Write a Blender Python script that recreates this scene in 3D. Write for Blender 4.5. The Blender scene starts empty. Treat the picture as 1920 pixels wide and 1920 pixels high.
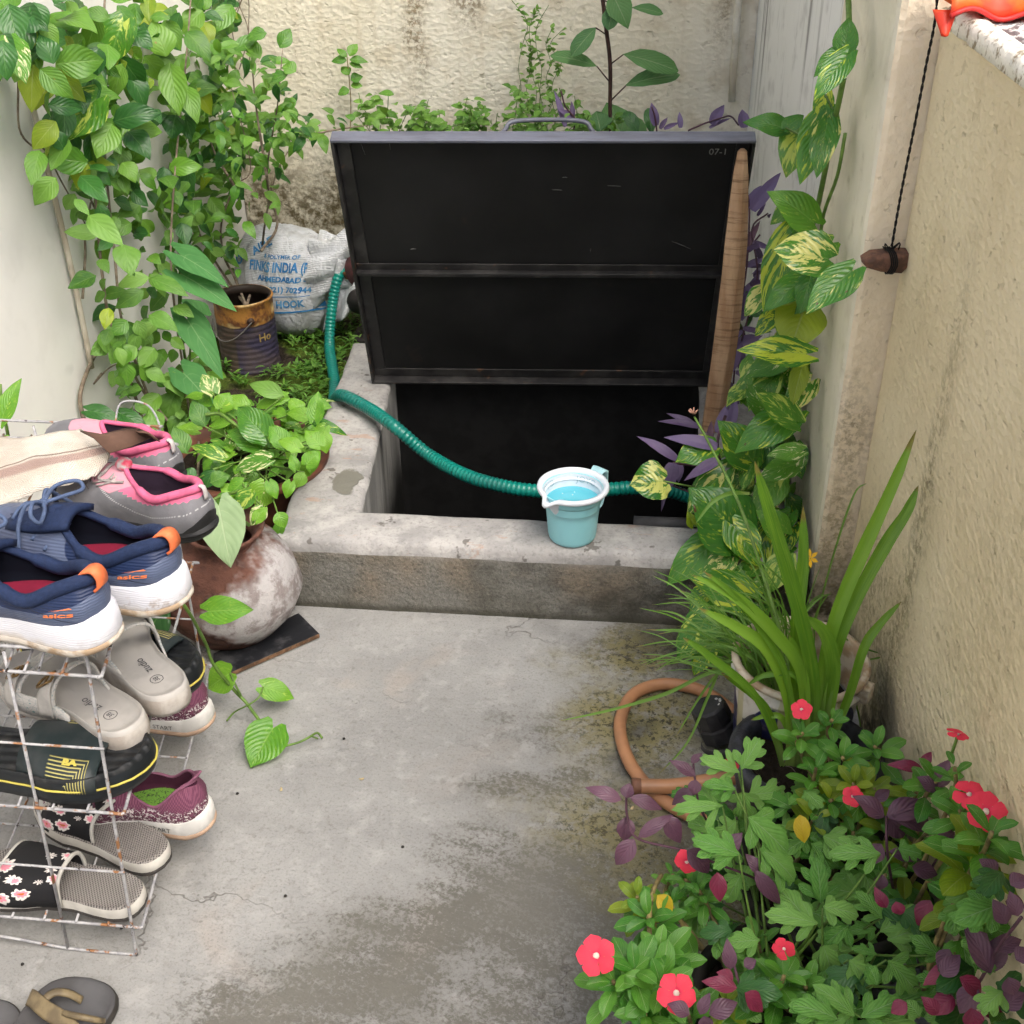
import bpy, bmesh, math, random
from mathutils import Vector, Matrix, noise
PI = math.pi
V = Vector
sc = bpy.context.scene
COL = sc.collection

# ------------------------------------------------------------------ camera
CZ = 1.37
FPX = 2200.0
TH, PS, RO = math.radians(32), math.radians(5.1), math.radians(0.7)
FW = V((-math.sin(PS)*math.cos(TH), math.cos(PS)*math.cos(TH), -math.sin(TH)))
_r = V((math.cos(PS), math.sin(PS), 0)); _u = _r.cross(FW)
RT = _r*math.cos(RO) - _u*math.sin(RO)
UP = _u*math.cos(RO) + _r*math.sin(RO)
CAM = V((0, 0, CZ))
cd = bpy.data.cameras.new("camera"); cd.sensor_width = 36; cd.lens = FPX/1920*36
cd.clip_start = 0.05; cd.clip_end = 200
co = bpy.data.objects.new("camera", cd); COL.objects.link(co)
M3 = Matrix((RT, UP, -FW)).transposed()
co.matrix_world = Matrix.Translation(CAM) @ M3.to_4x4()
sc.camera = co

# ------------------------------------------------------------------ light
SUN_EL, SUN_AZ = math.radians(56), math.radians(138)
w = bpy.data.worlds.new("World"); sc.world = w; w.use_nodes = True
nt = w.node_tree; bg = nt.nodes["Background"]
sky = nt.nodes.new("ShaderNodeTexSky"); sky.sky_type = 'NISHITA'; sky.sun_disc = False
sky.sun_elevation = SUN_EL; sky.sun_rotation = SUN_AZ; sky.air_density = 1.0; sky.dust_density = 5.0; sky.ozone_density = 1.0
nt.links.new(sky.outputs[0], bg.inputs[0]); bg.inputs[1].default_value = 0.12
sl = bpy.data.lights.new("sun", 'SUN'); sl.energy = 2.0; sl.angle = math.radians(42); sl.color = (1, 0.955, 0.89)
so = bpy.data.objects.new("sun", sl); COL.objects.link(so)
sd = V((math.sin(SUN_AZ)*math.cos(SUN_EL), math.cos(SUN_AZ)*math.cos(SUN_EL), math.sin(SUN_EL)))
so.rotation_euler = sd.to_track_quat('Z', 'Y').to_euler()
sc.view_settings.view_transform = 'Standard'; sc.view_settings.look = 'None'
sc.view_settings.gamma = 1; sc.view_settings.exposure = 0.78
cy = sc.cycles
cy.use_adaptive_sampling = True; cy.adaptive_threshold = 0.06; cy.adaptive_min_samples = 20; cy.use_denoising = True
cy.max_bounces = 5; cy.diffuse_bounces = 3; cy.glossy_bounces = 2; cy.transmission_bounces = 4; cy.transparent_max_bounces = 6
cy.caustics_reflective = False; cy.caustics_refractive = False; cy.time_limit = 1000
sc.render.resolution_x = 1024; sc.render.resolution_y = 1024

# ------------------------------------------------------------------ placing helpers
def ray(px, py):
    return FW + RT*((px-960)/FPX) + UP*((960-py)/FPX)
def PZ(px, py, z=0.0):
    d = ray(px, py); return CAM + d*((z-CZ)/d.z)
def PY(px, py, Y):
    d = ray(px, py); return CAM + d*(Y/d.y)
def PX(px, py, X):
    d = ray(px, py); return CAM + d*(X/d.x)
XL, XR, YB = -1.1, 0.452, 3.4
def room_t(px, py):
    """distance along the ray to the left wall, back wall, right wall or ground"""
    d = ray(px, py); ts = [YB/d.y]
    if d.x < 0: ts.append(XL/d.x)
    if d.x > 0:
        t = XR/d.x
        if d.y*t > 1.82: t = .39/d.x
        if d.y*t > 2.25: t = .42/d.x
        ts.append(t)
    if d.z < 0: ts.append((.02-CZ)/d.z)
    return min(ts), d
def PW(px, py, off=.1):
    t, d = room_t(px, py); return CAM + d*(t-off)
def PB(px, py, z):
    """level z, or the tan wall if that comes first"""
    d = ray(px, py); t = (z-CZ)/d.z
    if d.x > 0: t = min(t, (XR-.03)/d.x)
    return CAM + d*t
def rnd(a=0., b=1.): return random.uniform(a, b)

# ------------------------------------------------------------------ node helpers
class G:
    def __init__(s, name):
        s.m = bpy.data.materials.new(name); s.m.use_nodes = True; s.t = s.m.node_tree
        s.b = s.t.nodes["Principled BSDF"]; s.out = s.t.nodes["Material Output"]
    def n(s, ty, **k):
        o = s.t.nodes.new(ty)
        for a, v in k.items(): setattr(o, a, v)
        return o
    def put(s, sock, v):
        if isinstance(v, bpy.types.NodeSocket): s.t.links.new(v, sock)
        elif isinstance(v, (tuple, list)) and len(v) == 3 and sock.type == 'RGBA': sock.default_value = (*v, 1)
        else: sock.default_value = v
    def pos(s): return s.n("ShaderNodeNewGeometry").outputs["Position"]
    def obj(s): return s.n("ShaderNodeTexCoord").outputs["Object"]
    def uv(s): return s.n("ShaderNodeTexCoord").outputs["UV"]
    def attr(s, name='rnd'):
        o = s.n("ShaderNodeAttribute"); o.attribute_name = name; return s.sep(o.outputs["Color"])
    def sep(s, v):
        o = s.n("ShaderNodeSeparateXYZ"); s.put(o.inputs[0], v); return o.outputs
    def comb(s, x, y, z=0.):
        o = s.n("ShaderNodeCombineXYZ")
        for i, v in enumerate((x, y, z)): s.put(o.inputs[i], v)
        return o.outputs[0]
    def mp(s, v, scale=(1, 1, 1), rot=(0, 0, 0), loc=(0, 0, 0)):
        o = s.n("ShaderNodeMapping"); s.put(o.inputs[0], v); o.inputs["Scale"].default_value = scale
        o.inputs["Rotation"].default_value = rot; o.inputs["Location"].default_value = loc; return o.outputs[0]
    def noise(s, v, scale=5, det=4, rough=.55, dist=0., col=False):
        o = s.n("ShaderNodeTexNoise"); s.put(o.inputs["Vector"], v); s.put(o.inputs["Scale"], scale)
        s.put(o.inputs["Detail"], det); s.put(o.inputs["Roughness"], rough); s.put(o.inputs["Distortion"], dist)
        return o.outputs[1 if col else 0]
    def voro(s, v, scale=5, feat='F1', out=0):
        o = s.n("ShaderNodeTexVoronoi", feature=feat); s.put(o.inputs["Vector"], v); s.put(o.inputs["Scale"], scale); return o.outputs[out]
    def m_(s, op, a, b=0., c=0., clamp=False):
        o = s.n("ShaderNodeMath", operation=op, use_clamp=clamp)
        s.put(o.inputs[0], a); s.put(o.inputs[1], b); s.put(o.inputs[2], c); return o.outputs[0]
    def vm(s, op, a, b=(0, 0, 0)):
        o = s.n("ShaderNodeVectorMath", operation=op); s.put(o.inputs[0], a); s.put(o.inputs[1], b)
        return o.outputs["Value" if op in ('LENGTH', 'DISTANCE', 'DOT_PRODUCT') else "Vector"]
    def r(s, v, a, b, c=0., d=1.):
        o = s.n("ShaderNodeMapRange", interpolation_type='SMOOTHSTEP'); s.put(o.inputs[0], v)
        for i, x in enumerate((a, b, c, d)): s.put(o.inputs[i+1], x)
        return o.outputs[0]
    def mix(s, f, a, b, mode='MIX'):
        o = s.n("ShaderNodeMix", data_type='RGBA', blend_type=mode)
        s.put(o.inputs[0], f); s.put(o.inputs[6], a); s.put(o.inputs[7], b); return o.outputs[2]
    def hsv(s, c, h=.5, sa=1., v=1.):
        o = s.n("ShaderNodeHueSaturation"); s.put(o.inputs["Hue"], h); s.put(o.inputs["Saturation"], sa)
        s.put(o.inputs["Value"], v); s.put(o.inputs["Color"], c); return o.outputs[0]
    def bump(s, h, st=.3, dist=.01, nrm=None):
        o = s.n("ShaderNodeBump"); s.put(o.inputs["Height"], h); o.inputs["Strength"].default_value = st
        o.inputs["Distance"].default_value = dist
        if nrm: s.put(o.inputs["Normal"], nrm)
        return o.outputs[0]
    def fin(s, col, rough=.6, bump=None, spec=.4, metal=0., coat=0., trans=0.):
        s.put(s.b.inputs["Base Color"], col); s.put(s.b.inputs["Roughness"], rough)
        s.b.inputs["Specular IOR Level"].default_value = spec; s.put(s.b.inputs["Metallic"], metal)
        s.b.inputs["Coat Weight"].default_value = coat
        if bump: s.put(s.b.inputs["Normal"], bump)
        if trans:
            tr = s.n("ShaderNodeBsdfTranslucent"); s.put(tr.inputs[0], s.hsv(col, .49, 1.1, 1.5))
            mx = s.n("ShaderNodeMixShader"); mx.inputs[0].default_value = trans
            s.t.links.new(s.b.outputs[0], mx.inputs[1]); s.t.links.new(tr.outputs[0], mx.inputs[2])
            s.t.links.new(mx.outputs[0], s.out.inputs[0])
        return s.m

def simple(name, col, rough=.6, var=.15, scale=20, bs=.15, spec=.4, metal=0., coat=0., col2=None, thr=(.4, .6), bscale=None, bdist=.002):
    """a plain procedural material: colour broken up by noise, with a fine bump"""
    g = G(name); o = g.obj()
    n1 = g.noise(o, scale, 5)
    c2 = col2 if col2 else tuple(max(0, c*(1-var*2)) for c in col)
    c = g.mix(g.r(n1, thr[0], thr[1]), col, c2)
    c = g.mix(g.m_('MULTIPLY', g.noise(o, scale*6, 3), .25), c, tuple(x*.6 for x in col))
    b = g.bump(g.noise(o, bscale or scale*8, 4), bs, bdist)
    ro = g.m_('ADD', g.m_('MULTIPLY', n1, .2), rough-.1)
    return g.fin(c, ro, b, spec, metal, coat)

# ------------------------------------------------------------------ object helpers
def tag(o, label=None, cat=None, group=None, kind=None):
    if label: o['label'] = label
    if cat: o['category'] = cat
    if group: o['group'] = group
    if kind: o['kind'] = kind
    return o
def thing(name, label, cat, loc=(0, 0, 0), group=None, mat=None):
    o = bpy.data.objects.new(name, None); COL.objects.link(o); o.empty_display_size = .02
    if mat is not None: o.matrix_basis = mat
    else: o.location = loc
    return tag(o, label, cat, group)

class MB:
    def __init__(s): s.v = []; s.f = []; s.fm = []; s.uv = {}; s.rn = {}; s.cur = (0., 0., 0.)
    def add(s, verts, faces, mi=0, uvs=None):
        b = len(s.v); s.v += [V(p) for p in verts]
        for f in faces: s.f.append(tuple(b+i for i in f)); s.fm.append(mi)
        for i in range(len(verts)): s.rn[b+i] = s.cur
        if uvs:
            for i, u in enumerate(uvs): s.uv[b+i] = u
        return b
    def rings(s, rs, closed=True, caps=(False, False), mi=0, uvs=None):
        n = len(rs[0]); vs = [p for r in rs for p in r]; fs = []
        for k in range(len(rs)-1):
            for i in range(n if closed else n-1):
                j = (i+1) % n
                fs.append((k*n+i, k*n+j, (k+1)*n+j, (k+1)*n+i))
        if caps[0]: fs.append(tuple(reversed(range(n))))
        if caps[1]: fs.append(tuple(range((len(rs)-1)*n, len(rs)*n)))
        return s.add(vs, fs, mi, uvs)
    def box(s, a, b, mi=0, M=None):
        x0, y0, z0 = a; x1, y1, z1 = b
        p = [V(q) for q in ((x0, y0, z0), (x1, y0, z0), (x1, y1, z0), (x0, y1, z0), (x0, y0, z1), (x1, y0, z1), (x1, y1, z1), (x0, y1, z1))]
        if M is not None: p = [M @ q for q in p]
        s.add(p, [(0, 3, 2, 1), (4, 5, 6, 7), (0, 1, 5, 4), (1, 2, 6, 5), (2, 3, 7, 6), (3, 0, 4, 7)], mi)
    def tube(s, pts, r, n=8, mi=0, caps=True, flat=1.):
        pts = [V(p) for p in pts]; k = len(pts)
        if not isinstance(r, (list, tuple)): r = [r]*k
        rs = []; nr = None; L = 0.; us = []
        for i, p in enumerate(pts):
            d = (pts[min(i+1, k-1)] - pts[max(i-1, 0)])
            if d.length < 1e-9: d = V((0, 0, 1))
            d.normalize()
            if nr is None:
                nr = d.cross(V((0, 0, 1)) if abs(d.z) < .9 else V((1, 0, 0))).normalized()
            nr = (nr - d*nr.dot(d))
            nr = nr.normalized() if nr.length > 1e-6 else d.orthogonal().normalized()
            bn = d.cross(nr)
            if i: L += (pts[i]-pts[i-1]).length
            rs.append([p + (nr*math.cos(2*PI*j/n) + bn*math.sin(2*PI*j/n)*flat)*r[i] for j in range(n)])
            us += [(j/n, L*20) for j in range(n)]
        s.rings(rs, True, (caps, caps), mi, us)
    def lathe(s, prof, n=32, c=(0, 0, 0), mi=0, M=None, caps=(False, False), rf=None):
        rs = []
        for (r, z) in prof:
            ring = []
            for j in range(n):
                a = 2*PI*j/n; rr = r*(rf(a, z) if rf else 1.)
                q = V((rr*math.cos(a), rr*math.sin(a), z))
                ring.append(M @ q if M is not None else q + V(c))
            rs.append(ring)
        s.rings(rs, True, caps, mi)
    def build(s, name, mats, parent=None, smooth=True, bevel=0., sub=0, solid=0., flat=None):
        me = bpy.data.meshes.new(name); me.from_pydata([tuple(p) for p in s.v], [], s.f)
        if not isinstance(mats, (list, tuple)): mats = [mats]
        for m in mats: me.materials.append(m)
        me.polygons.foreach_set('material_index', s.fm)
        me.polygons.foreach_set('use_smooth', [smooth]*len(s.f))
        if s.uv:
            ul = me.uv_layers.new(name='uv')
            for l in me.loops: ul.data[l.index].uv = s.uv.get(l.vertex_index, (0, 0))
        ca = me.color_attributes.new('rnd', 'FLOAT_COLOR', 'POINT')
        for i in range(len(s.v)): ca.data[i].color = (*s.rn[i], 1)
        me.update(); o = bpy.data.objects.new(name, me); COL.objects.link(o)
        if parent is not None: o.parent = parent
        if bevel:
            m = o.modifiers.new('bevel', 'BEVEL'); m.width = bevel; m.segments = 2; m.limit_method = 'ANGLE'; m.angle_limit = math.radians(40)
        if solid:
            m = o.modifiers.new('solid', 'SOLIDIFY'); m.thickness = solid; m.offset = 0
        if sub:
            m = o.modifiers.new('sub', 'SUBSURF'); m.levels = sub; m.render_levels = sub
        return o

def world_child(o, parent):
    """parent o (built in world space) keeping its place"""
    o.parent = parent; o.matrix_parent_inverse = parent.matrix_basis.inverted()
    return o
def spline(pts, n=6):
    pts = [V(p) for p in pts]; out = []
    P = [pts[0]*2-pts[1]] + pts + [pts[-1]*2-pts[-2]]
    for i in range(1, len(P)-2):
        for k in range(n):
            t = k/n; a, b, c, d = P[i-1], P[i], P[i+1], P[i+2]
            out.append(.5*((2*b)+(c-a)*t+(2*a-5*b+4*c-d)*t*t+(3*b-a-3*c+d)*t**3))
    out.append(pts[-1]); return out
def lerp(a, b, t): return a+(b-a)*t
def tab(t, T):
    for (a, x), (b, y) in zip(T, T[1:]):
        if t <= b:
            k = (t-a)/(b-a) if b > a else 0; k = k*k*(3-2*k)*.5+k*.5
            return x+(y-x)*k
    return T[-1][1]
def text_mesh(txt, size, name, mat, fn, parent=None, ext=0.0, bold=0.0, world=False):
    cu = bpy.data.curves.new(name, 'FONT'); cu.body = txt; cu.size = size; cu.offset = bold; cu.extrude = ext
    cu.align_x = 'CENTER'; cu.align_y = 'CENTER'; cu.resolution_u = 3
    o = bpy.data.objects.new(name, cu); COL.objects.link(o)
    dg = bpy.context.evaluated_depsgraph_get(); me = bpy.data.meshes.new_from_object(o.evaluated_get(dg))
    bpy.data.objects.remove(o); bpy.data.curves.remove(cu)
    bm = bmesh.new(); bm.from_mesh(me)
    bmesh.ops.subdivide_edges(bm, edges=[e for e in bm.edges if e.calc_length() > size*.25], cuts=2)
    bmesh.ops.triangulate(bm, faces=bm.faces)
    for v in bm.verts: v.co = fn(v.co.x, v.co.y, v.co.z)
    bm.to_mesh(me); bm.free(); me.materials.clear(); me.materials.append(mat); me.name = name
    o = bpy.data.objects.new(name, me); COL.objects.link(o)
    if parent is not None:
        if world: world_child(o, parent)
        else: o.parent = parent
    return o
# ================================================================== materials of the setting
def blob_mask(g, p, blobs, soft=.6):
    """irregular patches of growth at real places on the slab"""
    xy = g.sep(p); flat = g.comb(xy[0], xy[1], 0.)
    wn = g.n("ShaderNodeVectorMath", operation='SCALE'); g.put(wn.inputs[0], g.vm('SUBTRACT', g.noise(flat, 4, 4, col=True), (.5, .5, .5))); wn.inputs[3].default_value = .35
    warp = g.vm('ADD', flat, wn.outputs[0]); tot = None
    for (x, y, rx, ry, ang, s) in blobs:
        q = g.mp(g.vm('SUBTRACT', warp, (x, y, 0)), rot=(0, 0, -ang)); q = g.vm('MULTIPLY', q, (1/rx, 1/ry, 0))
        v = g.r(g.vm('LENGTH', q), 1.15, .15, 0, s)
        tot = v if tot is None else g.m_('MAXIMUM', tot, v)
    return tot

def mat_floor():
    g = G('worn_concrete'); p = g.pos()
    c = g.mix(g.r(g.noise(p, 2.2, 5), .35, .65), (.245, .245, .238), (.325, .325, .315))
    c = g.mix(g.r(g.noise(p, 9, 3, .65), .45, .7, 0, .5), c, (.235, .235, .23))
    c = g.mix(g.r(g.noise(p, 3.7, 4, .5, 1.), .57, .72, 0, .35), c, (.38, .32, .27))
    c = g.mix(g.r(g.noise(p, 60, 3, .7), .54, .68, 0, .45), c, (.20, .195, .18))
    c = g.mix(g.r(g.noise(p, 230, 3, .8), .50, .70, 0, .5), c, (.13, .125, .115)); c = g.mix(g.r(g.noise(p, 21, 4, .7), .52, .66, 0, .4), c, (.40, .395, .385))
    # grime caught in trowel marks
    b1 = blob_mask(g, p, [(-.28, 1.02, .42, .16, .75, 1), (-.02, 1.12, .30, .2, .3, 1), (.1, 1.28, .17, .2, 0, 1), (-.38, .93, .22, .12, .3, .9),
                          (.2, 1.05, .25, .3, 0, 1), (.0, .9, .3, .2, 0, .9), (-.1, 1.38, .16, .07, .5, .7), (-.05, 1.52, .2, .1, .2, .45), (.12, 1.72, .18, .12, 0, .9)])
    st = g.mp(p, (1, 1, 1), (0, 0, .45)); st = g.vm('MULTIPLY', st, (60, 190, 30))
    gr = g.m_('ADD', g.m_('MULTIPLY', g.noise(st, 1, 3, .75), .3), g.m_('MULTIPLY', g.noise(p, 120, 4, .8, .3), .7))
    rr = g.vm('LENGTH', g.vm('MULTIPLY', g.vm('SUBTRACT', g.vm('ADD', p, g.vm('MULTIPLY', g.noise(p, 4, 2, col=True), (.06, .06, 0))), (-.35, .62, 0)), (1, 1, 0)))
    arc = g.m_('SINE', g.m_('ADD', g.m_('MULTIPLY', rr, 150), g.m_('MULTIPLY', g.noise(p, 12, 2), 5)))
    gr = g.m_('ADD', gr, g.m_('ADD', g.m_('MULTIPLY', arc, .028), g.m_('MULTIPLY', g.m_('SUBTRACT', g.noise(p, 9, 3, .6), .5), .30)))
    f = g.r(g.m_('ADD', gr, g.m_('MULTIPLY', b1, .18)), .54, .70, 0, .85)
    c = g.mix(g.m_('MULTIPLY', g.m_('MULTIPLY', f, g.r(b1, 0, .5)), .95), c, (.095, .088, .07))
    c = g.mix(g.m_('MULTIPLY', b1, g.r(g.noise(p, 6, 3), .4, .65, .25, .75)), c, (.165, .16, .14))
    b2 = blob_mask(g, p, [(.10, 1.49, .22, .17, 0, 1), (.10, 1.68, .16, .10, 0, 1), (.03, 1.28, .20, .13, -.4, .8), (.18, 1.15, .2, .2, 0, .7), (.22, 1.7, .16, .14, 0, 1)])
    c = g.mix(g.m_('MULTIPLY', b2, g.r(g.noise(p, 30, 3, .7), .34, .55, .25, .95)), c, (.21, .185, .075))
    c = g.mix(g.m_('MULTIPLY', b2, g.r(g.noise(p, 75, 4, .8), .50, .60)), c, (.05, .046, .026))
    b3 = blob_mask(g, p, [(.02, 1.40, .05, .05, 0, 1), (.08, 1.47, .05, .04, 0, .9), (.16, 1.72, .12, .1, 0, 1)])
    c = g.mix(g.m_('MULTIPLY', b3, .7), c, (.05, .05, .042))
    # hairline cracks
    wp = g.vm('ADD', p, g.vm('MULTIPLY', g.vm('SUBTRACT', g.noise(p, 7, 4, .7, col=True), (.5, .5, .5)), (.22, .22, 0)))
    cr = g.voro(g.vm('MULTIPLY', wp, (1, 1, 0)), 2.3, 'DISTANCE_TO_EDGE')
    ck = g.m_('MULTIPLY', g.r(cr, .0050, .0016), g.r(g.noise(p, 1.9, 2), .46, .56))
    c = g.mix(g.m_('MULTIPLY', ck, .6), c, (.12, .11, .10))
    h = g.m_('ADD', g.m_('MULTIPLY', g.noise(p, 40, 3, .7), .6), g.m_('MULTIPLY', g.noise(st, 1, 3, .7), .35))
    h = g.m_('ADD', h, g.m_('MULTIPLY', arc, .05)); h = g.m_('SUBTRACT', g.m_('SUBTRACT', h, g.m_('MULTIPLY', f, .3)), ck)
    h = g.m_('ADD', h, g.m_('MULTIPLY', g.noise(p, 3, 3), 1.2))
    return g.fin(c, g.r(g.noise(p, 6, 4), .3, .7, .62, .88), g.bump(h, .55, .006), .3)

def mat_plaster(name, c0, c1, dirt, stroke=(1, 1, 1), amt=.5, bs=.5, zd=None, streak=0., ang=0., fine=90, dark=(.09, .075, .045), blobs=None):
    """rough roller plaster; grime grows from the ground up to height zd"""
    g = G(name); p = g.pos(); z = g.sep(p)[2]
    c = g.mix(g.r(g.noise(p, 2.5, 5), .35, .65), c0, c1)
    c = g.mix(g.r(g.noise(p, 12, 3, .65), .5, .72, 0, amt), c, dirt)
    if streak:
        sv = g.vm('MULTIPLY', p, (22, 22, 1.3)); c = g.mix(g.r(g.noise(sv, 1, 3, .6), .52, .7, 0, streak), c, dirt)
    if zd:
        zz = g.m_('ADD', z, g.m_('MULTIPLY', g.m_('SUBTRACT', g.noise(p, 4, 3, .6), .5), zd*.9))
        k = g.r(zz, zd, zd*.25)
        c = g.mix(g.m_('MULTIPLY', k, g.r(g.noise(p, 30, 3, .75), .35, .62, .25, 1)), c, dark)
    if blobs:
        for (bx, by, bz, rx, ry, rz, s, cc) in blobs:
            q = g.vm('ADD', p, g.vm('MULTIPLY', g.vm('SUBTRACT', g.noise(p, 9, 4, .7, col=True), (.5, .5, .5)), (.12, .12, .2)))
            q = g.vm('MULTIPLY', g.vm('SUBTRACT', q, (bx, by, bz)), (1/rx, 1/ry, 1/rz))
            k = g.r(g.vm('LENGTH', q), 1.2, .1, 0, s)
            c = g.mix(g.m_('MULTIPLY', k, g.r(g.noise(p, 70, 3, .75), .42, .6, .15, 1)), c, cc)
    sv = g.vm('MULTIPLY', g.mp(p, rot=(ang, 0, 0)), stroke)
    vor = g.voro(sv, fine, 'F1')
    h = g.m_('ADD', g.m_('MULTIPLY', g.noise(sv, fine, 5, .6), .8), g.m_('MULTIPLY', vor, .5))
    pit = g.r(g.noise(sv, fine*.6, 3, .6), .62, .70)
    c = g.mix(g.m_('MULTIPLY', pit, .16), c, tuple(x*.45 for x in dirt))
    h = g.m_('SUBTRACT', h, g.m_('MULTIPLY', pit, .5))
    return g.fin(c, .85, g.bump(h, bs, .006), .25)

M_FLOOR = mat_floor()
M_LWALL = mat_plaster('white_limewash', (.88, .865, .83), (.83, .815, .78), (.70, .68, .64), amt=.2, bs=.15, fine=9, zd=.05)
M_BWALL = mat_plaster('stained_cream_plaster', (.76, .71, .57), (.82, .78, .66), (.44, .34, .20), (1, 1, 1.3), .35, .6, zd=.62, streak=.22, fine=60, dark=(.115, .09, .045),
                      blobs=[(-.55, 3.4, .84, .05, .3, .26, .8, (.18, .12, .05)), (-.4, 3.4, .88, .08, .3, .12, .8, (.16, .10, .04)), (.28, 3.4, .95, .04, .3, .3, .6, (.2, .15, .08)), (-.72, 3.4, .34, .2, .3, .22, 1, (.07, .055, .02))])
M_STRIP = mat_plaster('streaked_grey_whitewash', (.76, .77, .76), (.80, .81, .80), (.235, .235, .23), (1, 1, .3), .3, .35, streak=.8, fine=30)
M_RWALL = mat_plaster('tan_roller_plaster', (.68, .58, .38), (.74, .65, .45), (.52, .43, .26), (1, .55, .9), .22, .85, zd=.16, ang=.0, fine=105, streak=.12,
                      blobs=[(.45, 1.45, .45, .3, .05, .5, .75, (.25, .21, .12)), (.45, 1.1, .5, .3, .16, .4, .35, (.36, .30, .17)), (.45, 1.6, .2, .3, .2, .25, .6, (.22, .18, .09))])
M_PILLAR = mat_plaster('pinkish_cream_plaster', (.80, .68, .50), (.85, .75, .58), (.60, .48, .31), (1, 1, .9), .2, .6, zd=.22, fine=80, streak=.12,
                       blobs=[(.42, 1.8, .42, .045, .1, .15, .6, (.24, .19, .11)), (.42, 1.8, .2, .06, .1, .2, .7, (.3, .24, .12))])
M_PSIDE = mat_plaster('smooth_grey_cream_plaster', (.70, .66, .52), (.76, .72, .60), (.48, .43, .30), amt=.3, bs=.45, fine=40, streak=.25, zd=.3)

def mat_curb_top():
    g = G('flaking_limewashed_cement'); p = g.pos()
    c = g.mix(g.r(g.noise(p, 6, 3), .4, .62), (.37, .36, .35), (.27, .265, .26))
    c = g.mix(g.r(g.noise(p, 14, 4, .7), .44, .64, 0, .6), c, (.50, .485, .465))
    c = g.mix(g.r(g.noise(p, 120, 4, .8), .48, .68, 0, .45), c, (.17, .165, .155))
    c = g.mix(g.r(g.noise(g.vm('MULTIPLY', p, (6, 22, 6)), 1.4, 5, .7), .60, .66, 0, .6), c, (.40, .26, .19))
    c = g.mix(g.r(g.noise(p, 23, 3, .6), .64, .68, 0, .75), c, (.10, .09, .08))
    q = g.vm('ADD', p, g.vm('MULTIPLY', g.vm('SUBTRACT', g.noise(p, 30, 3, col=True), (.5, .5, .5)), (.04, .04, 0)))
    k = g.r(g.vm('LENGTH', g.vm('MULTIPLY', g.vm('SUBTRACT', q, (-.520, 2.03, .155)), (1/.028, 1/.05, 1))), 1.05, .9)
    c = g.mix(k, c, (.17, .165, .14))
    h = g.m_('SUBTRACT', g.noise(p, 25, 3, .7), g.m_('MULTIPLY', k, .5))
    return g.fin(c, .85, g.bump(h, .6, .008), .25)
def mat_curb_side():
    g = G('grimy_cement_render'); p = g.pos(); z = g.sep(p)[2]; x = g.sep(p)[0]
    c = g.mix(g.r(g.noise(p, 5, 3), .4, .62), (.20, .195, .175), (.125, .12, .10))
    c = g.mix(g.r(g.noise(p, 3.3, 4), .5, .66, 0, .75), c, (.235, .19, .14))
    c = g.mix(g.r(g.noise(p, 170, 4, .8), .42, .68, 0, .6), c, (.06, .057, .046))
    c = g.mix(g.r(g.m_('ADD', g.m_('MULTIPLY', x, .5), g.noise(p, 7, 4, .6)), .42, .66, 0, .75), c, (.045, .043, .034))
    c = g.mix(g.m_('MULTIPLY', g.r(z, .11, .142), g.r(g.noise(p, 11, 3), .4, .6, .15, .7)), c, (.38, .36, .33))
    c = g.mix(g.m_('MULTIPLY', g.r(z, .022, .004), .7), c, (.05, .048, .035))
    h = g.noise(p, 70, 3, .75)
    return g.fin(c, .9, g.bump(h, .8, .006), .2)
M_CTOP = mat_curb_top(); M_CSIDE = mat_curb_side()
def mat_pit():
    g = G('tank_render_painted_shade'); p = g.pos(); z = g.sep(p)[2]
    c = g.mix(g.r(g.noise(g.vm('MULTIPLY', p, (14, 14, 2)), 1.5, 5), .4, .65), (.23, .23, .225), (.36, .36, .35))
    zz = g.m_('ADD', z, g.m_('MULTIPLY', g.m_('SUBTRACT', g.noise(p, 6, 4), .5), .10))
    c = g.mix(g.r(zz, .04, -.16), c, (.012, .012, .011))  # painted shade: the wall colour fades to near black going down
    return g.fin(c, .6, g.bump(g.noise(p, 40, 3), .5, .006), .3)
M_PIT = mat_pit()
M_PITDARK = simple('pit_shade_black', (.012, .012, .012), .75, spec=.12)  # near-black colour stands in for the darkness of the unlit pit
def mat_soil():
    g = G('damp_mossy_soil'); p = g.pos()
    c = g.mix(g.r(g.noise(p, 30, 3, .7), .4, .6), (.05, .038, .026), (.022, .016, .011))
    c = g.mix(g.r(g.noise(p, 5, 3, .6), .40, .5), c, g.mix(g.noise(p, 70, 3), (.05, .085, .010), (.11, .16, .022)))
    return g.fin(c, .95, g.bump(g.noise(p, 60, 3, .75), 1, .02), .2)
M_SOIL = mat_soil()
M_POTSOIL = simple('potting_soil', (.03, .022, .016), .95, scale=60, bs=1, bdist=.01, bscale=120, spec=.15)

# ================================================================== the setting
def sheet(name, xs, ys, zf, mat, hole=None, kind='structure'):
    m = MB()
    nx, ny = len(xs), len(ys)
    vs = [(x, y, zf(x, y)) for y in ys for x in xs]; fs = []
    for j in range(ny-1):
        for i in range(nx-1):
            cx, cy = (xs[i]+xs[i+1])/2, (ys[j]+ys[j+1])/2
            if hole and hole(cx, cy): continue
            fs.append((j*nx+i, j*nx+i+1, (j+1)*nx+i+1, (j+1)*nx+i))
    m.add(vs, fs); o = m.build(name, mat); o['kind'] = kind; return o
def zfloor(x, y):
    if x < -2 or x > 2 or y < 0 or y > 2: return 0
    return .0015*noise.noise(V((x*5, y*5, 0)))
fx = [-60, -8, -2] + [i*.05 for i in range(-24, 12)] + [.65, 1.5, 8, 60]
fy = [-60, -8, -1, 0, .4] + [.6+i*.05 for i in range(25)] + [1.9, 2.8, 3.4, 8, 60]
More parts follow.
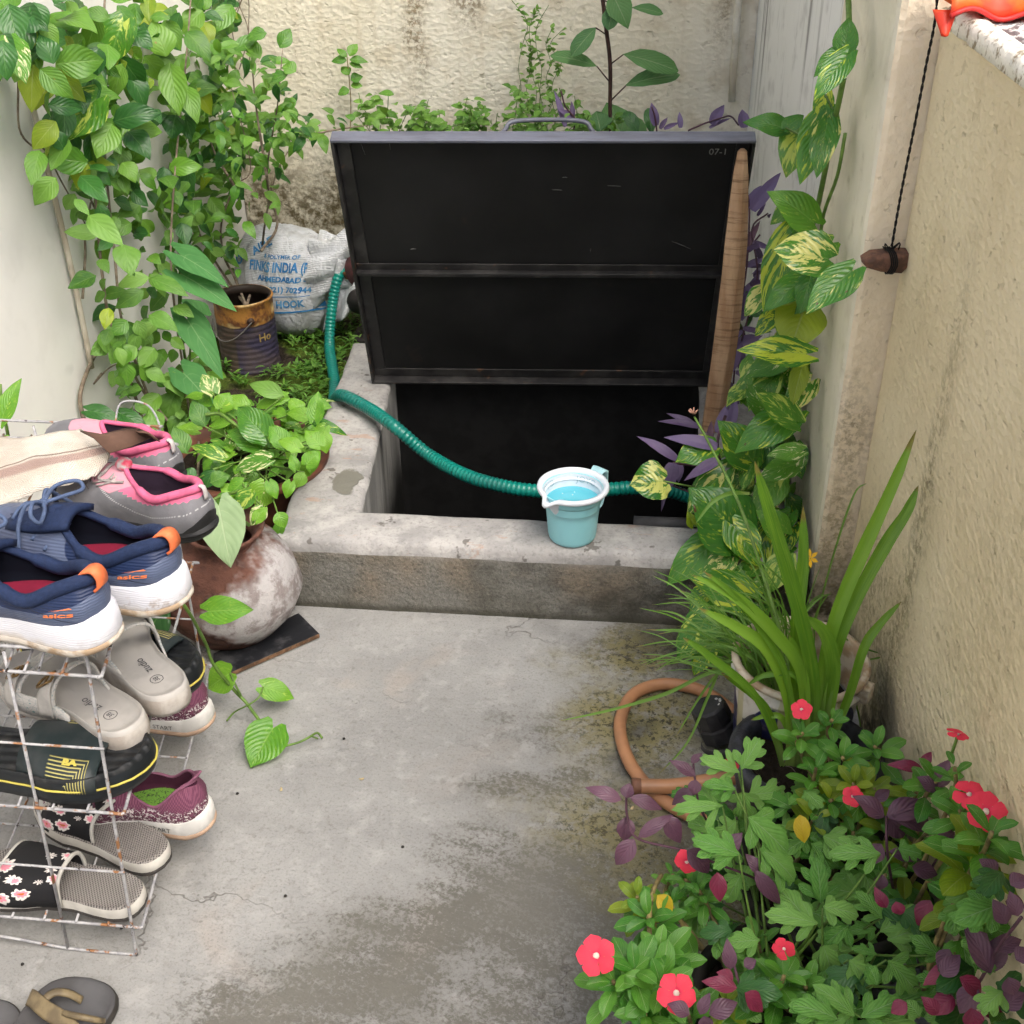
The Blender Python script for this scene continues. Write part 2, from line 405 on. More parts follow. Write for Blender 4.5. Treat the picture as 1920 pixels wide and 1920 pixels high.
sheet('ground', fx, fy, zfloor, M_FLOOR, lambda x, y: -.58 < x < .42 and 1.86 < y < 2.75)

def soil_z(x, y): return .035 + .012*noise.noise(V((x*9, y*9, 1))) + .02*max(0, (y-2.7))
sheet('soil', [-1.1+i*.04 for i in range(13)], [1.86+i*.0385 for i in range(41)], soil_z, M_SOIL)
o = sheet('back_soil', [-.62+i*.04 for i in range(28)], [2.74+i*.04 for i in range(18)], soil_z, M_SOIL)

def wall(name, label, boxes, mat, bevel=.004, cat='wall'):
    m = MB()
    for b in boxes: m.box(b[0], b[1], b[2] if len(b) > 2 else 0)
    return tag(m.build(name, mat, smooth=False, bevel=bevel), label, cat)
wall('left_wall', 'white limewashed side wall behind the shoe rack and the climbing vine', [((XL-.2, -2.5, -.02), (XL, YB+.2, 2.6))], M_LWALL)
wall('back_wall', 'cream back wall stained brown, behind the open tank lid', [((XL+.002, YB, -.02), (.62, YB+.2, 2.4))], M_BWALL)
# whitewashed side wall past the pillar
m = MB(); m.add([(.425, 2.24, -.02), (.37, 3.397, -.02), (.62, 3.397, -.02), (.62, 2.24, -.02), (.425, 2.24, 2.4), (.37, 3.397, 2.4), (.62, 3.397, 2.4), (.62, 2.24, 2.4)],
                [(0, 1, 5, 4), (1, 2, 6, 5), (2, 3, 7, 6), (3, 0, 4, 7), (4, 5, 6, 7)])
tag(m.build('whitewashed_wall', M_STRIP, smooth=False), 'streaky grey whitewashed wall between the pillar and the back wall', 'wall')
# pillar: front face and side face differ
m = MB(); m.box((.39, 1.80, -.02), (.60, 2.25, 2.6))
o = m.build('pillar', [M_PILLAR, M_PSIDE], smooth=False, bevel=.012)
for f in o.data.polygons:
    if abs(f.normal.x) > .5: f.material_index = 1
tag(o, 'cream plastered pillar with a stone hung on it by a string', 'pillar')
# parapet: wall + coping
par = thing('parapet', 'tan rough plastered parapet wall right of the flower pots with a pale coping', 'wall', (XR, .5, 0))
m = MB(); m.box((XR, -2.5, -.02), (.80, 1.797, 1.075)); world_child(m.build('wall', M_RWALL, smooth=False, bevel=.006), par)
g = G('streaked_stone_slab'); p = g.pos()
sv = g.vm('MULTIPLY', g.mp(p, rot=(0, 0, .5)), (50, 14, 1))
c = g.mix(g.r(g.noise(sv, 1.6, 6, .7), .42, .56), (.80, .79, .76), (.10, .10, .105))
M_COPE = g.fin(c, .6, g.bump(g.noise(p, 60, 3), .4, .004))
g = G('chipped_white_edge'); p = g.pos()
M_CEDGE = g.fin(g.mix(g.r(g.noise(p, 60, 3, .7), .5, .66), (.86, .83, .74), (.35, .29, .2)), .8, g.bump(g.noise(p, 80, 3), .8, .006))
m = MB(); m.box((XR+.022, -2.5, 1.077), (.80, 1.795, 1.094)); world_child(m.build('coping', M_COPE, smooth=False, bevel=.004), par)
m = MB()
ys = [-.5+i*.03 for i in range(77)]
for k in range(len(ys)): pass
rs = []
for y in ys:
    j = .0045*noise.noise(V((0, y*22, 0))); j2 = .004*noise.noise(V((5, y*30, 0)))
    rs.append([V((XR-.003+j, y, 1.074)), V((XR-.002+j, y, 1.094+j2)), V((XR+.006+j, y, 1.100+j2)), V((XR+.024+j2*2, y, 1.099)), V((XR+.028, y, 1.074))])
m.rings(rs, True, (True, True)); world_child(m.build('coping_edge', M_CEDGE), par)
# thin downpipe on the back wall
m = MB(); m.tube([PY(1383, -300, 3.375), PY(1385, 0, 3.375), PY(1374, 150, 3.375), PY(1372, 190, 3.375)], .010, 10)
tag(m.build('downpipe', simple('chalky_pipe_paint', (.70, .68, .60), .8, scale=12, col2=(.5, .45, .35))), 'thin chalky pipe running down the back wall near the corner', 'pipe')
m = MB(); m.tube(spline([PX(50, 150, -1.088), PX(78, 270, -1.088), PX(112, 410, -1.088), PX(146, 560, -1.088), PX(172, 690, -1.088)], 4), .006, 8)
tag(m.build('cable_conduit', simple('yellowed_conduit', (.62, .57, .46), .7, scale=8, col2=(.42, .36, .27))), 'thin cream conduit fixed down the white left wall', 'pipe')

# ================================================================== water tank
def curb():
    t = thing('water_tank', 'low concrete curb of an open underground water tank with the blue mug on it', 'tank', (-.1, 1.8, 0))
    O = [(-.622, 1.812), (.386, 1.797), (.386, 2.74), (-.65, 2.74)]
    a_, b_, c_ = PZ(677, 957, .155), PZ(1308, 986, .155), PZ(733, 722, .155)
    I = [(a_.x, a_.y), (b_.x, b_.y), (.225, 2.58), (c_.x-.008, 2.58)]
    N = 34; prof = []
    outer = []; inner = []
    for k in range(4):
        for i in range(N):
            a = i/N; outer.append(V((*[lerp(O[k][c], O[(k+1) % 4][c], a) for c in (0, 1)], 0))); inner.append(V((*[lerp(I[k][c], I[(k+1) % 4][c], a) for c in (0, 1)], 0)))
    H = .155
    K = H/.13
    def ring(f, z, jit):
        r = []
        for a, b in zip(outer, inner):
            p = lerp(a, b, f); q = V((p.x, p.y, z))
            n = noise.noise_vector(q*13)*jit + noise.noise_vector(q*45)*jit*.4
            r.append(q + V((n.x, n.y, n.z*.5)))
        return r
    m = MB()
    rs = [ring(-.02, -.03, .001), ring(-.01, .03, .003), ring(.0, .08, .003), ring(.008, .128, .003)]
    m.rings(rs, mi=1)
    rs = [rs[-1], ring(.03, .146, .004), ring(.09, .153, .004), ring(.3, .1555, .003), ring(.5, .156, .003), ring(.7, .1555, .003), ring(.90, .155, .003), ring(.97, .152, .003), ring(1., .142, .003)]
    m.rings(rs)
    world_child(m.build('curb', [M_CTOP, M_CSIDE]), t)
    m = MB(); rs = [rs[-1]]
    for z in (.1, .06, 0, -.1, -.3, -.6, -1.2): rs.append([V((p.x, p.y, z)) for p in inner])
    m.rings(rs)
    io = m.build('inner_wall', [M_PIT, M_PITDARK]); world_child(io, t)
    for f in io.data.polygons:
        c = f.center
        if not (c.x < -.4 and f.normal.x > .5) : f.material_index = 1  # all walls but the left carry the pit's shade in their colour
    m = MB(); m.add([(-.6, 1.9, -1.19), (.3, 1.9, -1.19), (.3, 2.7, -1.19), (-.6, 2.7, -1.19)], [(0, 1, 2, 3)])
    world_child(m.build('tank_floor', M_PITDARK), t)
    # short grey outlet pipe inside
    m = MB(); m.tube([V((.215, 2.10, .035)), V((.07, 2.10, .035))], .016, 14); world_child(m.build('outlet_pipe', simple('dusty_grey_pvc', (.14, .14, .145), .6)), t)
curb()

# ================================================================== lid
M_LID = None
def lid():
    g = G('black_painted_sheet_steel'); p = g.obj()
    c = g.mix(g.r(g.noise(p, 3, 3), .35, .7), (.010, .010, .010), (.017, .017, .0175))
    c = g.mix(g.r(g.noise(p, 160, 4, .7), .68, .76, 0, .6), c, (.07, .07, .07))
    c = g.mix(g.r(g.noise(p, 9, 3, .7), .62, .75, 0, .3), c, (.05, .035, .025))
    face = g.fin(c, g.r(g.noise(p, 7, 4), .3, .7, .5, .72), g.bump(g.noise(p, 5, 4), .25, .01), .22)
    g = G('scuffed_black_angle_iron'); p = g.obj()
    c = g.mix(g.r(g.noise(p, 12, 3, .7), .42, .66), (.014, .0135, .014), (.042, .040, .039))
    c = g.mix(g.r(g.noise(p, 18, 3, .7), .62, .70, 0, .8), c, (.12, .06, .035))
    ang = g.fin(c, .5, g.bump(g.noise(p, 60, 3), .3, .002), .4)
    g = G('blue_grey_lid_finish'); p = g.obj()
    c = g.mix(g.r(g.noise(g.vm('MULTIPLY', p, (4, 30, 30)), 1.5, 5, .7), .38, .62), (.13, .14, .18), (.085, .09, .115))
    top = g.fin(c, .42, g.bump(g.noise(p, 60, 3), .2, .002), .55)
    BL, BR = PZ(703, 704, .168), PZ(1331, 710, .168)
    TL, TR = PY(627, 252, 2.285), PY(1425, 249, 2.285)
    t = thing('tank_lid', 'black steel hatch lid standing open, propped over the water tank', 'hatch lid', BL)
    ux = (BR-BL).normalized(); uz = (((TL+TR)/2)-((BL+BR)/2)); H = uz.length; uz = (uz - ux*uz.dot(ux)).normalized(); n = ux.cross(uz)  # toward camera (-Y)
    W0 = (BR-BL).length; W1 = (TR-TL).length; W = (W0+W1)/2
    M = Matrix((ux, n, uz)).transposed().to_4x4(); M.translation = (BL+BR+TL+TR)/4 - uz*H/2   # origin bottom centre
    if n.y > 0:  n = -n
    t.matrix_basis = M
    s = 1 if (M.to_3x3() @ V((0, 1, 0))).y < 0 else -1      # +s*y = towards viewer
    D = .027
    def sh(x0, x1, y0, y1, z0, z1, mb, mi=0): mb.box((x0, min(s*y0, s*y1), z0), (x1, max(s*y0, s*y1), z1), mi)
    m = MB(); sh(-W/2, W/2, -.003, 0, 0, H, m); m.build('sheet', face, t, smooth=False)
    fr = MB()
    e = .003
    sh(-W/2-e, W/2+e, -.004, D, H-e, H+e, fr, 1)            # top flange, lighter and bluer than the other frame bars
    sh(-W/2-e, -W/2+e, -.004, D, 0, H-e*1.05, fr); sh(W/2-e, W/2+e, -.004, D, 0, H-e*1.05, fr)
    sh(-W/2-e, W/2+e, -.004, D*.9, -e, e, fr)
    fr.build('frame', [ang, top], t, smooth=False, bevel=.0012)
    fr = MB()
    L = .030
    sh(-W/2+e*1.2, -W/2+L, .001, .005, .03, H-.006, fr); sh(W/2-L, W/2-e*1.2, .001, .005, .03, H-.006, fr)
    sh(-W/2+e*1.2, W/2-e*1.2, .0008, .0045, .005, .028, fr)
    fr.build('angle_leg', ang, t, smooth=False, bevel=.001)
    fr = MB(); zc = H*.50
    sh(-W/2+e*1.2, W/2-e*1.2, .0055, .008, zc+.0, zc+.017, fr); sh(-W/2+e*1.2, W/2-e*1.2, .008, .020, zc-.002, zc+.001, fr)
    sh(-W/2+e*1.2, W/2-e*1.2, .0175, .020, zc-.009, zc-.0022, fr)
    fr.build('crossbar', ang, t, smooth=False, bevel=.001)
    # handle on the outer side rising over the top edge
    m = MB(); hx = .085
    pts = spline([V((-hx-.03, -s*.004, H-.04)), V((-hx, -s*.02, H-.008)), V((-hx+.025, -s*.035, H+.004)), V((hx-.025, -s*.035, H+.004)), V((hx, -s*.02, H-.008)), V((hx+.03, -s*.004, H-.04))], 6)
    pts = [p+V((.012, 0, 0)) for p in pts]
    m.tube(pts, .0045, 8); m.build('handle', top, t)
    # scratches and chalk marks
    M_CH = simple('chalk_scratch', (.26, .26, .25), .9, spec=.1)
    m = MB()
    def mark(x, z, dx, dz, r=.0009):
        m.tube([V((x, s*.0006, z)), V((x+dx/2, s*.0006, z+dz/2+.0005)), V((x+dx, s*.0006, z+dz))], [r*.5, r, r*.5], 4, flat=.3)
    for (x, z, dx, dz) in [(-.352, H-.02, .006, -.028), (-.295, H-.02, 0, -.017), (.13, H-.12, .027, -.001), (.27, zc+.075, .04, -.02), (.04, H-.10, .01, 0), (-.28, zc+.05, .012, .002), (.02, H-.13, .02, -.001), (.10, zc+.045, .002, .01)]:
        m = MB(); mark(x, z, dx, dz); m.build('scratch', M_CH, t)
    text_mesh('07-1', .020, 'chalk_number', M_CH, lambda x, y, z: V((W/2-.062+x, s*.0015, H-.040+y)), t)
    return M, s, H, W
LM, LS, LH, LW = lid()

# prop stick
def stick():
    g = G('split_firewood'); uv = g.obj()
    q = g.vm('MULTIPLY', uv, (26, 26, 5)); wv = g.noise(g.vm('MULTIPLY', uv, (8, 8, 120)), 1, 5, .7)
    c = g.mix(g.r(g.noise(q, 1.6, 5), .35, .65), (.36, .21, .115), (.50, .33, .20))
    c = g.mix(g.r(wv, .5, .68, 0, .7), c, (.13, .07, .035))
    mt = g.fin(c, .75, g.bump(g.m_('ADD', wv, g.noise(q, 6, 4)), .6, .004), .3)
    t = LM @ V((LW/2-.02, LS*.02, LH-.025)); b = PZ(1334, 805, .157)
    pts = []; rs = []
    for k in range(15):
        a = k/14; px = lerp(1404, 1366, a) if a < .5 else lerp(1366+19, 1334, a)
        p = lerp(t, b, a) + V((.008*math.sin(a*PI), -.012*math.sin(a*PI), 0)); pts.append(p)
        rs.append(tab(a, [(0, .009), (.04, .013), (.12, .017), (.3, .022), (.6, .0245), (1, .022)]))
    m = MB(); rings = []
    d = (b-t).normalized(); sx = V((1, 0, 0)); sx = (sx-d*sx.dot(d)).normalized(); sy = d.cross(sx)
    for k, (p, r) in enumerate(zip(pts, rs)):
        ring = []
        for j, (cx, cy) in enumerate([(-1, -.5), (-.25, -.72), (.3, -.78), (1, -.45), (1, .5), (0, .6), (-.95, .5)]):
            q = p+sx*cx*r+sy*cy*r*-1; ring.append(q+noise.noise_vector(q*30)*.0012)
        rings.append(ring)
    rings = [[lerp(pts[0], q, .35)-d*.006 for q in rings[0]]]+rings
    m.rings(rings, True, (True, True))
    root = m.build('prop_stick', mt, bevel=.0015)
    for f in root.data.polygons: f.use_smooth = False
    tag(root, 'rough brown wooden stick holding the black lid open', 'stick')
stick()
# ================================================================== tank things: hose, mug
def corr_tube(m, pts, r, pitch=.0105, amp=.14, n=14):
    """corrugated pipe along a path"""
    pts = spline(pts, 24); L = [0]
    for a, b in zip(pts, pts[1:]): L.append(L[-1]+(b-a).length)
    tot = L[-1]; k = int(tot/pitch)*5; out = []; rs = []; j = 0
    for i in range(k+1):
        s_ = tot*i/k
        while j < len(L)-2 and L[j+1] < s_: j += 1
        f = (s_-L[j])/max(1e-9, L[j+1]-L[j]); out.append(lerp(pts[j], pts[j+1], f))
        rs.append(r*(1+amp*(math.sin(2*PI*i/5)*.5+.5)-amp*.5))
    m.tube(out, rs, n)
g = G('teal_corrugated_plastic'); p = g.pos()
M_TEAL = g.fin(g.mix(g.r(g.noise(p, 9, 4), .4, .65), (.005, .21, .165), (.01, .15, .125)), .32, None, .5)
m = MB()
corr_tube(m, [PY(652, 500, 2.95), PY(634, 520, 2.93), PY(622, 580, 2.90), PY(618, 650, 2.84), PY(627, 715, 2.66), PY(626, 748, 2.52)-V((0, 0, .01)),
              PZ(640, 741, .178), PZ(690, 765, .185), PZ(740, 800, .188), PY(800, 850, 2.20), PY(860, 885, 2.12), PY(920, 906, 2.07), PY(1000, 920, 2.04), PY(1100, 921, 2.04), PY(1180, 915, 2.06), PY(1250, 920, 2.10), PY(1300, 935, 2.12)], .0137)
tag(m.build('hose', M_TEAL), 'teal corrugated hose sagging across the open tank mouth', 'hose')

def mug():
    c = PZ(1073, 1000, .157); c = V((c.x, 1.858, .157)); 
    t = thing('mug', 'light blue plastic bathroom mug full of water on the tank curb', 'mug', c)
    g = G('sky_blue_plastic'); p = g.obj(); blue = g.fin(g.mix(g.noise(p, 20, 3), (.27, .62, .69), (.31, .66, .72)), .38, g.bump(g.noise(p, 40, 3), .05, .001), .5)
    white = simple('milky_white_plastic', (.74, .79, .86), .35, .03, spec=.5)
    H = .108; R0, R1 = .044, .054
    m = MB(); m.lathe([(0, .004), (R0-.008, .003), (R0-.002, 0), (R0, .003), (R0+.0015, .01), (lerp(R0, R1, .5), H*.5), (R1-.001, H*.80), (R1+.0005, H*.80), (R1+.001, H*.84), (R1+.003, H*.93), (R1+.004, H*.97),
                       (R1+.0015, H*.97), (R1-.0004, H*.80), (R0-.001, .02), (R0-.004, .006), (0, .006)], 56)
    m.build('body', blue, t)
    # white rim with a pouring lip (towards front-left)
    la = math.radians(232)
    def lip(a):
        d = (a-la+PI) % (2*PI)-PI; return math.exp(-(d/.17)**2)
    def ring(r, z, k=1.): 
        out = []
        for j in range(96):
            a = 2*PI*j/96; l = lip(a)*k; rr = r+l*.016
            out.append(V((rr*math.cos(a), rr*math.sin(a), z-l*.006)))
        return out
    m = MB(); R = .0585
    m.rings([ring(R-.012, H*.62, .1), ring(R-.0085, H*.74, .4), ring(R-.0055, H*.86, .7), ring(R-.003, H*.96), ring(R-.001, H+.0035), ring(R+.004, H+.005), ring(R+.0075, H+.003), ring(R+.0085, H-.001), ring(R+.0065, H-.0045), ring(R+.001, H-.004), ring(R-.004, H*.90, .6), ring(R-.008, H*.86, .3)])
    m.build('rim', white, t)
    g = G('water_in_blue_mug'); 
    g.b.inputs["Base Color"].default_value = (.10, .47, .58, 1); g.b.inputs["Roughness"].default_value = .06; g.b.inputs["Specular IOR Level"].default_value = .5
    g.put(g.b.inputs["Normal"], g.bump(g.noise(g.obj(), 18, 2), .12, .002))
    m = MB(); m.add([(0, 0, H*.73)]+[tuple(p*.995) [:2]+(H*.73,) for p in ring(R-.0085, H*.74, .42)], [(0, i+1, (i+1) % 96+1) for i in range(96)])
    m.build('water', g.m, t)
    M_BUB = simple('bubble_film', (.6, .85, .88), .1, spec=.6); bub = random.Random(3)
    for i in range(9):
        m = MB(); a = bub.uniform(0, 2*PI); r = bub.uniform(.01, .042); m.lathe([(.0014, 0), (.0011, .0008), (0, .0012)], 8, (r*math.cos(a), r*math.sin(a), H*.73)); m.build('bubble', M_BUB, t)
    # handle behind right: bracket seen over the rim
    m = MB(); ha = math.radians(52); ux = V((math.cos(ha), math.sin(ha), 0)); uy = V((-ux.y, ux.x, 0))
    secs = []
    for (d, z, wd) in [(R+.003, H-.003, .013), (R+.014, H+.003, .015), (R+.026, H-.004, .013), (R+.028, H-.04, .011), (R+.018, H-.075, .009), (R-.006, H-.085, .009)]:
        c0 = ux*d+V((0, 0, z)); secs.append([c0+uy*wd, c0+uy*wd+V((0, 0, .004))+ux*.004, c0-uy*wd+V((0, 0, .004))+ux*.004, c0-uy*wd])
    m.rings(secs, True, (True, True)); m.build('handle', simple('pale_blue_plastic', (.42, .70, .76), .4, .03), t, bevel=.001)
    M_J = simple('pale_teal_print', (.38, .55, .62), .5, .02)
    for (ca, sz, tx) in ((math.radians(62), .019, 'JOYO'), (math.radians(158), .019, 'JOYO')):
        def fn(x, y, z, ca=ca):
            zz = H*.86+y*.85; rr = R-.0063+ (y*.22); a = ca-x/R; return V((rr*math.cos(a), rr*math.sin(a), zz))
        text_mesh(tx, sz, 'lettering', M_J, fn, t)
    t.rotation_euler = (0, 0, 0)
mug()

# ================================================================== paint can, bag, pump
def can():
    b = PY(466, 672, 2.82); z0 = .035
    t = thing('paint_can', 'rusty old paint can with torn blue label, used as a flower pot', 'can', (b.x, 2.84, z0))
    g = G('rusty_tin_with_old_label'); o = g.obj(); z = g.sep(o)[2]; x = g.sep(o)[0]
    rust = g.mix(g.r(g.noise(o, 30, 4, .7), .4, .62), (.34, .16, .035), (.11, .042, .018))
    rust = g.mix(g.r(g.noise(o, 16, 3), .55, .68), rust, (.55, .40, .18)); rust = g.mix(g.r(g.vm('LENGTH', g.vm('MULTIPLY', o, (1, 1, 0))), .0755, .0745), rust, (.03, .02, .015))
    dirt = g.mix(g.r(g.noise(o, 22, 4, .6), .4, .65), (.075, .055, .04), (.035, .028, .024))
    lab = g.mix(g.r(g.noise(o, 18, 4), .4, .65), (.035, .03, .06), (.06, .045, .05))
    k = g.r(g.m_('ADD', z, g.m_('MULTIPLY', g.noise(o, 12, 3), .03)), .145, .150)
    low = g.mix(g.r(x, -.012, -.006), dirt, lab)
    c = g.mix(k, low, rust)
    rib = g.m_('SINE', g.m_('MULTIPLY', z, 420))
    mt = g.fin(c, .6, g.bump(g.m_('ADD', g.m_('MULTIPLY', rib, g.r(z, .14, .13, 0, .35)), g.noise(o, 60, 3)), .5, .003), .35)
    R, H = .077, .195
    m = MB(); m.lathe([(0, 0), (R, 0), (R+.002, .004), (R, .008), (R, H-.05), (R+.001, H-.045), (R, H-.04), (R, H-.008), (R+.003, H-.003), (R+.003, H), (R-.004, H+.001), (R-.010, H-.004), (R-.011, H-.02), (R-.003, H-.022), (R-.003, .06)], 48)
    m.build('body', mt, t)
    m = MB(); m.lathe([(R-.002, H-.055), (.03, H-.05), (0, H-.05)], 24); m.build('soil', M_POTSOIL, t)
    m = MB(); ea = math.radians(-62)
    m.lathe([(0, .006), (.008, .005), (.010, .0)], 14, M=Matrix.Translation(V((R*math.cos(ea), R*math.sin(ea), H-.045))) @ V((math.cos(ea), math.sin(ea), 0)).to_track_quat('Z', 'Y').to_matrix().to_4x4())
    m.build('handle_lug', simple('dark_rusted_lug', (.05, .025, .015), .6), t)
    m = MB(); pts = []
    for i in range(22):
        a = ea-1.9*i/21; pts.append(V(((R+.008)*math.cos(a), (R+.008)*math.sin(a), H-.045-.055*math.sin(PI*min(1, i/21*.9)))))
    m.tube(pts, .0016, 6); m.build('wire_handle', simple('grey_wire', (.16, .15, .14), .5), t)
    def fn(x, y, z):
        a = math.radians(-37)+x/R; return V(((R+.0012)*math.cos(a), (R+.0012)*math.sin(a), .098+y))
    text_mesh('Ho', .030, 'lettering', simple('faded_gold_print', (.40, .28, .09), .7), fn, t, bold=.0004)
can()

def bag():
    c = V((-.880, 3.03, .20)); t = thing('sack', 'white woven plastic sack with blue print tied around the pump', 'sack', (c.x, c.y, .04))
    g = G('dirty_woven_plastic'); p = g.pos(); z = g.sep(p)[2]
    cc = g.mix(g.r(g.noise(p, 14, 4, .6), .4, .66), (.60, .62, .65), (.44, .45, .46))
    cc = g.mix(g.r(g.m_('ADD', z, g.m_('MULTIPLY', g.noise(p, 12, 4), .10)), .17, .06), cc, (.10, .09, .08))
    fold = g.noise(g.vm('MULTIPLY', p, (10, 10, 4)), 1.6, 3, .6, 1.2)
    wv = g.m_('MULTIPLY', g.m_('SINE', g.m_('MULTIPLY', z, 1500)), .03)
    mt = g.fin(cc, .55, g.bump(g.m_('ADD', fold, g.m_('ADD', wv, g.m_('MULTIPLY', g.noise(p, 45, 3, .6, 1), .25))), .8, .02), .35)
    m = MB(); rs = []; N = 64
    def surf(u, v):
        """u angle round, v 0 bottom..1 top"""
        ph = (v-.5)*PI; r = math.cos(ph)**.62 if abs(v-.5) < .4999 else 0.
        q = V((.158*r*math.cos(u), .115*r*math.sin(u), .150*math.sin(ph)))
        q.z += .012*math.cos(u)*-1*v
        d = V((0, 0, 0)); a = noise.noise(V((u*1.0, v*3, 0)))*.012
        cr = abs(noise.noise(V((math.cos(u)*2.4, math.sin(u)*2.4, v*2.2))))*.030 + abs(noise.noise(V((math.cos(u)*6, math.sin(u)*6, v*5))))*.012
        s_ = 1-cr/.15*1.0+a*3
        return c+V((q.x*s_, q.y*s_, q.z*(1-cr*.8)))
    for k in range(41): rs.append([surf(2*PI*j/N, .002+.996*k/40) for j in range(N)])
    m.rings(rs, True, (True, True)); body = m.build('body', mt); world_child(body, t)
    # bunched neck reaching right to the pump
    m = MB(); rs = []; path = spline([c+V((.09, -.02, .03)), c+V((.14, -.04, .06)), c+V((.19, -.03, .085)), c+V((.225, -.03, .10))], 6)
    for i, q in enumerate(path):
        a = i/(len(path)-1); r = tab(a, [(0, .10), (.35, .075), (.6, .082), (1, .105)])
        ring = []
        for j in range(48):
            th_ = 2*PI*j/48; rr = r*(1+.13*math.sin(th_*7+a*2)+.07*math.sin(th_*13-a*3)) 
            ring.append(q+V((.35*rr*math.cos(th_)*.4, rr*math.cos(th_)*.75, rr*math.sin(th_)*1.05-.02*a)))
        rs.append(ring)
    m.rings(rs, True, (False, True)); world_child(m.build('neck', mt), t)
    # hanging flap over the hose end
    m = MB(); rs = []
    for i in range(14):
        a = i/13; row = []
        for j in range(15):
            b = j/14; x = c.x+.16+.09*b-.05*a; z = c.z+.10-.20*a*(1-.3*b); y = c.y-.09-.03*math.sin(b*9+a*2)*.5-.02*a
            row.append(V((x, y, z)))
        rs.append(row)
    m.rings(rs, False); world_child(m.build('flap', mt, solid=.001), t)
    from mathutils.bvhtree import BVHTree
    bv = BVHTree.FromPolygons([v.co for v in body.data.vertices], [p.vertices for p in body.data.polygons])
    M_INK = simple('faded_blue_ink', (.02, .17, .42), .6, .3, 25, col2=(.10, .30, .52))
    fwd = V((.12, 1, -.12)).normalized()
    ux = V((1, -.12, 0)).normalized(); uz = V((0, .0, 1))
    def proj(cx, cz, rot=0., sx=1., shear=0.):
        def fn(x, y, z):
            x, y = x*sx+y*shear, y
            xx = x*math.cos(rot)-y*math.sin(rot); yy = x*math.sin(rot)+y*math.cos(rot)
            o_ = c+ux*(cx+xx)+uz*(cz+yy)-fwd*.6
            h = bv.ray_cast(o_, fwd)
            return (h[0]-fwd*.0022) if h[0] else (o_+fwd*.55)
        return fn
    ink = lambda tx, sz, cx, cz, rot=0., sx=1., b=.0008: text_mesh(tx, sz, 'printed_text', M_INK, proj(cx, cz, rot, sx, .1), t, bold=b, world=True)
    ink('FINKS INDIA (P.', .036, .012, .060, -.03, .66, .0012)
    ink('& POLYMER OF', .014, .02, .088, -.03, 1., .0003)
    ink('AHMEDABAD - 2', .020, .025, .028, -.05, .95)
    ink('(021) 702944', .021, .035, .000, -.03, 1.)
    ink('USE NO HOOK', .028, -.010, -.043, .06, .86, .001)
    ink('AIRE', .03, -.035, .112, .55, 1.)
    ink('OC', .03, -.105, .075, .85, 1., .0014)
    m = MB()
    def line(x0, z0, x1, z1, wd):
        f = proj(0, 0); P0 = [f(lerp(x0, x1, i/24)-0, lerp(z0, z1, i/24), 0) for i in range(25)]
        up = V((0, 0, wd/2)); m.rings([[p_-up for p_ in P0], [p_+up for p_ in P0]], False)
    line(-.12, -.022, .115, -.016, .0022); line(-.125, -.072, .12, -.058, .0045); line(.115, -.055, .112, .095, .0035)
    world_child(m.build('printed_line', M_INK), t)
    m = MB(); f = proj(0, 0)
    m.add([f(.09, -.052, 0), f(.122, -.052, 0), f(.118, -.02, 0)], [(0, 1, 2)]); world_child(m.build('printed_corner', M_INK), t)
bag()
def pump():
    c = PY(668, 515, 2.98); t = thing('water_pump', 'maroon water pump half hidden behind the sack and the lid', 'pump', (c.x, c.y, .04))
    mt = simple('maroon_casting_paint', (.13, .045, .05), .5, .3, 25, col2=(.06, .03, .03)); dk = simple('dirty_dark_plastic', (.03, .025, .025), .6)
    m = MB(); R = Matrix.Translation(c+V((.035, .02, .03))) @ Matrix.Rotation(PI/2, 4, 'X'); m.lathe([(0, -.08), (.05, -.075), (.062, -.05), (.062, .05), (.05, .08), (0, .08)], 28, M=R)
    world_child(m.build('body', mt), t)
    m = MB(); R = Matrix.Translation(c+V((.02, -.02, -.05))) @ Matrix.Rotation(PI/2, 4, 'X'); m.lathe([(0, -.05), (.034, -.05), (.040, -.02), (.036, .05), (0, .055)], 24, M=R)
    world_child(m.build('outlet', dk), t)
    m = MB(); m.box((c.x-.02, c.y-.05, .03), (c.x+.07, c.y+.10, .07)); world_child(m.build('foot', dk, bevel=.004), t)
    m = MB(); m.lathe([(.017, -.012), (.019, -.01), (.019, .01), (.017, .012)], 16, M=Matrix.Translation(PY(655, 510, 2.94)) @ V((.5, .1, -1)).to_track_quat('Z', 'Y').to_matrix().to_4x4())
    world_child(m.build('hose_clamp', simple('rusty_clamp', (.22, .09, .04), .6)), t)
pump()

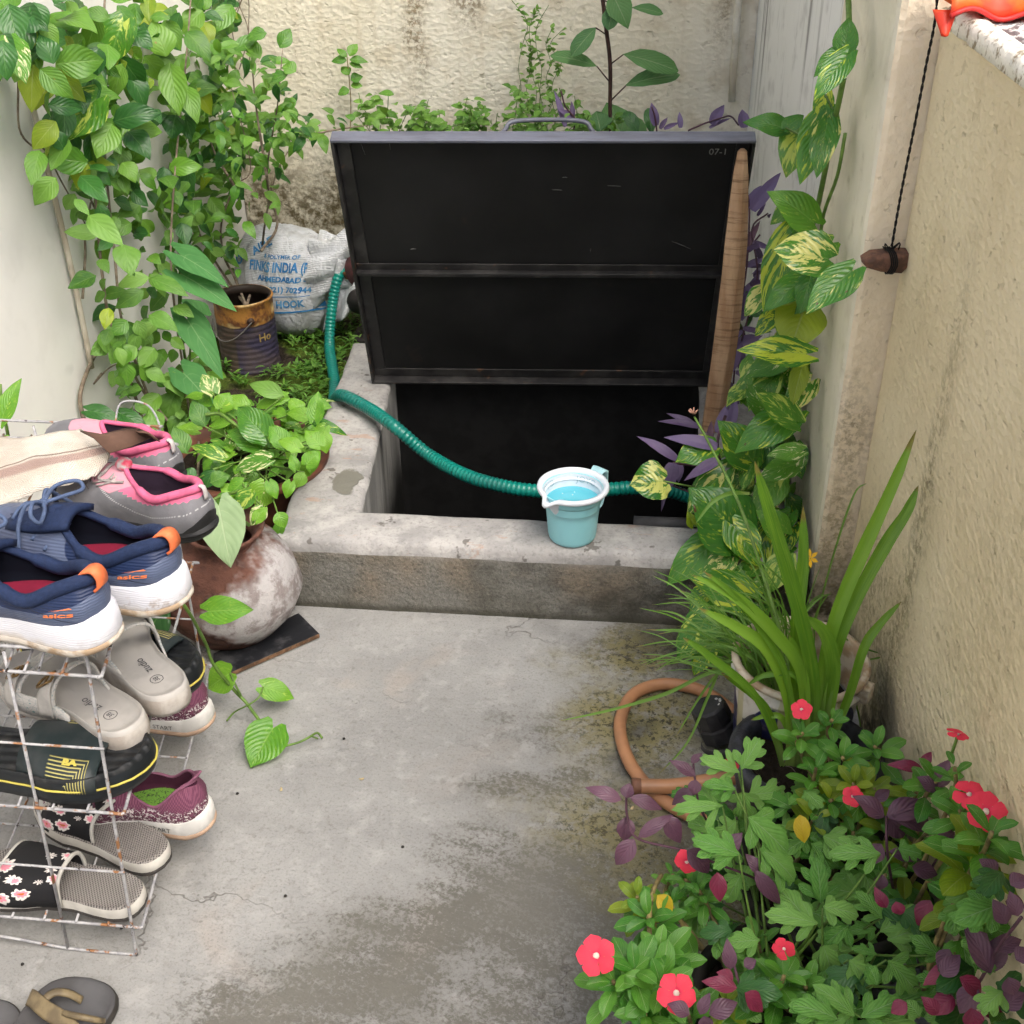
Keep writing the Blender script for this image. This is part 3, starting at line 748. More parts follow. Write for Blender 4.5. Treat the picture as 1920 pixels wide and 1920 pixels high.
# ================================================================== clay pots, board
def matka():
    c = V((-.690, 1.732, 0)); t = thing('clay_water_pot', 'round clay water pot with peeling whitewash beside the curb corner', 'pot', c)
    g = G('terracotta_under_peeling_whitewash'); p = g.obj(); s_ = g.sep(p)
    clay = g.mix(g.r(g.noise(p, 20, 4, .6), .4, .62), (.14, .062, .044), (.075, .036, .028))
    lime = g.mix(g.r(g.noise(p, 28, 4, .7), .45, .62), (.40, .385, .385), (.24, .21, .205))
    k = g.m_('ADD', g.m_('ADD', g.m_('MULTIPLY', s_[0], 2.6), g.m_('MULTIPLY', g.noise(p, 8, 4, .65), .9)), g.m_('MULTIPLY', g.m_('ABSOLUTE', g.m_('SUBTRACT', s_[2], .125)), -3.2))
    c_ = g.mix(g.r(k, .34, .50), clay, lime)
    mt = g.fin(c_, .8, g.bump(g.m_('ADD', g.r(k, .33, .37, 0, .5), g.noise(p, 50, 4, .7)), .8, .006), .25)
    R = .134
    prof = [(0, 0), (.05, .002), (.09, .025), (.118, .065), (R, .11), (.122, .155), (.098, .192), (.068, .206), (.058, .212), (.060, .224), (.070, .236), (.074, .242), (.070, .246), (.062, .238), (.052, .226), (.048, .21), (.075, .19), (.10, .14), (.09, .06), (0, .02)]
    m = MB(); m.lathe(prof, 56, M=Matrix.Rotation(math.radians(4), 4, 'Y') @ Matrix.Rotation(math.radians(3), 4, 'X'), rf=lambda a, z: 1+.012*math.sin(a*3+z*20))
    m.build('body', mt, t)
matka()
def bowl():
    c = PZ(478, 905, .16); c = V((c.x-.045, c.y+.10, .0)); t = thing('clay_planter', 'wide brown clay basin under the pothos by the tank curb', 'planter', c)
    m = MB(); R = .165
    m.lathe([(0, 0), (.10, 0), (R-.02, .09), (R-.004, .15), (R+.008, .156), (R+.010, .170), (R, .174), (R-.014, .168), (R-.02, .14), (R-.03, .13)], 48)
    m.build('body', simple('brown_glazed_clay', (.17, .062, .035), .55, .3, 16, col2=(.08, .03, .02)), t)
    m = MB(); m.lathe([(R-.02, .145), (.08, .15), (0, .148)], 32); m.build('soil', M_POTSOIL, t)
bowl()
def board():
    a, b, c, d = PZ(372, 1235, .012), PZ(560, 1149, .012), PZ(599, 1188, .012), PZ(452, 1250, .012)
    P = [PZ(400, 1225, .012), PZ(560, 1149, .012), PZ(599, 1188, .012), PZ(400, 1275, .012)]
    g = G('black_laminate_with_scuffs'); p = g.pos()
    cc = g.mix(g.r(g.noise(p, 26, 4, .7), .5, .7), (.013, .014, .017), (.06, .06, .065))
    mt = g.fin(cc, .4, g.bump(g.noise(p, 60, 3), .3, .002), .45)
    m = MB(); m.add([p for p in P]+[V((p.x, p.y, .003)) for p in P], [(0, 3, 2, 1), (4, 5, 6, 7), (0, 1, 5, 4), (1, 2, 6, 5), (2, 3, 7, 6), (3, 0, 4, 7)])
    for f in range(6): m.fm[f] = 0 if f == 0 else 1
    # orient: top must face up
    o = m.build('laminate_board', [mt, simple('chipped_brown_edge', (.20, .11, .06), .8, .3, 60)], smooth=False, bevel=.0008)
    bm = bmesh.new(); bm.from_mesh(o.data); bmesh.ops.recalc_face_normals(bm, faces=bm.faces); bm.to_mesh(o.data); bm.free()
    tag(o, 'scuffed black board lying on the concrete by the clay water pot', 'board')
board()

# ================================================================== right side things
def brown_hose():
    g = G('tan_rubber_hose'); p = g.pos()
    mt = g.fin(g.mix(g.r(g.noise(p, 14, 4), .4, .7), (.42, .205, .10), (.30, .15, .08)), .42, g.bump(g.noise(p, 80, 3), .1, .002), .4)
    r = .0108; z = .012
    pts = [PZ(1420, 1452, .055), PZ(1370, 1458, .045), PZ(1320, 1466, .036), PZ(1260, 1474, .034), PZ(1197, 1474, .034)]
    m = MB(); sp = spline(pts, 8); m.tube(sp, .0118, 18, caps=False)
    e = sp[-1]; d = (sp[-1]-sp[-2]).normalized()
    loop = [PZ(1440, 1570, z), PZ(1340, 1545, z), PZ(1262, 1512, z), PZ(1205, 1465, z), PZ(1172, 1410, z), PZ(1163, 1352, z), PZ(1187, 1303, z), PZ(1240, 1283, z), PZ(1300, 1290, z), PZ(1350, 1315, z), PZ(1400, 1360, z)]
    m.tube(spline(loop, 10), r, 16)
    t = m.build('rubber_hose', mt)
    tag(t, 'coiled tan rubber hose lying on the mossy concrete', 'hose')
    m = MB(); q = d.to_track_quat('Z', 'Y').to_matrix().to_4x4(); q.translation = e
    m.lathe([(.0118, -.004), (.0130, .002), (.0132, .010), (.0095, .0102), (.0088, -.02), (0, -.02)], 18, M=q)
    m.build('hose_end', simple('worn_brown_rubber', (.22, .10, .06), .6), t)
brown_hose()
def end_cap():
    c = PZ(1348, 1368, .03); ax = V((-.42, .10, .9)).normalized()
    q = ax.to_track_quat('Z', 'Y').to_matrix().to_4x4(); q.translation = c-ax*.045
    t = thing('pipe_coupling', 'black threaded pipe coupling cap lying by the rubber hose', 'pipe fitting', c)
    mt = simple('scuffed_black_pvc', (.016, .016, .018), .45, .3, 30, col2=(.04, .04, .042))
    m = MB(); m.lathe([(0, .098), (.026, .098), (.030, .095), (.031, .075), (.0315, .07)], 10, M=q); world_child(m.build('cap', mt, smooth=False, bevel=.0015), t)
    m = MB(); m.lathe([(.029, .07), (.029, .062), (.0335, .061), (.0335, .035), (.028, .033)], 9, M=q); world_child(m.build('nut', mt, smooth=False, bevel=.0015), t)
    m = MB(); m.lathe([(.036, .03), (.041, .029), (.042, .012), (.036, .01), (.030, -.06)], 32, M=q); world_child(m.build('collar', mt), t)
    M_WP = simple('dried_white_paint', (.7, .7, .68), .8)
    for (a, rr, ln, wd, hz) in [(-1.5, .0319, .009, .0025, .085), (1.9, .022, .011, .003, None), (2.3, .018, .007, .003, None), (1.4, .021, .006, .002, None)]:
        if hz is not None: ctr = V((rr*math.cos(a), rr*math.sin(a), hz)); u = V((0, 0, 1)); v = V((-math.sin(a), math.cos(a), 0))
        else: ctr = V((rr*math.cos(a), rr*math.sin(a), .0986)); u = V((-math.sin(a), math.cos(a), 0)); v = V((math.cos(a), math.sin(a), 0))
        m = MB(); m.add([q @ (ctr+u*ln*math.cos(k*PI/4)*.5+v*wd*math.sin(k*PI/4)*(.7+.3*(k % 2))) for k in range(8)], [tuple(range(8))])
        world_child(m.build('paint_splash', M_WP), t)
end_cap()
def pots():
    # painted white bucket
    c = PZ(1503, 1238, .225); c = V((min(c.x, XR-.107), c.y+.01, 0)); R, H = .097, .225
    t = thing('bucket', 'white plastic paint bucket with a blue printed band, holding grass', 'bucket', c)
    g = G('printed_bucket_plastic'); o = g.obj(); z = g.sep(o)[2]; ang = g.m_('ARCTAN2', g.sep(o)[1], g.sep(o)[0])
    wv = g.m_('ADD', z, g.m_('MULTIPLY', g.m_('SINE', g.m_('MULTIPLY', ang, 5)), .028))
    cc = g.mix(g.r(wv, .160, .157), (.62, .61, .57), (.02, .022, .10))
    cc = g.mix(g.r(g.m_('ABSOLUTE', g.m_('SUBTRACT', g.m_('FRACT', g.m_('MULTIPLY', ang, 1.1)), .5)), .12, .10), cc, (.48, .46, .30))
    cc = g.mix(g.r(g.noise(o, 22, 4, .7), .5, .7, 0, .5), cc, (.30, .25, .18))
    mt = g.fin(cc, .45, None, .4)
    m = MB(); m.lathe([(0, .0), (R-.012, .0), (R-.002, H*.8), (R-.001, H*.86), (R+.006, H*.865), (R+.006, H*.885), (R-.001, H*.89), (R, H*.97)], 48); m.build('body', mt, t)
    rim = simple('yellowed_rim_plastic', (.62, .55, .44), .5, .2, 30, col2=(.38, .26, .15))
    m = MB(); m.lathe([(R-.001, H*.955), (R+.007, H*.96), (R+.008, H*.99), (R+.003, H), (R-.003, H*.995), (R-.004, H*.9), (R-.008, H*.62)], 48); m.build('rim', rim, t)
    m = MB(); m.lathe([(R-.0035, H*.93), (R-.008, H*.60), (R-.0085, H*.58)], 48); m.build('lining', simple('grey_inner_plastic', (.42, .42, .42), .5, .2, 14), t)
    m = MB(); m.lathe([(R-.008, H*.60), (.05, H*.62), (0, H*.62)], 24); m.build('soil', M_POTSOIL, t)
    m = MB(); m.box((R-.002, -.012, H*.84), (R+.018, .012, H*.97)); m.build('handle_lug', rim, t, bevel=.003)
    t.rotation_euler = (0, 0, math.radians(-30))
    global BUCK; BUCK = c+V((0, 0, H*.6))
    # black tub
    c = PZ(1512, 1418, .15); c = V((c.x, c.y, 0)); R, H = .100, .15
    t = thing('black_tub', 'black rubber tub with a thick rolled rim, holding the lily', 'tub', c)
    mt = simple('dusty_black_rubber', (.018, .019, .024), .55, .3, 40, col2=(.045, .048, .06), bs=.5)
    m = MB(); m.lathe([(0, 0), (R-.02, 0), (R, H*.7), (R+.003, H-.02), (R+.012, H-.012), (R+.013, H), (R+.004, H+.009), (R-.007, H+.006), (R-.012, H-.004), (R-.013, H-.03)], 48); m.build('body', mt, t)
    m = MB()
    rs = []
    for k in range(9):
        r = (R-.012)*(1-k/8); rs.append([V((r*math.cos(2*PI*j/40), r*math.sin(2*PI*j/40), H-.03+.012*noise.noise(V((r*30*math.cos(2*PI*j/40), r*30*math.sin(2*PI*j/40), 2))))) for j in range(40)])
    m.rings(rs, True, (False, True)); m.build('soil', M_POTSOIL, t)
    m = MB(); q = random.Random(5)
    M_RB = simple('dry_root_fibre', (.20, .16, .12), .9)
    for i in range(14):
        m = MB(); a, r = q.uniform(0, 6.3), q.uniform(.01, .09); p0 = V((r*math.cos(a), r*math.sin(a), H-.02)); d = V((q.uniform(-1, 1), q.uniform(-1, 1), .1))*.014
        m.tube(spline([p0, p0+d*.5+V((0, 0, .004)), p0+d], 3), .0007, 4); m.build('root_bit', M_RB, t)
    global TUB; TUB = c+V((0, 0, H-.02))
    for i, (px, py, r, h, lab) in enumerate([(1560, 1640, .115, .15, 'dark round pot under the flowering shrubs beside the tan wall'), (1480, 1880, .11, .14, 'dark round pot under the leafy chrysanthemum at the bottom of the photo')]):
        c = PZ(px, py, h); t = thing('plant_pot', lab, 'pot', (min(c.x, XR-r-.02), c.y, 0), group='dark pots under the shrubs')
        m = MB(); m.lathe([(0, 0), (r*.75, 0), (r, h-.02), (r+.008, h-.018), (r+.008, h), (r-.004, h), (r-.008, h-.02)], 40); m.build('body', simple('dark_weathered_plastic', (.025, .022, .02), .6, .3), t)
        m = MB(); m.lathe([(r-.006, h-.022), (0, h-.015)], 24); m.build('soil', M_POTSOIL, t)
pots()
def hanging_stone():
    top = PY(1764, -260, 1.776); k = PY(1668, 462, 1.776)
    t = thing('hanging_stone', 'brown stone shard hung on a black twisted string against the pillar', 'stone', k)
    m = MB(); pts = [PY(1764, -260, 1.79), PY(1757, 0, 1.778), PY(1735, 130, 1.782), PY(1712, 250, 1.783), PY(1690, 360, 1.782), PY(1672, 462, 1.780)]
    pts = spline(pts, 20); n = len(pts)
    for ph in (0, PI): m.tube([p+V((math.cos(i*1.1+ph), .3*math.sin(i*1.1+ph), 0))*.0011 for i, p in enumerate(pts)], .0012, 6)
    st = simple('black_cord', (.012, .010, .009), .8, bs=.6, scale=80); world_child(m.build('string', st), t)
    m = MB(); c = PY(1657, 487, 1.768)
    ol = [(-.036, .000), (-.022, .010), (.012, .014), (.034, .014), (.037, -.006), (.028, -.018), (-.004, -.016), (-.026, -.010)]
    f_ = [c+V((x, -.010, z)) for x, z in ol]; b_ = [c+V((x*.96, .012, z*1.0+.002)) for x, z in ol]
    ff = [lerp(c+V((0, -.013, 0)), p, .6)+V((0, -.004, 0)) for p in f_]
    m.rings([b_, f_, ff], True, (True, True)); 
    o = m.build('shard', simple('broken_brick_clay', (.20, .10, .065), .8, .4, 60, bs=.6, col2=(.10, .055, .04)), smooth=False, bevel=.0015); world_child(o, t)
    bm = bmesh.new(); bm.from_mesh(o.data); bmesh.ops.recalc_face_normals(bm, faces=bm.faces); bm.to_mesh(o.data); bm.free()
    m = MB(); q = random.Random(2)
    for i in range(4):
        x = .008+i*.003; m.tube(spline([c+V((x-.01, .01, .017)), c+V((x-.004, -.012, .015)), c+V((x, -.019, -.002)), c+V((x-.004, -.012, -.018)), c+V((x-.002, .012, -.016))], 4), .0012, 5)
    for i in range(7):
        a = k+V((q.uniform(-.012, .012), -.006, q.uniform(-.008, .006))); m.tube(spline([k+V((0, -.004, -.004)), a+V((0, -.004, .004)), a+V((q.uniform(-.008, .008), 0, -.008))], 3), .0011, 5)
    world_child(m.build('knot', st), t)
hanging_stone()
def cloth():
    g = G('red_orange_synthetic_cloth'); p = g.pos()
    c = g.mix(g.r(g.noise(p, 18, 3), .45, .6), (.78, .065, .02), (.85, .16, .02))
    c = g.mix(g.r(g.noise(p, 7, 2), .55, .7), c, (.75, .04, .05))
    mt = g.fin(c, .45, g.bump(g.noise(p, 9, 3), .5, .01), .4, trans=.12)
    m = MB(); nx, ny = 40, 30; rows = []
    for j in range(ny):
        row = []
        for i in range(nx):
            a, b = i/(nx-1), j/(ny-1)
            x = .425+a*.36; y = 1.70+b*.10 + .03*(1-b)*math.sin(a*5+.5)*-1
            y = lerp(1.655+.055*a+.01*math.sin(a*9), 1.787, b)
            z = 1.104+.10*math.sin(PI*min(1, b*1.0)**.8)*(.55+.45*a)*.9+.008*noise.noise(V((x*22, y*22, 0)))+.006*math.sin(a*22+b*8)
            if x < XR+.015: z -= 0
            row.append(V((x, y, z)))
        rows.append(row)
    m.rings(rows, False)
    tri = []
    for i in range(9):
        a = i/8; w_ = .012*(1-a)+.004; c0 = lerp(PY(1772, 18, 1.675), PY(1771, 68, 1.655), a); tri.append([c0+V((-w_, 0, 0)), c0+V((0, -.004, 0)), c0+V((w_, 0, 0))])
    m.rings(tri, False)
    o = m.build('red_cloth', mt, solid=.0016)
    tag(o, 'bright orange red cloth bundled on the coping next to the pillar', 'cloth')
    m = MB(); e = rows[0]; m.tube([p+V((0, -.001, 0)) for p in e], .0035, 6); m.build('hem', simple('red_piping', (.72, .035, .03), .5), o)
cloth()
# ================================================================== shoe rack
RA = math.radians(7); RB_ = V((math.cos(-.02), math.sin(-.02), 0)); RAx = V((-math.sin(RA), math.cos(RA), 0)); RO_ = V((-.616, 1.0, 0))
def RK(u, v, z): return RO_ + RB_*(u+.04*z/.54*(1-v/.6)) + RAx*v + V((0, 0, z))
def rack():
    t = thing('shoe_rack', 'rusting white wire shoe rack full of footwear against the white wall', 'shoe rack', RK(-.15, .25, 0))
    g = G('chipped_white_wire_coating'); p = g.pos()
    c = g.mix(g.r(g.noise(p, 55, 4, .7), .42, .6), (.40, .40, .41), (.27, .27, .285))
    c = g.mix(g.r(g.noise(p, 38, 3, .65), .55, .62), c, (.26, .12, .05))
    c = g.mix(g.r(g.noise(p, 90, 2), .66, .70), c, (.03, .02, .018))
    mt = g.fin(c, .5, g.bump(g.noise(p, 160, 3), .5, .001), .4)
    r = .0017; r2 = .0022; Dp = .54; Lu = -.34
    def wire(pts, rr=r): 
        m = MB(); m.tube(pts, rr, 7); return m
    def part(name, ms):
        M_ = MB()
        for q in ms: M_.add(q.v, q.f)
        world_child(M_.build(name, mt), t)
    for v in (0, Dp):
        ms = [wire(spline([RK(.0, v, .50), RK(0, v, .3), RK(0, v, .03), RK(-.003, v, .004), RK(-.02, v, .002), RK(-.10, v, .004), RK(-.2, v, .018), RK(Lu, v, .018)], 6), r2)]
        for u in (-.098, -.2, -.3): ms.append(wire([RK(u, v, .016 if u < -.1 else .002), RK(u, v, .27), RK(u, v, .53)], r2))
        for z in (.172, .39): ms.append(wire([RK(Lu, v-.003, z), RK(.004, v-.003, z)]))
        ms.append(wire(spline([RK(0, v, .48), RK(0, v, .53), RK(-.005, v, .537), RK(-.02, v, .538), RK(Lu, v, .538)], 5), r2))
        if v: ms.append(wire(spline([RK(0, v, .50), RK(0, v+.01, .54), RK(-.02, v+.03, .56), RK(-.06, v+.03, .56), RK(-.07, v, .53)], 5)))
        part('end_frame', ms)
    for z in (.067, .283, .505):
        e = .016
        ms = [wire(spline([RK(Lu, -.005, z), RK(-.02, -.005, z), RK(e-.004, -.005, z), RK(e, .004, z), RK(e, .05, z), RK(e, .27, z), RK(e, Dp-.03, z), RK(e-.003, Dp+.004, z), RK(e-.02, Dp+.005, z), RK(Lu, Dp+.005, z)], 5), r2)]
        for u in (-.03, -.075, -.12, -.165, -.21, -.255, -.3): ms.append(wire([RK(u, -.008, z+.004), RK(u, Dp+.008, z+.004)]))
        for v in (.16, .32, .46): ms.append(wire([RK(Lu, v, z-.003), RK(e, v, z-.003)]))
        if z > .5:
            for u in (-.03, -.06, -.098, -.14, -.18): ms.append(wire([RK(u, -.005, z), RK(u+.012, .012, z+.032)]))
        part('shelf', ms)
rack()

# ================================================================== footwear
FW_T = [(0, 0), (.008, .26), (.03, .46), (.07, .60), (.13, .68), (.22, .69), (.36, .66), (.5, .76), (.62, .94), (.72, 1.0), (.80, .97), (.87, .86), (.93, .68), (.97, .46), (.993, .22), (1, 0)]
def foot(L, W, n=36, side=1):
    """outline of a sole, heel at 0, toe at L; returns list of points"""
    ts = [(1-math.cos(PI*i/n))/2 for i in range(n+1)]; out = []
    for i in range(n): t_ = ts[i]; out.append((t_, 1))
    for i in range(n, 0, -1): out.append((ts[i], -1))
    res = []
    for t_, s in out:
        w_ = tab(t_, FW_T)*W/2; bend = side*.07*W*(math.sin(PI*t_)**2)*-1 + side*.10*W*max(0, t_-.6)
        k = 1 + (.05 if s*side > 0 else -.03)*math.sin(PI*t_)
        res.append(V((t_*L, s*w_*k+bend, 0)))
    return res, out
def place(px, py, z, tx, ty, name, label, cat, group, roll=0, heading=None, toe=0.):
    p = PZ(px, py, z)
    if heading is None:
        q = PZ(tx, ty, z); h = math.atan2(q.y-p.y, q.x-p.x)
    else: h = math.radians(heading)
    if toe: h += PI; p = p-V((math.cos(h), math.sin(h), 0))*toe
    M = Matrix.Translation(V((p.x, p.y, z))) @ Matrix.Rotation(h, 4, 'Z') @ Matrix.Rotation(math.radians(roll), 4, 'X')
    return thing(name, label, cat, group=group, mat=M)

def sneaker(t, L, W, Hh, mats, side=1, sole_h=(.036, .024), open_l=.50, low=.062, tongue=.105, tab_col=None, laces=True, sole_gap=True, throat=.62, collar_r=.006, bulge=.5, heel_kick=0.):
    ol, ts = foot(L, W, 32, side); N = len(ol)
    sh = lambda tt: lerp(sole_h[0], sole_h[1], min(1, tt*1.6))
    def ring(sx, z0, off=0., zf=None):
        r = []
        for p, (tt, s) in zip(ol, ts):
            cx, cy = L*.46, 0
            q = V((cx+(p.x-cx)*sx+ (0), p.y*(sx+.0), (zf(tt) if zf else z0)+ .012*max(0, tt-.82)/.18*L/.28 + (.006*max(0, .12-tt)/.12)))
            r.append(q)
        return r
    m = MB()
    m.rings([ring(.93, .002), ring(.985, 0), ring(1.03, .006), ring(1.05, .014), ring(1.045, 0, zf=lambda tt: sh(tt)*.6), ring(1.03, 0, zf=lambda tt: sh(tt)*.95), ring(.99, 0, zf=lambda tt: sh(tt)+.002), ring(.90, 0, zf=lambda tt: sh(tt)-.002)], True, (True, True))
    sole = m.build('sole', mats['sole'], t)
    if mats.get('outsole'):
        m = MB(); m.rings([ring(.90, -.001), ring(1.02, -.0015), ring(1.052, .003), ring(1.054, .007), ring(1.03, .009)], True, (True, False)); m.build('outsole', mats['outsole'], t)
    # opening outline
    op = []
    for p, (tt, s) in zip(ol, ts):
        a = tt; 
        x = L*(.035+open_l*a**.9); k = math.sin(PI*min(1, (a*1.0))**.8)
        wd = W*.33*(math.sin(PI*a)**.55 if 0 < a < 1 else 0)*(1-.45*max(0, a-.55)/.45)
        z = tab(a, [(0, Hh), (.12, Hh-.004), (.42, low), (.6, low+.010), (.85, tongue*.93), (1, tongue)])
        op.append(V((x, s*wd, z)))
    for _ in range(3): op = [(op[i-1]+op[i]*2+op[(i+1) % len(op)])/4 for i in range(len(op))]
    K = 12; rs = []
    for k in range(K+1):
        f = k/K; row = []
        for i, (p, (tt, s)) in enumerate(zip(ring(.985, 0, zf=lambda tt: sh(tt)-.004), ts)):
            q = op[i]; fx = f**(1.35+1.1*max(0, tt-.45)); fz = f**(.95-.38*max(0, tt-.4)/.6)
            fy = f**1.25
            w_ = V((lerp(p.x, q.x, fx), lerp(p.y, q.y, fy), lerp(p.z, q.z, fz)))
            bl = math.sin(PI*f)*.006*(1-.4*tt); w_.y += s*bl*(1 if .03 < tt < .97 else 0)
            if tt < .1: w_.x -= math.sin(PI*f)*.005-heel_kick*f
            row.append(w_)
        rs.append(row)
    m = MB(); uv = [(tt, k/K) for k in range(K+1) for (tt, s) in ts]; m.rings(rs, True, uvs=uv)
    up = m.build('upper', mats['upper'], t)
    # lining
    inn = [op]; 
    for f, zz in ((.25, .0), (.6, .0), (1., .0)):
        inn.append([V((lerp(q.x, L*.30, -.06*f if q.x > L*.3 else .03*f), q.y*(1-.10*f), lerp(q.z, sh(0)+.004, f))) for q in op])
    m = MB(); m.rings(inn, True, (False, True)); m.build('lining', mats['lining'], t)
    if mats.get('insole'):
        m = MB(); m.add([V((q.x*.97+.003, q.y*.86, sh(0)+.006)) for q in op], [tuple(range(N))]); m.build('insole', mats['insole'], t)
    # padded collar
    m = MB(); pts = [op[i] for i in range(N)]+[op[0], op[1]]
    rr = [collar_r*(1.0 if ts[i % N][0] < .6 else .6) for i in range(N+2)]
    m.tube(pts, rr, 8, caps=False); m.build('collar', mats['collar'], t)
    return op, sh, rs, ts

def band_path(rs, ts, tt, f0, f1, side):
    idx = min((i for i, (a, s) in enumerate(ts) if s == side), key=lambda i: abs(ts[i][0]-tt))
    K = len(rs)-1; return [rs[int(round(lerp(f0, f1, k/6)*K))][idx] for k in range(7)]

def lace_set(t, rs, ts, op, L, mat, n=4, t0=.55, dt=.08, loops=True, r=.0022):
    m = MB()
    for k in range(n):
        tt = t0+dt*k
        i1 = min((i for i, (a, s) in enumerate(ts) if s == 1), key=lambda i: abs(ts[i][0]-(tt+.16))); i2 = min((i for i, (a, s) in enumerate(ts) if s == -1), key=lambda i: abs(ts[i][0]-(tt+.16)))
        a, b = rs[9][i1], rs[9][i2]; c = (a+b)/2; c.z = max(a.z, b.z)+.008
        m.tube(spline([a+V((0, .002, .001)), lerp(a, c, .5)+V((0, 0, .003)), c, lerp(b, c, .5)+V((.0, 0, .003)), b+V((0, -.002, .001))], 4), r, 6)
    if loops:
        c = op[len(op)//2]+V((.012, 0, .006))
        for s in (1, -1):
            m.tube(spline([c, c+V((-.004, s*.020, .012)), c+V((-.018, s*.042, .010)), c+V((-.026, s*.040, .001)), c+V((-.016, s*.018, .002)), c], 6), r*1.15, 7)
            m.tube(spline([c, c+V((.008, s*.018, .006)), c+V((.010, s*.036, -.012)), c+V((.004, s*.050, -.032)), c+V((.008, s*.053, -.050))], 6), r*1.15, 7)
        m.lathe([(0, -.005), (.005, -.003), (.0055, 0), (.004, .004), (0, .005)], 10, c)
    m.build('laces', mat, t)

def mesh_knit(name, c1, c2, sc_=900, speck=None, rough=.8):
    g = G(name); o = g.obj(); s_ = g.sep(o)
    k = g.m_('MULTIPLY', g.m_('SINE', g.m_('MULTIPLY', s_[0], sc_)), g.m_('SINE', g.m_('MULTIPLY', g.m_('ADD', s_[1], s_[2]), sc_)))
    c = g.mix(g.r(k, -.4, .6), c2, c1); c = g.mix(g.r(g.noise(o, 26, 3), .4, .7, 0, .35), c, c2)
    if speck:
        col, z0, z1, x1 = speck
        m2 = g.m_('MULTIPLY', g.r(g.m_('ADD', s_[2], g.m_('MULTIPLY', g.noise(o, 30, 2), .02)), z1, z0), 1.)
        n1 = g.noise(o, 210, 2, .6, .8); 
        c = g.mix(g.m_('MULTIPLY', m2, g.r(n1, .44, .48, 0, .75)), c, (.075, .035, .045)); c = g.mix(g.m_('MULTIPLY', m2, g.r(n1, .54, .57)), c, col)
    return g.fin(c, rough, g.bump(k, .35, .001), .25)

M_MID = None
def white_foam(name, dirt=.5):
    g = G(name); o = g.obj(); z = g.sep(o)[2]
    w_ = g.n("ShaderNodeTexWave"); g.put(w_.inputs[0], g.vm('MULTIPLY', o, (30, 30, 90))); w_.bands_direction = 'Z'; w_.inputs["Scale"].default_value = 1.2; w_.inputs["Distortion"].default_value = 6; w_.inputs["Detail"].default_value = 2
    c = g.mix(g.r(g.m_('ADD', z, g.m_('MULTIPLY', g.noise(o, 40, 3), .018)), .028, .008, 0, 1), (.68, .69, .74), (.52, .45, .36))
    c = g.mix(g.m_('MULTIPLY', g.r(g.noise(o, 45, 4, .7), .50, .68, 0, dirt), g.r(z, .045, .0)), c, (.25, .16, .09))
    return g.fin(c, .5, g.bump(w_.outputs[1], .3, .001), .35)
GR_B = 'pair of navy running shoes on the rack'; GR_P = 'pair of grey and pink slip on shoes'; GR_Z = 'pair of beige buckled sandals'; GR_S = 'pair of black and yellow slides'
GR_M = 'pair of mauve knit sneakers'; GR_F = 'pair of floral grey slippers'
M_LACE = simple('slate_blue_lace', (.085, .125, .23), .8, .15, 60, bs=.5, bscale=600)
M_ORANGE = simple('orange_webbing', (.85, .20, .07), .6, .1, 60, bscale=500)
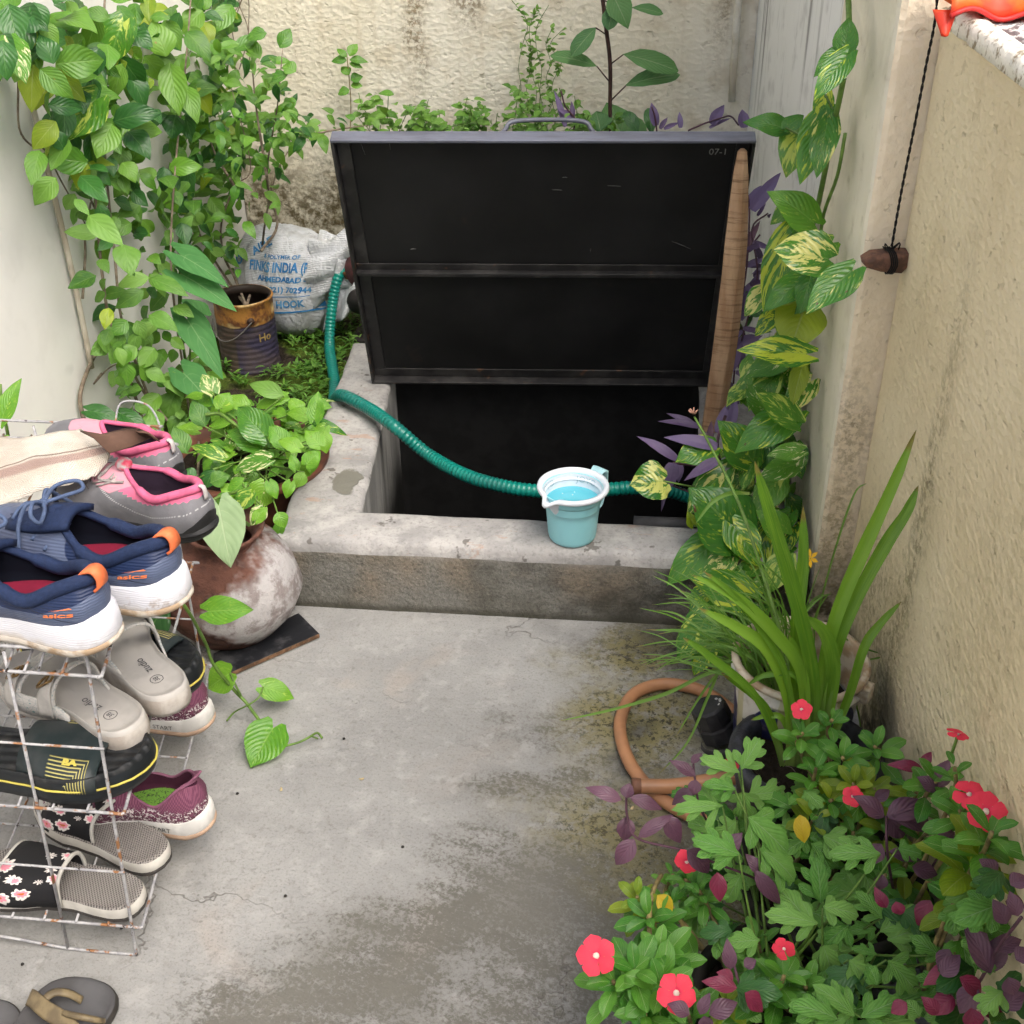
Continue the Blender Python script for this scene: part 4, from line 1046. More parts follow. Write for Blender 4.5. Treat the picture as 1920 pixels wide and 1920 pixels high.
def blue_shoe(px, py, head, label, dirt, text, side):
    t = place(px, py, .5425, 0, 0, 'running_shoe', label, 'sneaker', GR_B, heading=head)
    g = G('slate_blue_synthetic'); o = g.obj(); uvn = g.sep(g.uv())
    base = g.mix(g.r(g.noise(o, 22, 3), .4, .65), (.085, .110, .185), (.065, .080, .135))
    navy = (.008, .018, .060)
    k = g.m_('MULTIPLY', g.r(g.m_('ABSOLUTE', g.m_('SUBTRACT', uvn[1], g.m_('ADD', .42, g.m_('MULTIPLY', g.m_('SUBTRACT', .32, uvn[0]), .5)))), .40, .39), 1.)
    band = g.r(g.m_('ADD', uvn[1], g.m_('MULTIPLY', g.m_('ABSOLUTE', g.m_('SUBTRACT', uvn[0], .22)), -1.1)), .40, .42)
    c = g.mix(band, base, g.mix(g.r(g.m_('SINE', g.m_('MULTIPLY', uvn[1], 260)), 0, 1), navy, (.012, .028, .085)))
    c = g.mix(g.r(g.m_('ABSOLUTE', g.m_('SUBTRACT', g.m_('ADD', uvn[1], g.m_('MULTIPLY', uvn[0], -2.2)), -.02)), .018, .008, 0, .8), c, (.012, .014, .03))
    up = g.fin(c, .5, g.bump(g.m_('ADD', g.m_('MULTIPLY', g.m_('SINE', g.m_('MULTIPLY', g.sep(o)[2], 2000)), .2), g.m_('ADD', g.noise(o, 30, 3), g.m_('MULTIPLY', band, .6))), .5, .002), .35)
    mats = dict(sole=white_foam('wavy_white_foam', dirt), upper=up, lining=simple('black_lining', (.004, .005, .010), .9, spec=.1), collar=simple('navy_padded_mesh', (.009, .023, .075), .8, .1, 200, bs=.5, bscale=700),
                insole=simple('crimson_insole', (.20, .005, .03), .8), outsole=simple('dirty_offwhite_rubber', (.62, .57, .50), .7, .25, 40, col2=(.36, .25, .15)))
    op, sh, rs, ts = sneaker(t, .30, .104, .090, mats, side, (.043, .032), .50, .064, .104, collar_r=.0085)
    # tongue
    m = MB(); c0 = op[len(op)//2]; rows = []
    for i in range(9):
        a = i/8; wd = .026+.010*a*(1-a)*2; cx = c0.x+.055-.088*a; cz = c0.z-.014+.018*a; rows.append([V((cx-.004*abs(b)**2, b*wd, cz-.010*b*b)) for b in (-1, -.7, -.35, 0, .35, .7, 1)])
    m.rings(rows, False); m.build('tongue', mats['collar'], t, solid=.008)
    # heel pull tab
    m = MB(); q = op[0]
    path = spline([q+V((.010, 0, .002)), q+V((.004, 0, .009)), q+V((-.008, 0, .012)), q+V((-.014, 0, .004)), q+V((-.013, 0, -.007)), q+V((-.007, 0, -.013))], 5)
    m.rings([[p+V((0, -.0090, 0)), p+V((0, .0090, 0))] for p in path], False); m.build('pull_tab', M_ORANGE, t, solid=.003)
    lace_set(t, rs, ts, op, .30, M_LACE, 4)
    if text:
        H0 = .070; mo = simple('orange_print', (.85, .22, .06), .6)
        def fn(x, y, z):
            tt = max(.003, (.040+x)/.30); K = len(rs)-1; f = max(0, min(.999, .40+y*8)); k0 = int(f*K)
            i = max(j for j in range(32) if ts[j][0] <= tt); u_ = (tt-ts[i][0])/(ts[i+1][0]-ts[i][0])
            p = lerp(lerp(rs[k0][i], rs[k0][i+1], u_), lerp(rs[k0+1][i], rs[k0+1][i+1], u_), f*K-k0)
            return p+V((-.0010, .0018, 0))
            a = -.52-x/.036; idx = min((i for i, (aa, s) in enumerate(ts) if s == -side*0+LETS), key=lambda i: abs(ts[i][0]-max(0, (.030+x)/.30)))
            K = len(rs)-1; f = max(0, min(1, .42+y*9)); k0 = int(f*K*.999); p = lerp(rs[k0][idx], rs[k0+1][idx], f*K-k0)
            i2 = idx+1 if ts[idx][1] == ts[(idx+1) % len(ts)][1] else idx-1
            tt = max(.004, (.030+x)/.30); aa, bb = ts[idx][0], ts[i2 % len(ts)][0]
            if abs(bb-aa) > 1e-6: p = lerp(p, lerp(rs[k0][i2 % len(ts)], rs[k0+1][i2 % len(ts)], f*K-k0), max(-.5, min(1, (tt-aa)/(bb-aa))))
            return p+V((-.0012, LETS*.0016, 0))
        global LETS; LETS = 1
        text_mesh('asics', .020, 'lettering', mo, lambda x, y, z: fn(-x, y, z), t, bold=.0005)
        m = MB()
        def strip(x0, y0, x1, y1, w0):
            a = [fn(lerp(x0, x1, i/6), lerp(y0, y1, i/6)-w0*(1-i/6), 0) for i in range(7)]; b = [fn(lerp(x0, x1, i/6), lerp(y0, y1, i/6)+w0*(1-i/6), 0) for i in range(7)]; m.rings([a, b], False)
        strip(-.016, .018, .014, .016, .0012); strip(-.014, .021, .004, .012, .001); m.build('side_mark', mo, t)
blue_shoe(216, 1206, 168, 'navy running shoe with clean white sole, nearest on the top shelf', .25, True, 1)
blue_shoe(347, 1134, 166, 'navy running shoe with mud stained white sole, second on the top shelf', .9, True, -1)

def pink_shoe(px, py, head, label, side, detail):
    t = place(px, py, .532, 0, 0, 'slip_on_shoe', label, 'shoe', GR_P, heading=head)
    g = G('grey_suede'); o = g.obj(); u = g.sep(g.uv())
    c = g.mix(g.r(g.noise(o, 25, 4), .35, .65), (.20, .20, .215), (.15, .15, .16))
    st = g.m_('MULTIPLY', g.r(g.m_('ABSOLUTE', g.m_('SUBTRACT', u[1], g.m_('ADD', .40, g.m_('MULTIPLY', g.m_('ABSOLUTE', g.m_('SUBTRACT', u[0], .30)), .6)))), .022, .012), g.r(g.m_('SINE', g.m_('MULTIPLY', u[0], 330)), -.2, .2))
    c = g.mix(st, c, (.45, .45, .46))
    pk = g.r(g.m_('ADD', u[1], g.m_('MULTIPLY', g.m_('SINE', g.m_('MULTIPLY', u[0], 130)), .02)), .80, .815)
    c = g.mix(pk, c, (.66, .16, .27))
    sp = g.m_('MULTIPLY', g.m_('MULTIPLY', g.r(u[0], .70, .72), g.r(u[1], .68, .70)), g.r(u[1], .99, .97)); c = g.mix(sp, c, (.62, .30, .36))
    up = g.fin(c, .85, g.bump(g.m_('ADD', g.noise(o, 120, 3), g.m_('MULTIPLY', pk, .8)), .4, .002), .2)
    blk = simple('black_rubber_sole', (.018, .018, .019), .6)
    mats = dict(sole=blk, upper=up, lining=simple('plum_black_lining', (.035, .022, .038), .55, spec=.3), collar=simple('pink_neoprene', (.66, .13, .25), .75, .12, 60), insole=simple('worn_plum_insole', (.055, .035, .06), .5))
    op, sh, rs, ts = sneaker(t, .245, .092, .074, mats, side, (.016, .012), .47, .058, .078, collar_r=.0058)
    # black heel bumper
    m = MB(); n2 = len(ts); rows = []
    ids = [i % n2 for i in range(-7, 8)]
    for k in range(0, 6): rows.append([rs[k][i]+V((-.0018 if ts[i][0] < .05 else 0, (1 if ts[i][1] > 0 else -1)*.0015, 0)) for i in ids])
    hh = [lerp(0, 1, abs(j-7)/7) for j in range(15)]
    rows = [[lerp(rows[0][j], rows[min(5, k)][j], 1-hh[j]**1.5) for j in range(15)] for k in range(6)]
    m.rings(rows, False); m.build('heel_bumper', blk, t)
    m = MB(); q = op[0]; m.tube(spline([q+V((-.003, 0, .004)), q+V((-.010, 0, .002)), q+V((-.011, 0, -.014))], 4), .004, 6, flat=.4); m.build('heel_loop', simple('grey_tape', (.50, .47, .46), .8), t)
    if detail:
        gm = simple('grey_elastic_lace', (.46, .42, .40), .8, .2, 90); m = MB()
        def sp_(tt, f, s): 
            i = min((i for i, (a, q) in enumerate(ts) if q == s), key=lambda i: abs(ts[i][0]-tt)); return rs[int(f*12)][i]+V((0, 0, .0022))
        for tt in (.80, .87, .93): 
            a, b = sp_(tt, .86, 1), sp_(tt, .86, -1); c = (a+b)/2+V((0, 0, .003)); m.tube(spline([a, lerp(a, c, .5)+V((0, 0, .001)), c, lerp(b, c, .5)+V((0, 0, .001)), b], 4), .0022, 6)
            for s in (1, -1): m.tube(spline([sp_(tt, .86, s), sp_(tt, .7, s)], 3), .0014, 5)
        for s in (1, -1): m.tube(spline([sp_(.76, .95, s), sp_(.82, .85, s), sp_(.88, .83, s), sp_(.94, .86, s)], 4), .002, 6)
        m.build('elastic_lacing', gm, t)
        c = op[n2//2]+V((.004, .0, .004)); m = MB(); Q = Matrix.Translation(c) @ V((-.3, .35, 1)).to_track_quat('Z', 'Y').to_matrix().to_4x4()
        m.lathe([(0, .003), (.007, .0035), (.010, .002), (.011, 0)], 18, M=Q); m.build('badge', simple('grey_red_badge', (.30, .28, .28), .5, .1, 90, col2=(.42, .02, .06)), t)
pink_shoe(398, 1008, 160, 'grey and pink slip on shoe in front of its mate on the top shelf', 1, True)
pink_shoe(338, 918, 158, 'grey and pink slip on shoe at the back, half under the cloth', -1, False)

def mauve(px, py, z, head, label, side):
    t = place(px, py, z, 0, 0, 'knit_sneaker', label, 'sneaker', GR_M, heading=head)
    mats = dict(sole=simple('yellowed_white_sole', (.70, .69, .66), .5, .12, 20), outsole=simple('peach_outsole', (.55, .38, .27), .7), upper=mesh_knit('mauve_knit', (.21, .075, .125), (.13, .04, .075), 1500, ((.62, .55, .56), .060, .068, 0)),
                lining=simple('plum_lining', (.07, .02, .04), .85, spec=.1), collar=simple('mauve_edge', (.24, .09, .15), .8, .1, 100))
    g = G('green_speckled_insole'); o = g.obj(); mats['insole'] = g.fin(g.mix(g.r(g.noise(g.vm('MULTIPLY', o, (1, 1.6, 1)), 230, 2, .5, 1.5), .40, .45), (.03, .05, .02), (.14, .30, .04)), .8)
    op, sh, rs, ts = sneaker(t, .255, .094, .094, mats, side, (.034, .022), .48, .056, .082, collar_r=.0022, heel_kick=.006)
    mats['insole'].name = 'green_speckled_insole'
    # the tall heel flap
    m = MB(); q = op[0]; n2 = len(ts); rows = [[op[i % n2] + V((-.010*k*(1-abs(j)/6), 0, .016*k*(1-(abs(j)/6)**1.4))) for j, i in zip(range(-6, 7), range(-6, 7))] for k in (0, .5, 1)]
    m.rings(rows, False); m.build('heel_flap', mats['collar'], t, solid=.0025)
    lace_set(t, rs, ts, op, .25, simple('plum_lace', (.09, .03, .055), .85), 3, loops=True, r=.0016)
    def fn(x, y, z):
        idx = min((i for i, (aa, s) in enumerate(ts) if s == 1), key=lambda i: abs(ts[i][0]*.255-(.064-x))); p = rs[0][idx]
        return V((.064-x, p.y*1.058+.0018, .0165+y))
    text_mesh('START', .0115, 'lettering', simple('grey_print', (.10, .10, .10), .8), fn, t)
mauve(398, 1548, .072, 176, 'mauve knit sneaker with green insole on the bottom shelf', 1)
mauve(396, 1360, .072, 172, 'mauve knit sneaker under the dark slide at the back of the rack', -1)

def footbed(t, L, W, h0, mats, side, toe_up=.006, lip=.004, layers=None):
    ol, ts = foot(L, W, 32, side)
    def ring(s_, z, up=0): return [V((L*.48+(p.x-L*.48)*s_, p.y*s_, z+toe_up*max(0, (tt-.7)/.3)**2+(.004*max(0, .2-tt)/.2 if up else 0))) for p, (tt, q) in zip(ol, ts)]
    m = MB(); m.rings([ring(.92, 0), ring(1., .001), ring(1.025, h0*.3), ring(1.02, h0*.8), ring(1.0, h0)], True, (True, False)); m.build('sole', mats['sole'], t)
    if layers:
        m = MB(); m.rings([ring(1.024, h0*.02-.0008), ring(1.030, h0*.06), ring(1.030, h0*.24), ring(1.024, h0*.28)], True); m.build('outsole', layers, t)
    m = MB(); m.rings([ring(1.0, h0), ring(.985, h0+lip), ring(.955, h0+lip+.001), ring(.92, h0+lip*.2), ring(.80, h0), ring(.4, h0-.001), ring(.1, h0-.001)], True, (False, True)); m.build('footbed', mats['bed'], t)
    return ol, ts
def strap(t, L, W, h0, t0, t1, hgt, name, mat, side=1, n=7, skew=0., th=.003, shrink=1.0, a0=0., a1=1.):
    """arched strap across the foot between positions t0..t1"""
    rows = []
    for i in range(n):
        a = i/(n-1); tt = lerp(t0, t1, a); w_ = tab(tt, FW_T)*W/2*1.035*shrink; hh = hgt*(1-.30*a); row = []
        for j in range(21):
            b = lerp(a0, a1, j/20); an = PI*b; y = w_*math.cos(an); y = math.copysign(abs(y/w_)**.75*w_, y) if w_ else 0
            row.append(V(((tt+skew*math.cos(an))*L, y, h0*.6+(hh)*math.sin(an)**.62)))
        rows.append(row)
    m = MB(); uv = [(i/(n-1), j/20) for i in range(n) for j in range(21)]; m.rings(rows, False, uvs=uv); return m.build(name, mat, t, solid=th), rows

def beige(px, py, z, tx, ty, label, side):
    t = place(px, py, z, tx, ty, 'buckle_sandal', label, 'sandal', GR_Z)
    bed = simple('grey_beige_footbed', (.50, .48, .45), .6, .1, 12); edge = simple('cream_foam_edge', (.52, .49, .45), .6, .12, 25, bs=.4, col2=(.36, .32, .28))
    footbed(t, .25, .098, .028, dict(sole=edge, bed=bed), side, lip=.006)
    g = G('cream_strap_with_teal_leaf_print'); u = g.uv()
    w_ = g.vm('MULTIPLY', u, (4, 9, 1)); v1 = g.voro(w_, 1.6)
    c = g.mix(g.r(v1, .22, .17, 0, .8), (.50, .485, .46), (.06, .22, .22)); e = g.voro(w_, 1.6, 'DISTANCE_TO_EDGE'); c = g.mix(g.r(e, .05, .02, 0, .5), c, (.16, .22, .24))
    pr = g.fin(c, .6, g.bump(g.noise(g.obj(), 60, 3), .2, .001), .3)
    gold = simple('tarnished_brass', (.30, .19, .075), .4, .3, 90, metal=.6)
    for (a, b, hh) in ((.44, .56, .062), (.66, .80, .050)):
        strap(t, .25, .098, .030, a, b, hh, 'strap', pr, side, th=.0035)
        # buckled tongue lying over the strap
        mid = (a+b)/2; so, rows = strap(t, .25, .098, .030, mid-.045, mid+.045, hh+.007, 'buckle_strap', simple('cream_strap', (.53, .51, .48), .6, .1, 30), side, th=.003, shrink=1.06, a0=.0, a1=.42)
        k = 12; A, B = rows[0][k], rows[-1][k]; k2 = 17; C, D = rows[0][k2], rows[-1][k2]; o_ = V((0, .002, .004)); ex = (A-B)*.12
        m = MB(); m.tube(spline([A+o_+ex, B+o_-ex, D+o_-ex, C+o_+ex, A+o_+ex], 3), .0018, 7); m.tube([lerp(A, B, .5)+o_, lerp(C, D, .5)+o_], .0014, 6); m.build('buckle', gold, t)
    # side wall joining the straps
    rows = []
    for s in (1, -1):
        rows = []
        for i in range(13):
            tt = lerp(.36, .86, i/12); w_ = tab(tt, FW_T)*.098/2*1.03; hh = .030+.016*math.sin(PI*i/12)**.6; rows.append([V((tt*.25, s*w_, .014)), V((tt*.25, s*w_*1.01, hh*.7)), V((tt*.25, s*w_*.97, hh))])
        m = MB(); m.rings(rows, False, uvs=[(i/6, j/6) for i in range(13) for j in range(3)]); m.build('side_panel', pr, t, solid=.003)
    mk = simple('grey_stamp', (.10, .10, .11), .7)
    text_mesh('zudio', .016, 'lettering', mk, lambda x, y, z: V((.088+x, y, .0283)), t)
    text_mesh('38', .010, 'size_mark', mk, lambda x, y, z: V((.050+x, y, .0283)), t)
    m = MB(); m.tube([V((.050+.0085*math.cos(2*PI*i/24), .0085*math.sin(2*PI*i/24), .0281)) for i in range(25)], .0004, 4, caps=False); m.build('size_ring', mk, t)
beige(264, 1398, .322, 60, 1285, 'beige buckled sandal in front, lying on the black slides', 1)
beige(333, 1338, .325, 205, 1200, 'beige buckled sandal behind its mate, angled away from the alley', -1)

def slide(px, py, z, tx, ty, label, side, txt):
    t = place(px, py, z, tx, ty, 'slide_sandal', label, 'slide', GR_S, toe=.285)
    blk = simple('black_moulded_rubber', (.010, .014, .018), .5, .2, 30, spec=.4); yl = simple('yellow_piping', (.55, .47, .09), .5, .1)
    g = G('ribbed_black_footbed'); o = g.obj(); bed = g.fin(g.mix(g.r(g.noise(o, 40, 4), .5, .7), (.010, .012, .014), (.035, .035, .035)), .55, g.bump(g.m_('SINE', g.m_('MULTIPLY', g.sep(o)[1], 420)), .6, .003), .35)
    ol, ts = footbed(t, .285, .112, .034, dict(sole=blk, bed=bed), side, lip=.006)
    m = MB(); pts = [V((.285*.48+(p.x-.285*.48)*1.028, p.y*1.028, .0235)) for p in ol]; m.tube(pts+[pts[0]], .0016, 6, caps=False); m.build('piping', yl, t)
    g = G('dark_green_upper_with_ribs'); u = g.sep(g.uv())
    base = g.mix(g.r(g.noise(g.obj(), 30, 3), .4, .7), (.012, .022, .024), (.03, .036, .038))
    u0 = g.m_('SUBTRACT', 1., u[0]); e1 = g.m_('MINIMUM', g.m_('MULTIPLY', g.m_('SUBTRACT', u0, .12), 1.), g.m_('MULTIPLY', g.m_('SUBTRACT', .36, g.m_('MINIMUM', u[1], g.m_('SUBTRACT', 1., u[1]))), .8))
    inb = g.m_('MULTIPLY', g.r(e1, .0, .01), g.r(u0, .62, .60)); stp = g.r(g.m_('SINE', g.m_('MULTIPLY', e1, 190)), .2, .5)
    up = g.fin(g.mix(g.m_('MULTIPLY', inb, stp), base, (.40, .36, .13)), .5, g.bump(g.m_('MULTIPLY', inb, stp), .8, .002), .4)
    strap(t, .285, .112, .034, .46, .82, .040, 'upper', up, side, th=.005, skew=0.)
    if txt:
        def fn(x, y, z):
            a = PI*.30+ y/.06; tt = .70+x/.285; w_ = tab(tt, FW_T)*.112/2*1.07; return V((tt*.285, -w_*abs(math.cos(a))**.75, .034*.6+.036*math.sin(a)**.62+.002))
        text_mesh('BA', .015, 'lettering', yl, fn, t, bold=.001)
slide(290, 1452, .29, 0, 1440, 'black slide with yellow ribs at the front under the beige sandal', 1, True)
slide(378, 1292, .29, 250, 1262, 'dark slide with its rounded heel jutting out behind the beige sandals', -1, True)

def floral(px, py, z, tx, ty, label, side):
    t = place(px, py, z, tx, ty, 'mesh_slipper', label, 'slipper', GR_F)
    g = G('woven_grey_mesh'); o = g.obj(); s_ = g.sep(o)
    k = g.m_('MULTIPLY', g.m_('SINE', g.m_('MULTIPLY', s_[0], 1500)), g.m_('SINE', g.m_('MULTIPLY', s_[1], 1100)))
    bed = g.fin(g.mix(g.r(k, -.1, .5), (.27, .25, .235), (.085, .08, .075)), .85, g.bump(k, .5, .0015), .2)
    wht = simple('offwhite_foam_layer', (.62, .60, .55), .6, .12); dk = simple('charcoal_outsole', (.05, .045, .042), .7)
    footbed(t, .25, .094, .022, dict(sole=wht, bed=bed), side, lip=.0015, layers=dk)
    g = G('black_floral_print'); u = g.uv(); q = g.vm('MULTIPLY', u, (3.2, 7.0, 1)); q = g.vm('ADD', q, g.vm('MULTIPLY', g.noise(q, 1.5, 2, col=True), (.5, .5, 0)))
    v1 = g.n("ShaderNodeTexVoronoi"); g.put(v1.inputs[0], q); v1.inputs["Scale"].default_value = 1.0; d = v1.outputs["Distance"]
    dv = g.vm('SUBTRACT', q, v1.outputs["Position"]); a = g.m_('ARCTAN2', g.sep(dv)[1], g.sep(dv)[0]); pet = g.m_('ADD', .34, g.m_('MULTIPLY', g.m_('ABSOLUTE', g.m_('SINE', g.m_('MULTIPLY', a, 4))), .13))
    fl = g.r(g.m_('SUBTRACT', pet, d), .0, .03)
    c = g.mix(fl, (.012, .012, .014), g.mix(g.r(g.m_('SUBTRACT', d, g.m_('MULTIPLY', pet, .55)), .0, .08), (.72, .25, .32), (.70, .66, .63)))
    c = g.mix(g.r(d, .10, .07), c, (.45, .12, .03))
    up = g.fin(c, .7, None, .3)
    trim = simple('cream_binding', (.58, .57, .53), .7, .1)
    _, rows = strap(t, .25, .094, .024, .40, .78, .050, 'upper', up, side, th=.003)
    m = MB(); m.tube(rows[0], .003, 6); m.tube(rows[-1], .003, 6); m.build('binding', trim, t)
floral(268, 1700, .072, 20, 1655, 'grey mesh slipper with pink floral strap, front of the bottom shelf', 1)
floral(306, 1625, .072, 90, 1500, 'grey mesh slipper behind its floral mate on the bottom shelf', -1)

# sandals on the ground, bottom left
def ground_sandal(px, py, head, label, side):
    t = place(px, py, .002, 0, 0, 'strap_sandal', label, 'sandal', 'pair of dark strappy sandals on the floor', heading=head)
    bed = simple('worn_charcoal_leather', (.095, .095, .10), .6, .25, 9, col2=(.06, .058, .06)); lea = simple('olive_brown_leather', (.20, .155, .085), .55, .25, 40, col2=(.11, .085, .05))
    L, W = .27, .165; footbed(t, L, W, .016, dict(sole=simple('dark_sole_edge', (.05, .045, .04), .7), bed=bed), side, lip=.001)
    for (a, b, hh, w0) in ((.24, .31, .034, .25), (.42, .48, .036, .1)): strap(t, L, W, .018, a, b, hh, 'strap', lea, side, th=.004, skew=w0*.4)
    m = MB(); m.tube(spline([V((.035, .01, .02)), V((.038, -.004, .034)), V((.045, -.02, .040)), V((.06, -.03, .038))], 5), .006, 6, flat=.4); m.tube([V((.066+.010*math.sin(i/12*2*PI), .034+.026*math.cos(i/12*2*PI), .035+.016*math.sin(i/12*2*PI))) for i in range(13)], .004, 6)
    m.build('strap_ring', lea, t)
ground_sandal(172, 1848, -98, 'dark flat sandal with olive straps at the bottom left of the photo', 1)
ground_sandal(-8, 1885, -95, 'dark flat sandal partly cut off by the left edge of the photo', -1)

# rag over the shoes
def rag():
    g = G('stained_canvas_rag'); p = g.pos()
    c = g.mix(g.r(g.noise(p, 12, 4, .6), .4, .65), (.70, .65, .57), (.58, .52, .44))
    sv = g.vm('MULTIPLY', g.mp(p, rot=(0, 0, .35)), (5, 26, 4)); fr = g.m_('FRACT', g.m_('ADD', g.m_('MULTIPLY', g.sep(g.mp(p, rot=(0, 0, -.55)))[1], 11.), g.m_('MULTIPLY', g.noise(p, 7, 2), .8))); c = g.mix(g.r(g.m_('ABSOLUTE', g.m_('SUBTRACT', fr, .5)), .10, .05, 0, .75), c, (.34, .21, .18)); c = g.mix(g.r(g.m_('ABSOLUTE', g.m_('SUBTRACT', fr, .62)), .02, .01, 0, .7), c, (.12, .07, .05))
    c = g.mix(g.r(g.noise(p, 9, 2), .66, .72, 0, .6), c, (.58, .42, .2))
    wv = g.m_('ADD', g.m_('SINE', g.m_('MULTIPLY', g.sep(p)[0], 2600)), g.m_('SINE', g.m_('MULTIPLY', g.sep(p)[1], 2600)))
    mt = g.fin(c, .9, g.bump(g.m_('ADD', g.m_('MULTIPLY', wv, .15), g.noise(p, 26, 4)), .6, .006), .15, trans=.08)
    A, B, C, D = PZ(210, 852, .622), PZ(152, 808, .622), PZ(-160, 835, .60), PZ(-120, 975, .592)
    E = PZ(20, 952, .595)
    # ruled between near edge (A..E..D) and far edge (B..C)
    near = spline([A, PZ(160, 905, .605), PZ(105, 932, .60), E, D], 9); far = spline([B+V((.0, 0, 0)), PZ(90, 818, .635), PZ(0, 826, .62), C, C+V((-.05, .02, 0))], 9)
    m = MB(); rows = []; n = len(near); R = random.Random(4)
    for j in range(16):
        b = j/15; row = []
        for i in range(n):
            q = lerp(near[i], far[i], b); q = V(q); q.z += .004*math.sin(b*PI)+.007*noise.noise(q*11)+.004*noise.noise(q*30)+.016*abs(math.sin(q.x*8+q.y*16))**3
            if j == 0: q += V((R.uniform(-.002, .002), R.uniform(-.003, .001), R.uniform(-.003, 0)))
            row.append(q)
        rows.append(row)
    m.rings(rows, False)
    o = m.build('canvas_rag', mt, solid=.0015); tag(o, 'stained cream canvas rag spread over the grey shoes', 'cloth')
    m = MB(); f2 = [PZ(x, y, .64) for x, y in ((205, 850), (245, 838), (285, 820), (300, 828))]; f1 = [PZ(x, y, .65) for x, y in ((150, 808), (190, 815), (240, 803), (262, 812))]
    m.rings([f1, [lerp(a, b, .5)+V((0, 0, .006)) for a, b in zip(f1, f2)], f2], False); m.build('brown_backing', simple('brown_fabric_backing', (.14, .075, .05), .85), o, solid=.002)
    m = MB(); R = random.Random(9)
    for i in range(6, 34):
        q = V(near[min(i, n-1)]); m.tube([q, q+V((R.uniform(-.004, .006), R.uniform(-.006, 0), -.006))], .0005, 4)
    m.build('fringe', simple('dark_frayed_thread', (.06, .045, .04), .9), o)
rag()
# ================================================================== leaves
def leaf_mat(name, a, b, vein, varieg=None, rough=.38, veins=7, vstr=.5, trans=.22, spec=.45, under=None, edge=None, bs=.35, amt=(.52, .60), spots=None):
    """leaf surface from its own uv: midrib, side veins, per-leaf tint (attribute rnd), optional variegation"""
    g = G(name); u = g.sep(g.uv()); r = g.attr()
    s = g.m_('ABSOLUTE', g.m_('SUBTRACT', u[0], .5))
    c = g.mix(r[0], a, b)
    lv = g.noise(g.comb(g.m_('MULTIPLY', u[0], 2.), g.m_('MULTIPLY', u[1], 3.), g.m_('MULTIPLY', r[1], 40.)), 2.2, 2)
    c = g.mix(g.r(lv, .35, .7, 0, .35), c, b)
    if varieg:
        q = g.m_('SUBTRACT', u[1], g.m_('MULTIPLY', s, 1.1))
        vv = g.comb(g.m_('MULTIPLY', g.m_('SUBTRACT', u[0], .5), 3.0), g.m_('MULTIPLY', q, 3.8), g.m_('MULTIPLY', r[1], 60.))
        n1 = g.noise(vv, 1.3, 3, .65, .4)
        lim = g.m_('SUBTRACT', n1, g.m_('MULTIPLY', g.m_('SUBTRACT', r[2], .5), .20))
        col2 = g.mix(g.r(r[1], .55, .7), varieg[0], varieg[1])
        c = g.mix(g.r(lim, amt[0], amt[1]), c, col2)
        n2 = g.noise(vv, 5, 2, .5); c = g.mix(g.r(n2, .60, .72, 0, .35), c, varieg[0])
    f = g.m_('FRACT', g.m_('MULTIPLY', g.m_('SUBTRACT', u[1], g.m_('MULTIPLY', s, .9)), float(veins)))
    f = g.m_('ABSOLUTE', g.m_('SUBTRACT', f, .5))
    sv = g.m_('MULTIPLY', g.r(f, .09, .0), g.r(s, .5, .1, .0, 1))
    md = g.r(s, .028, .010)
    vn = g.m_('MAXIMUM', md, g.m_('MULTIPLY', sv, .55))
    c = g.mix(g.m_('MULTIPLY', vn, vstr), c, vein)
    if edge: c = g.mix(g.r(s, .46, .495, 0, .7), c, edge)
    if spots:
        d = g.noise(g.comb(g.m_('MULTIPLY', u[0], 3.), g.m_('MULTIPLY', u[1], 3.), g.m_('MULTIPLY', r[1], 90.)), 1.5, 3)
        c = g.mix(g.m_('MULTIPLY', g.r(d, .70, .73), g.r(r[2], .6, .7)), c, spots)
    if 'blade' in name: c = g.mix(g.m_('MULTIPLY', g.r(g.m_('ADD', u[1], g.m_('MULTIPLY', r[2], .06)), .965, 1.0), .8), c, (.20, .12, .04)); c = g.mix(g.r(g.noise(g.comb(g.m_('MULTIPLY', u[0], 9.), g.m_('MULTIPLY', u[1], 2.), g.m_('MULTIPLY', r[1], 30.)), 3, 3), .45, .75, 0, .5), c, (.22, .38, .05)); c = g.mix(g.r(u[1], .22, .02, 0, .6), c, (.28, .36, .12))
    h = g.m_('SUBTRACT', g.m_('MULTIPLY', g.r(f, .5, 0., 0, -.35), 1.), md)
    bp = g.bump(h, bs, .004)
    return g.fin(c, rough, bp, spec, trans=trans)

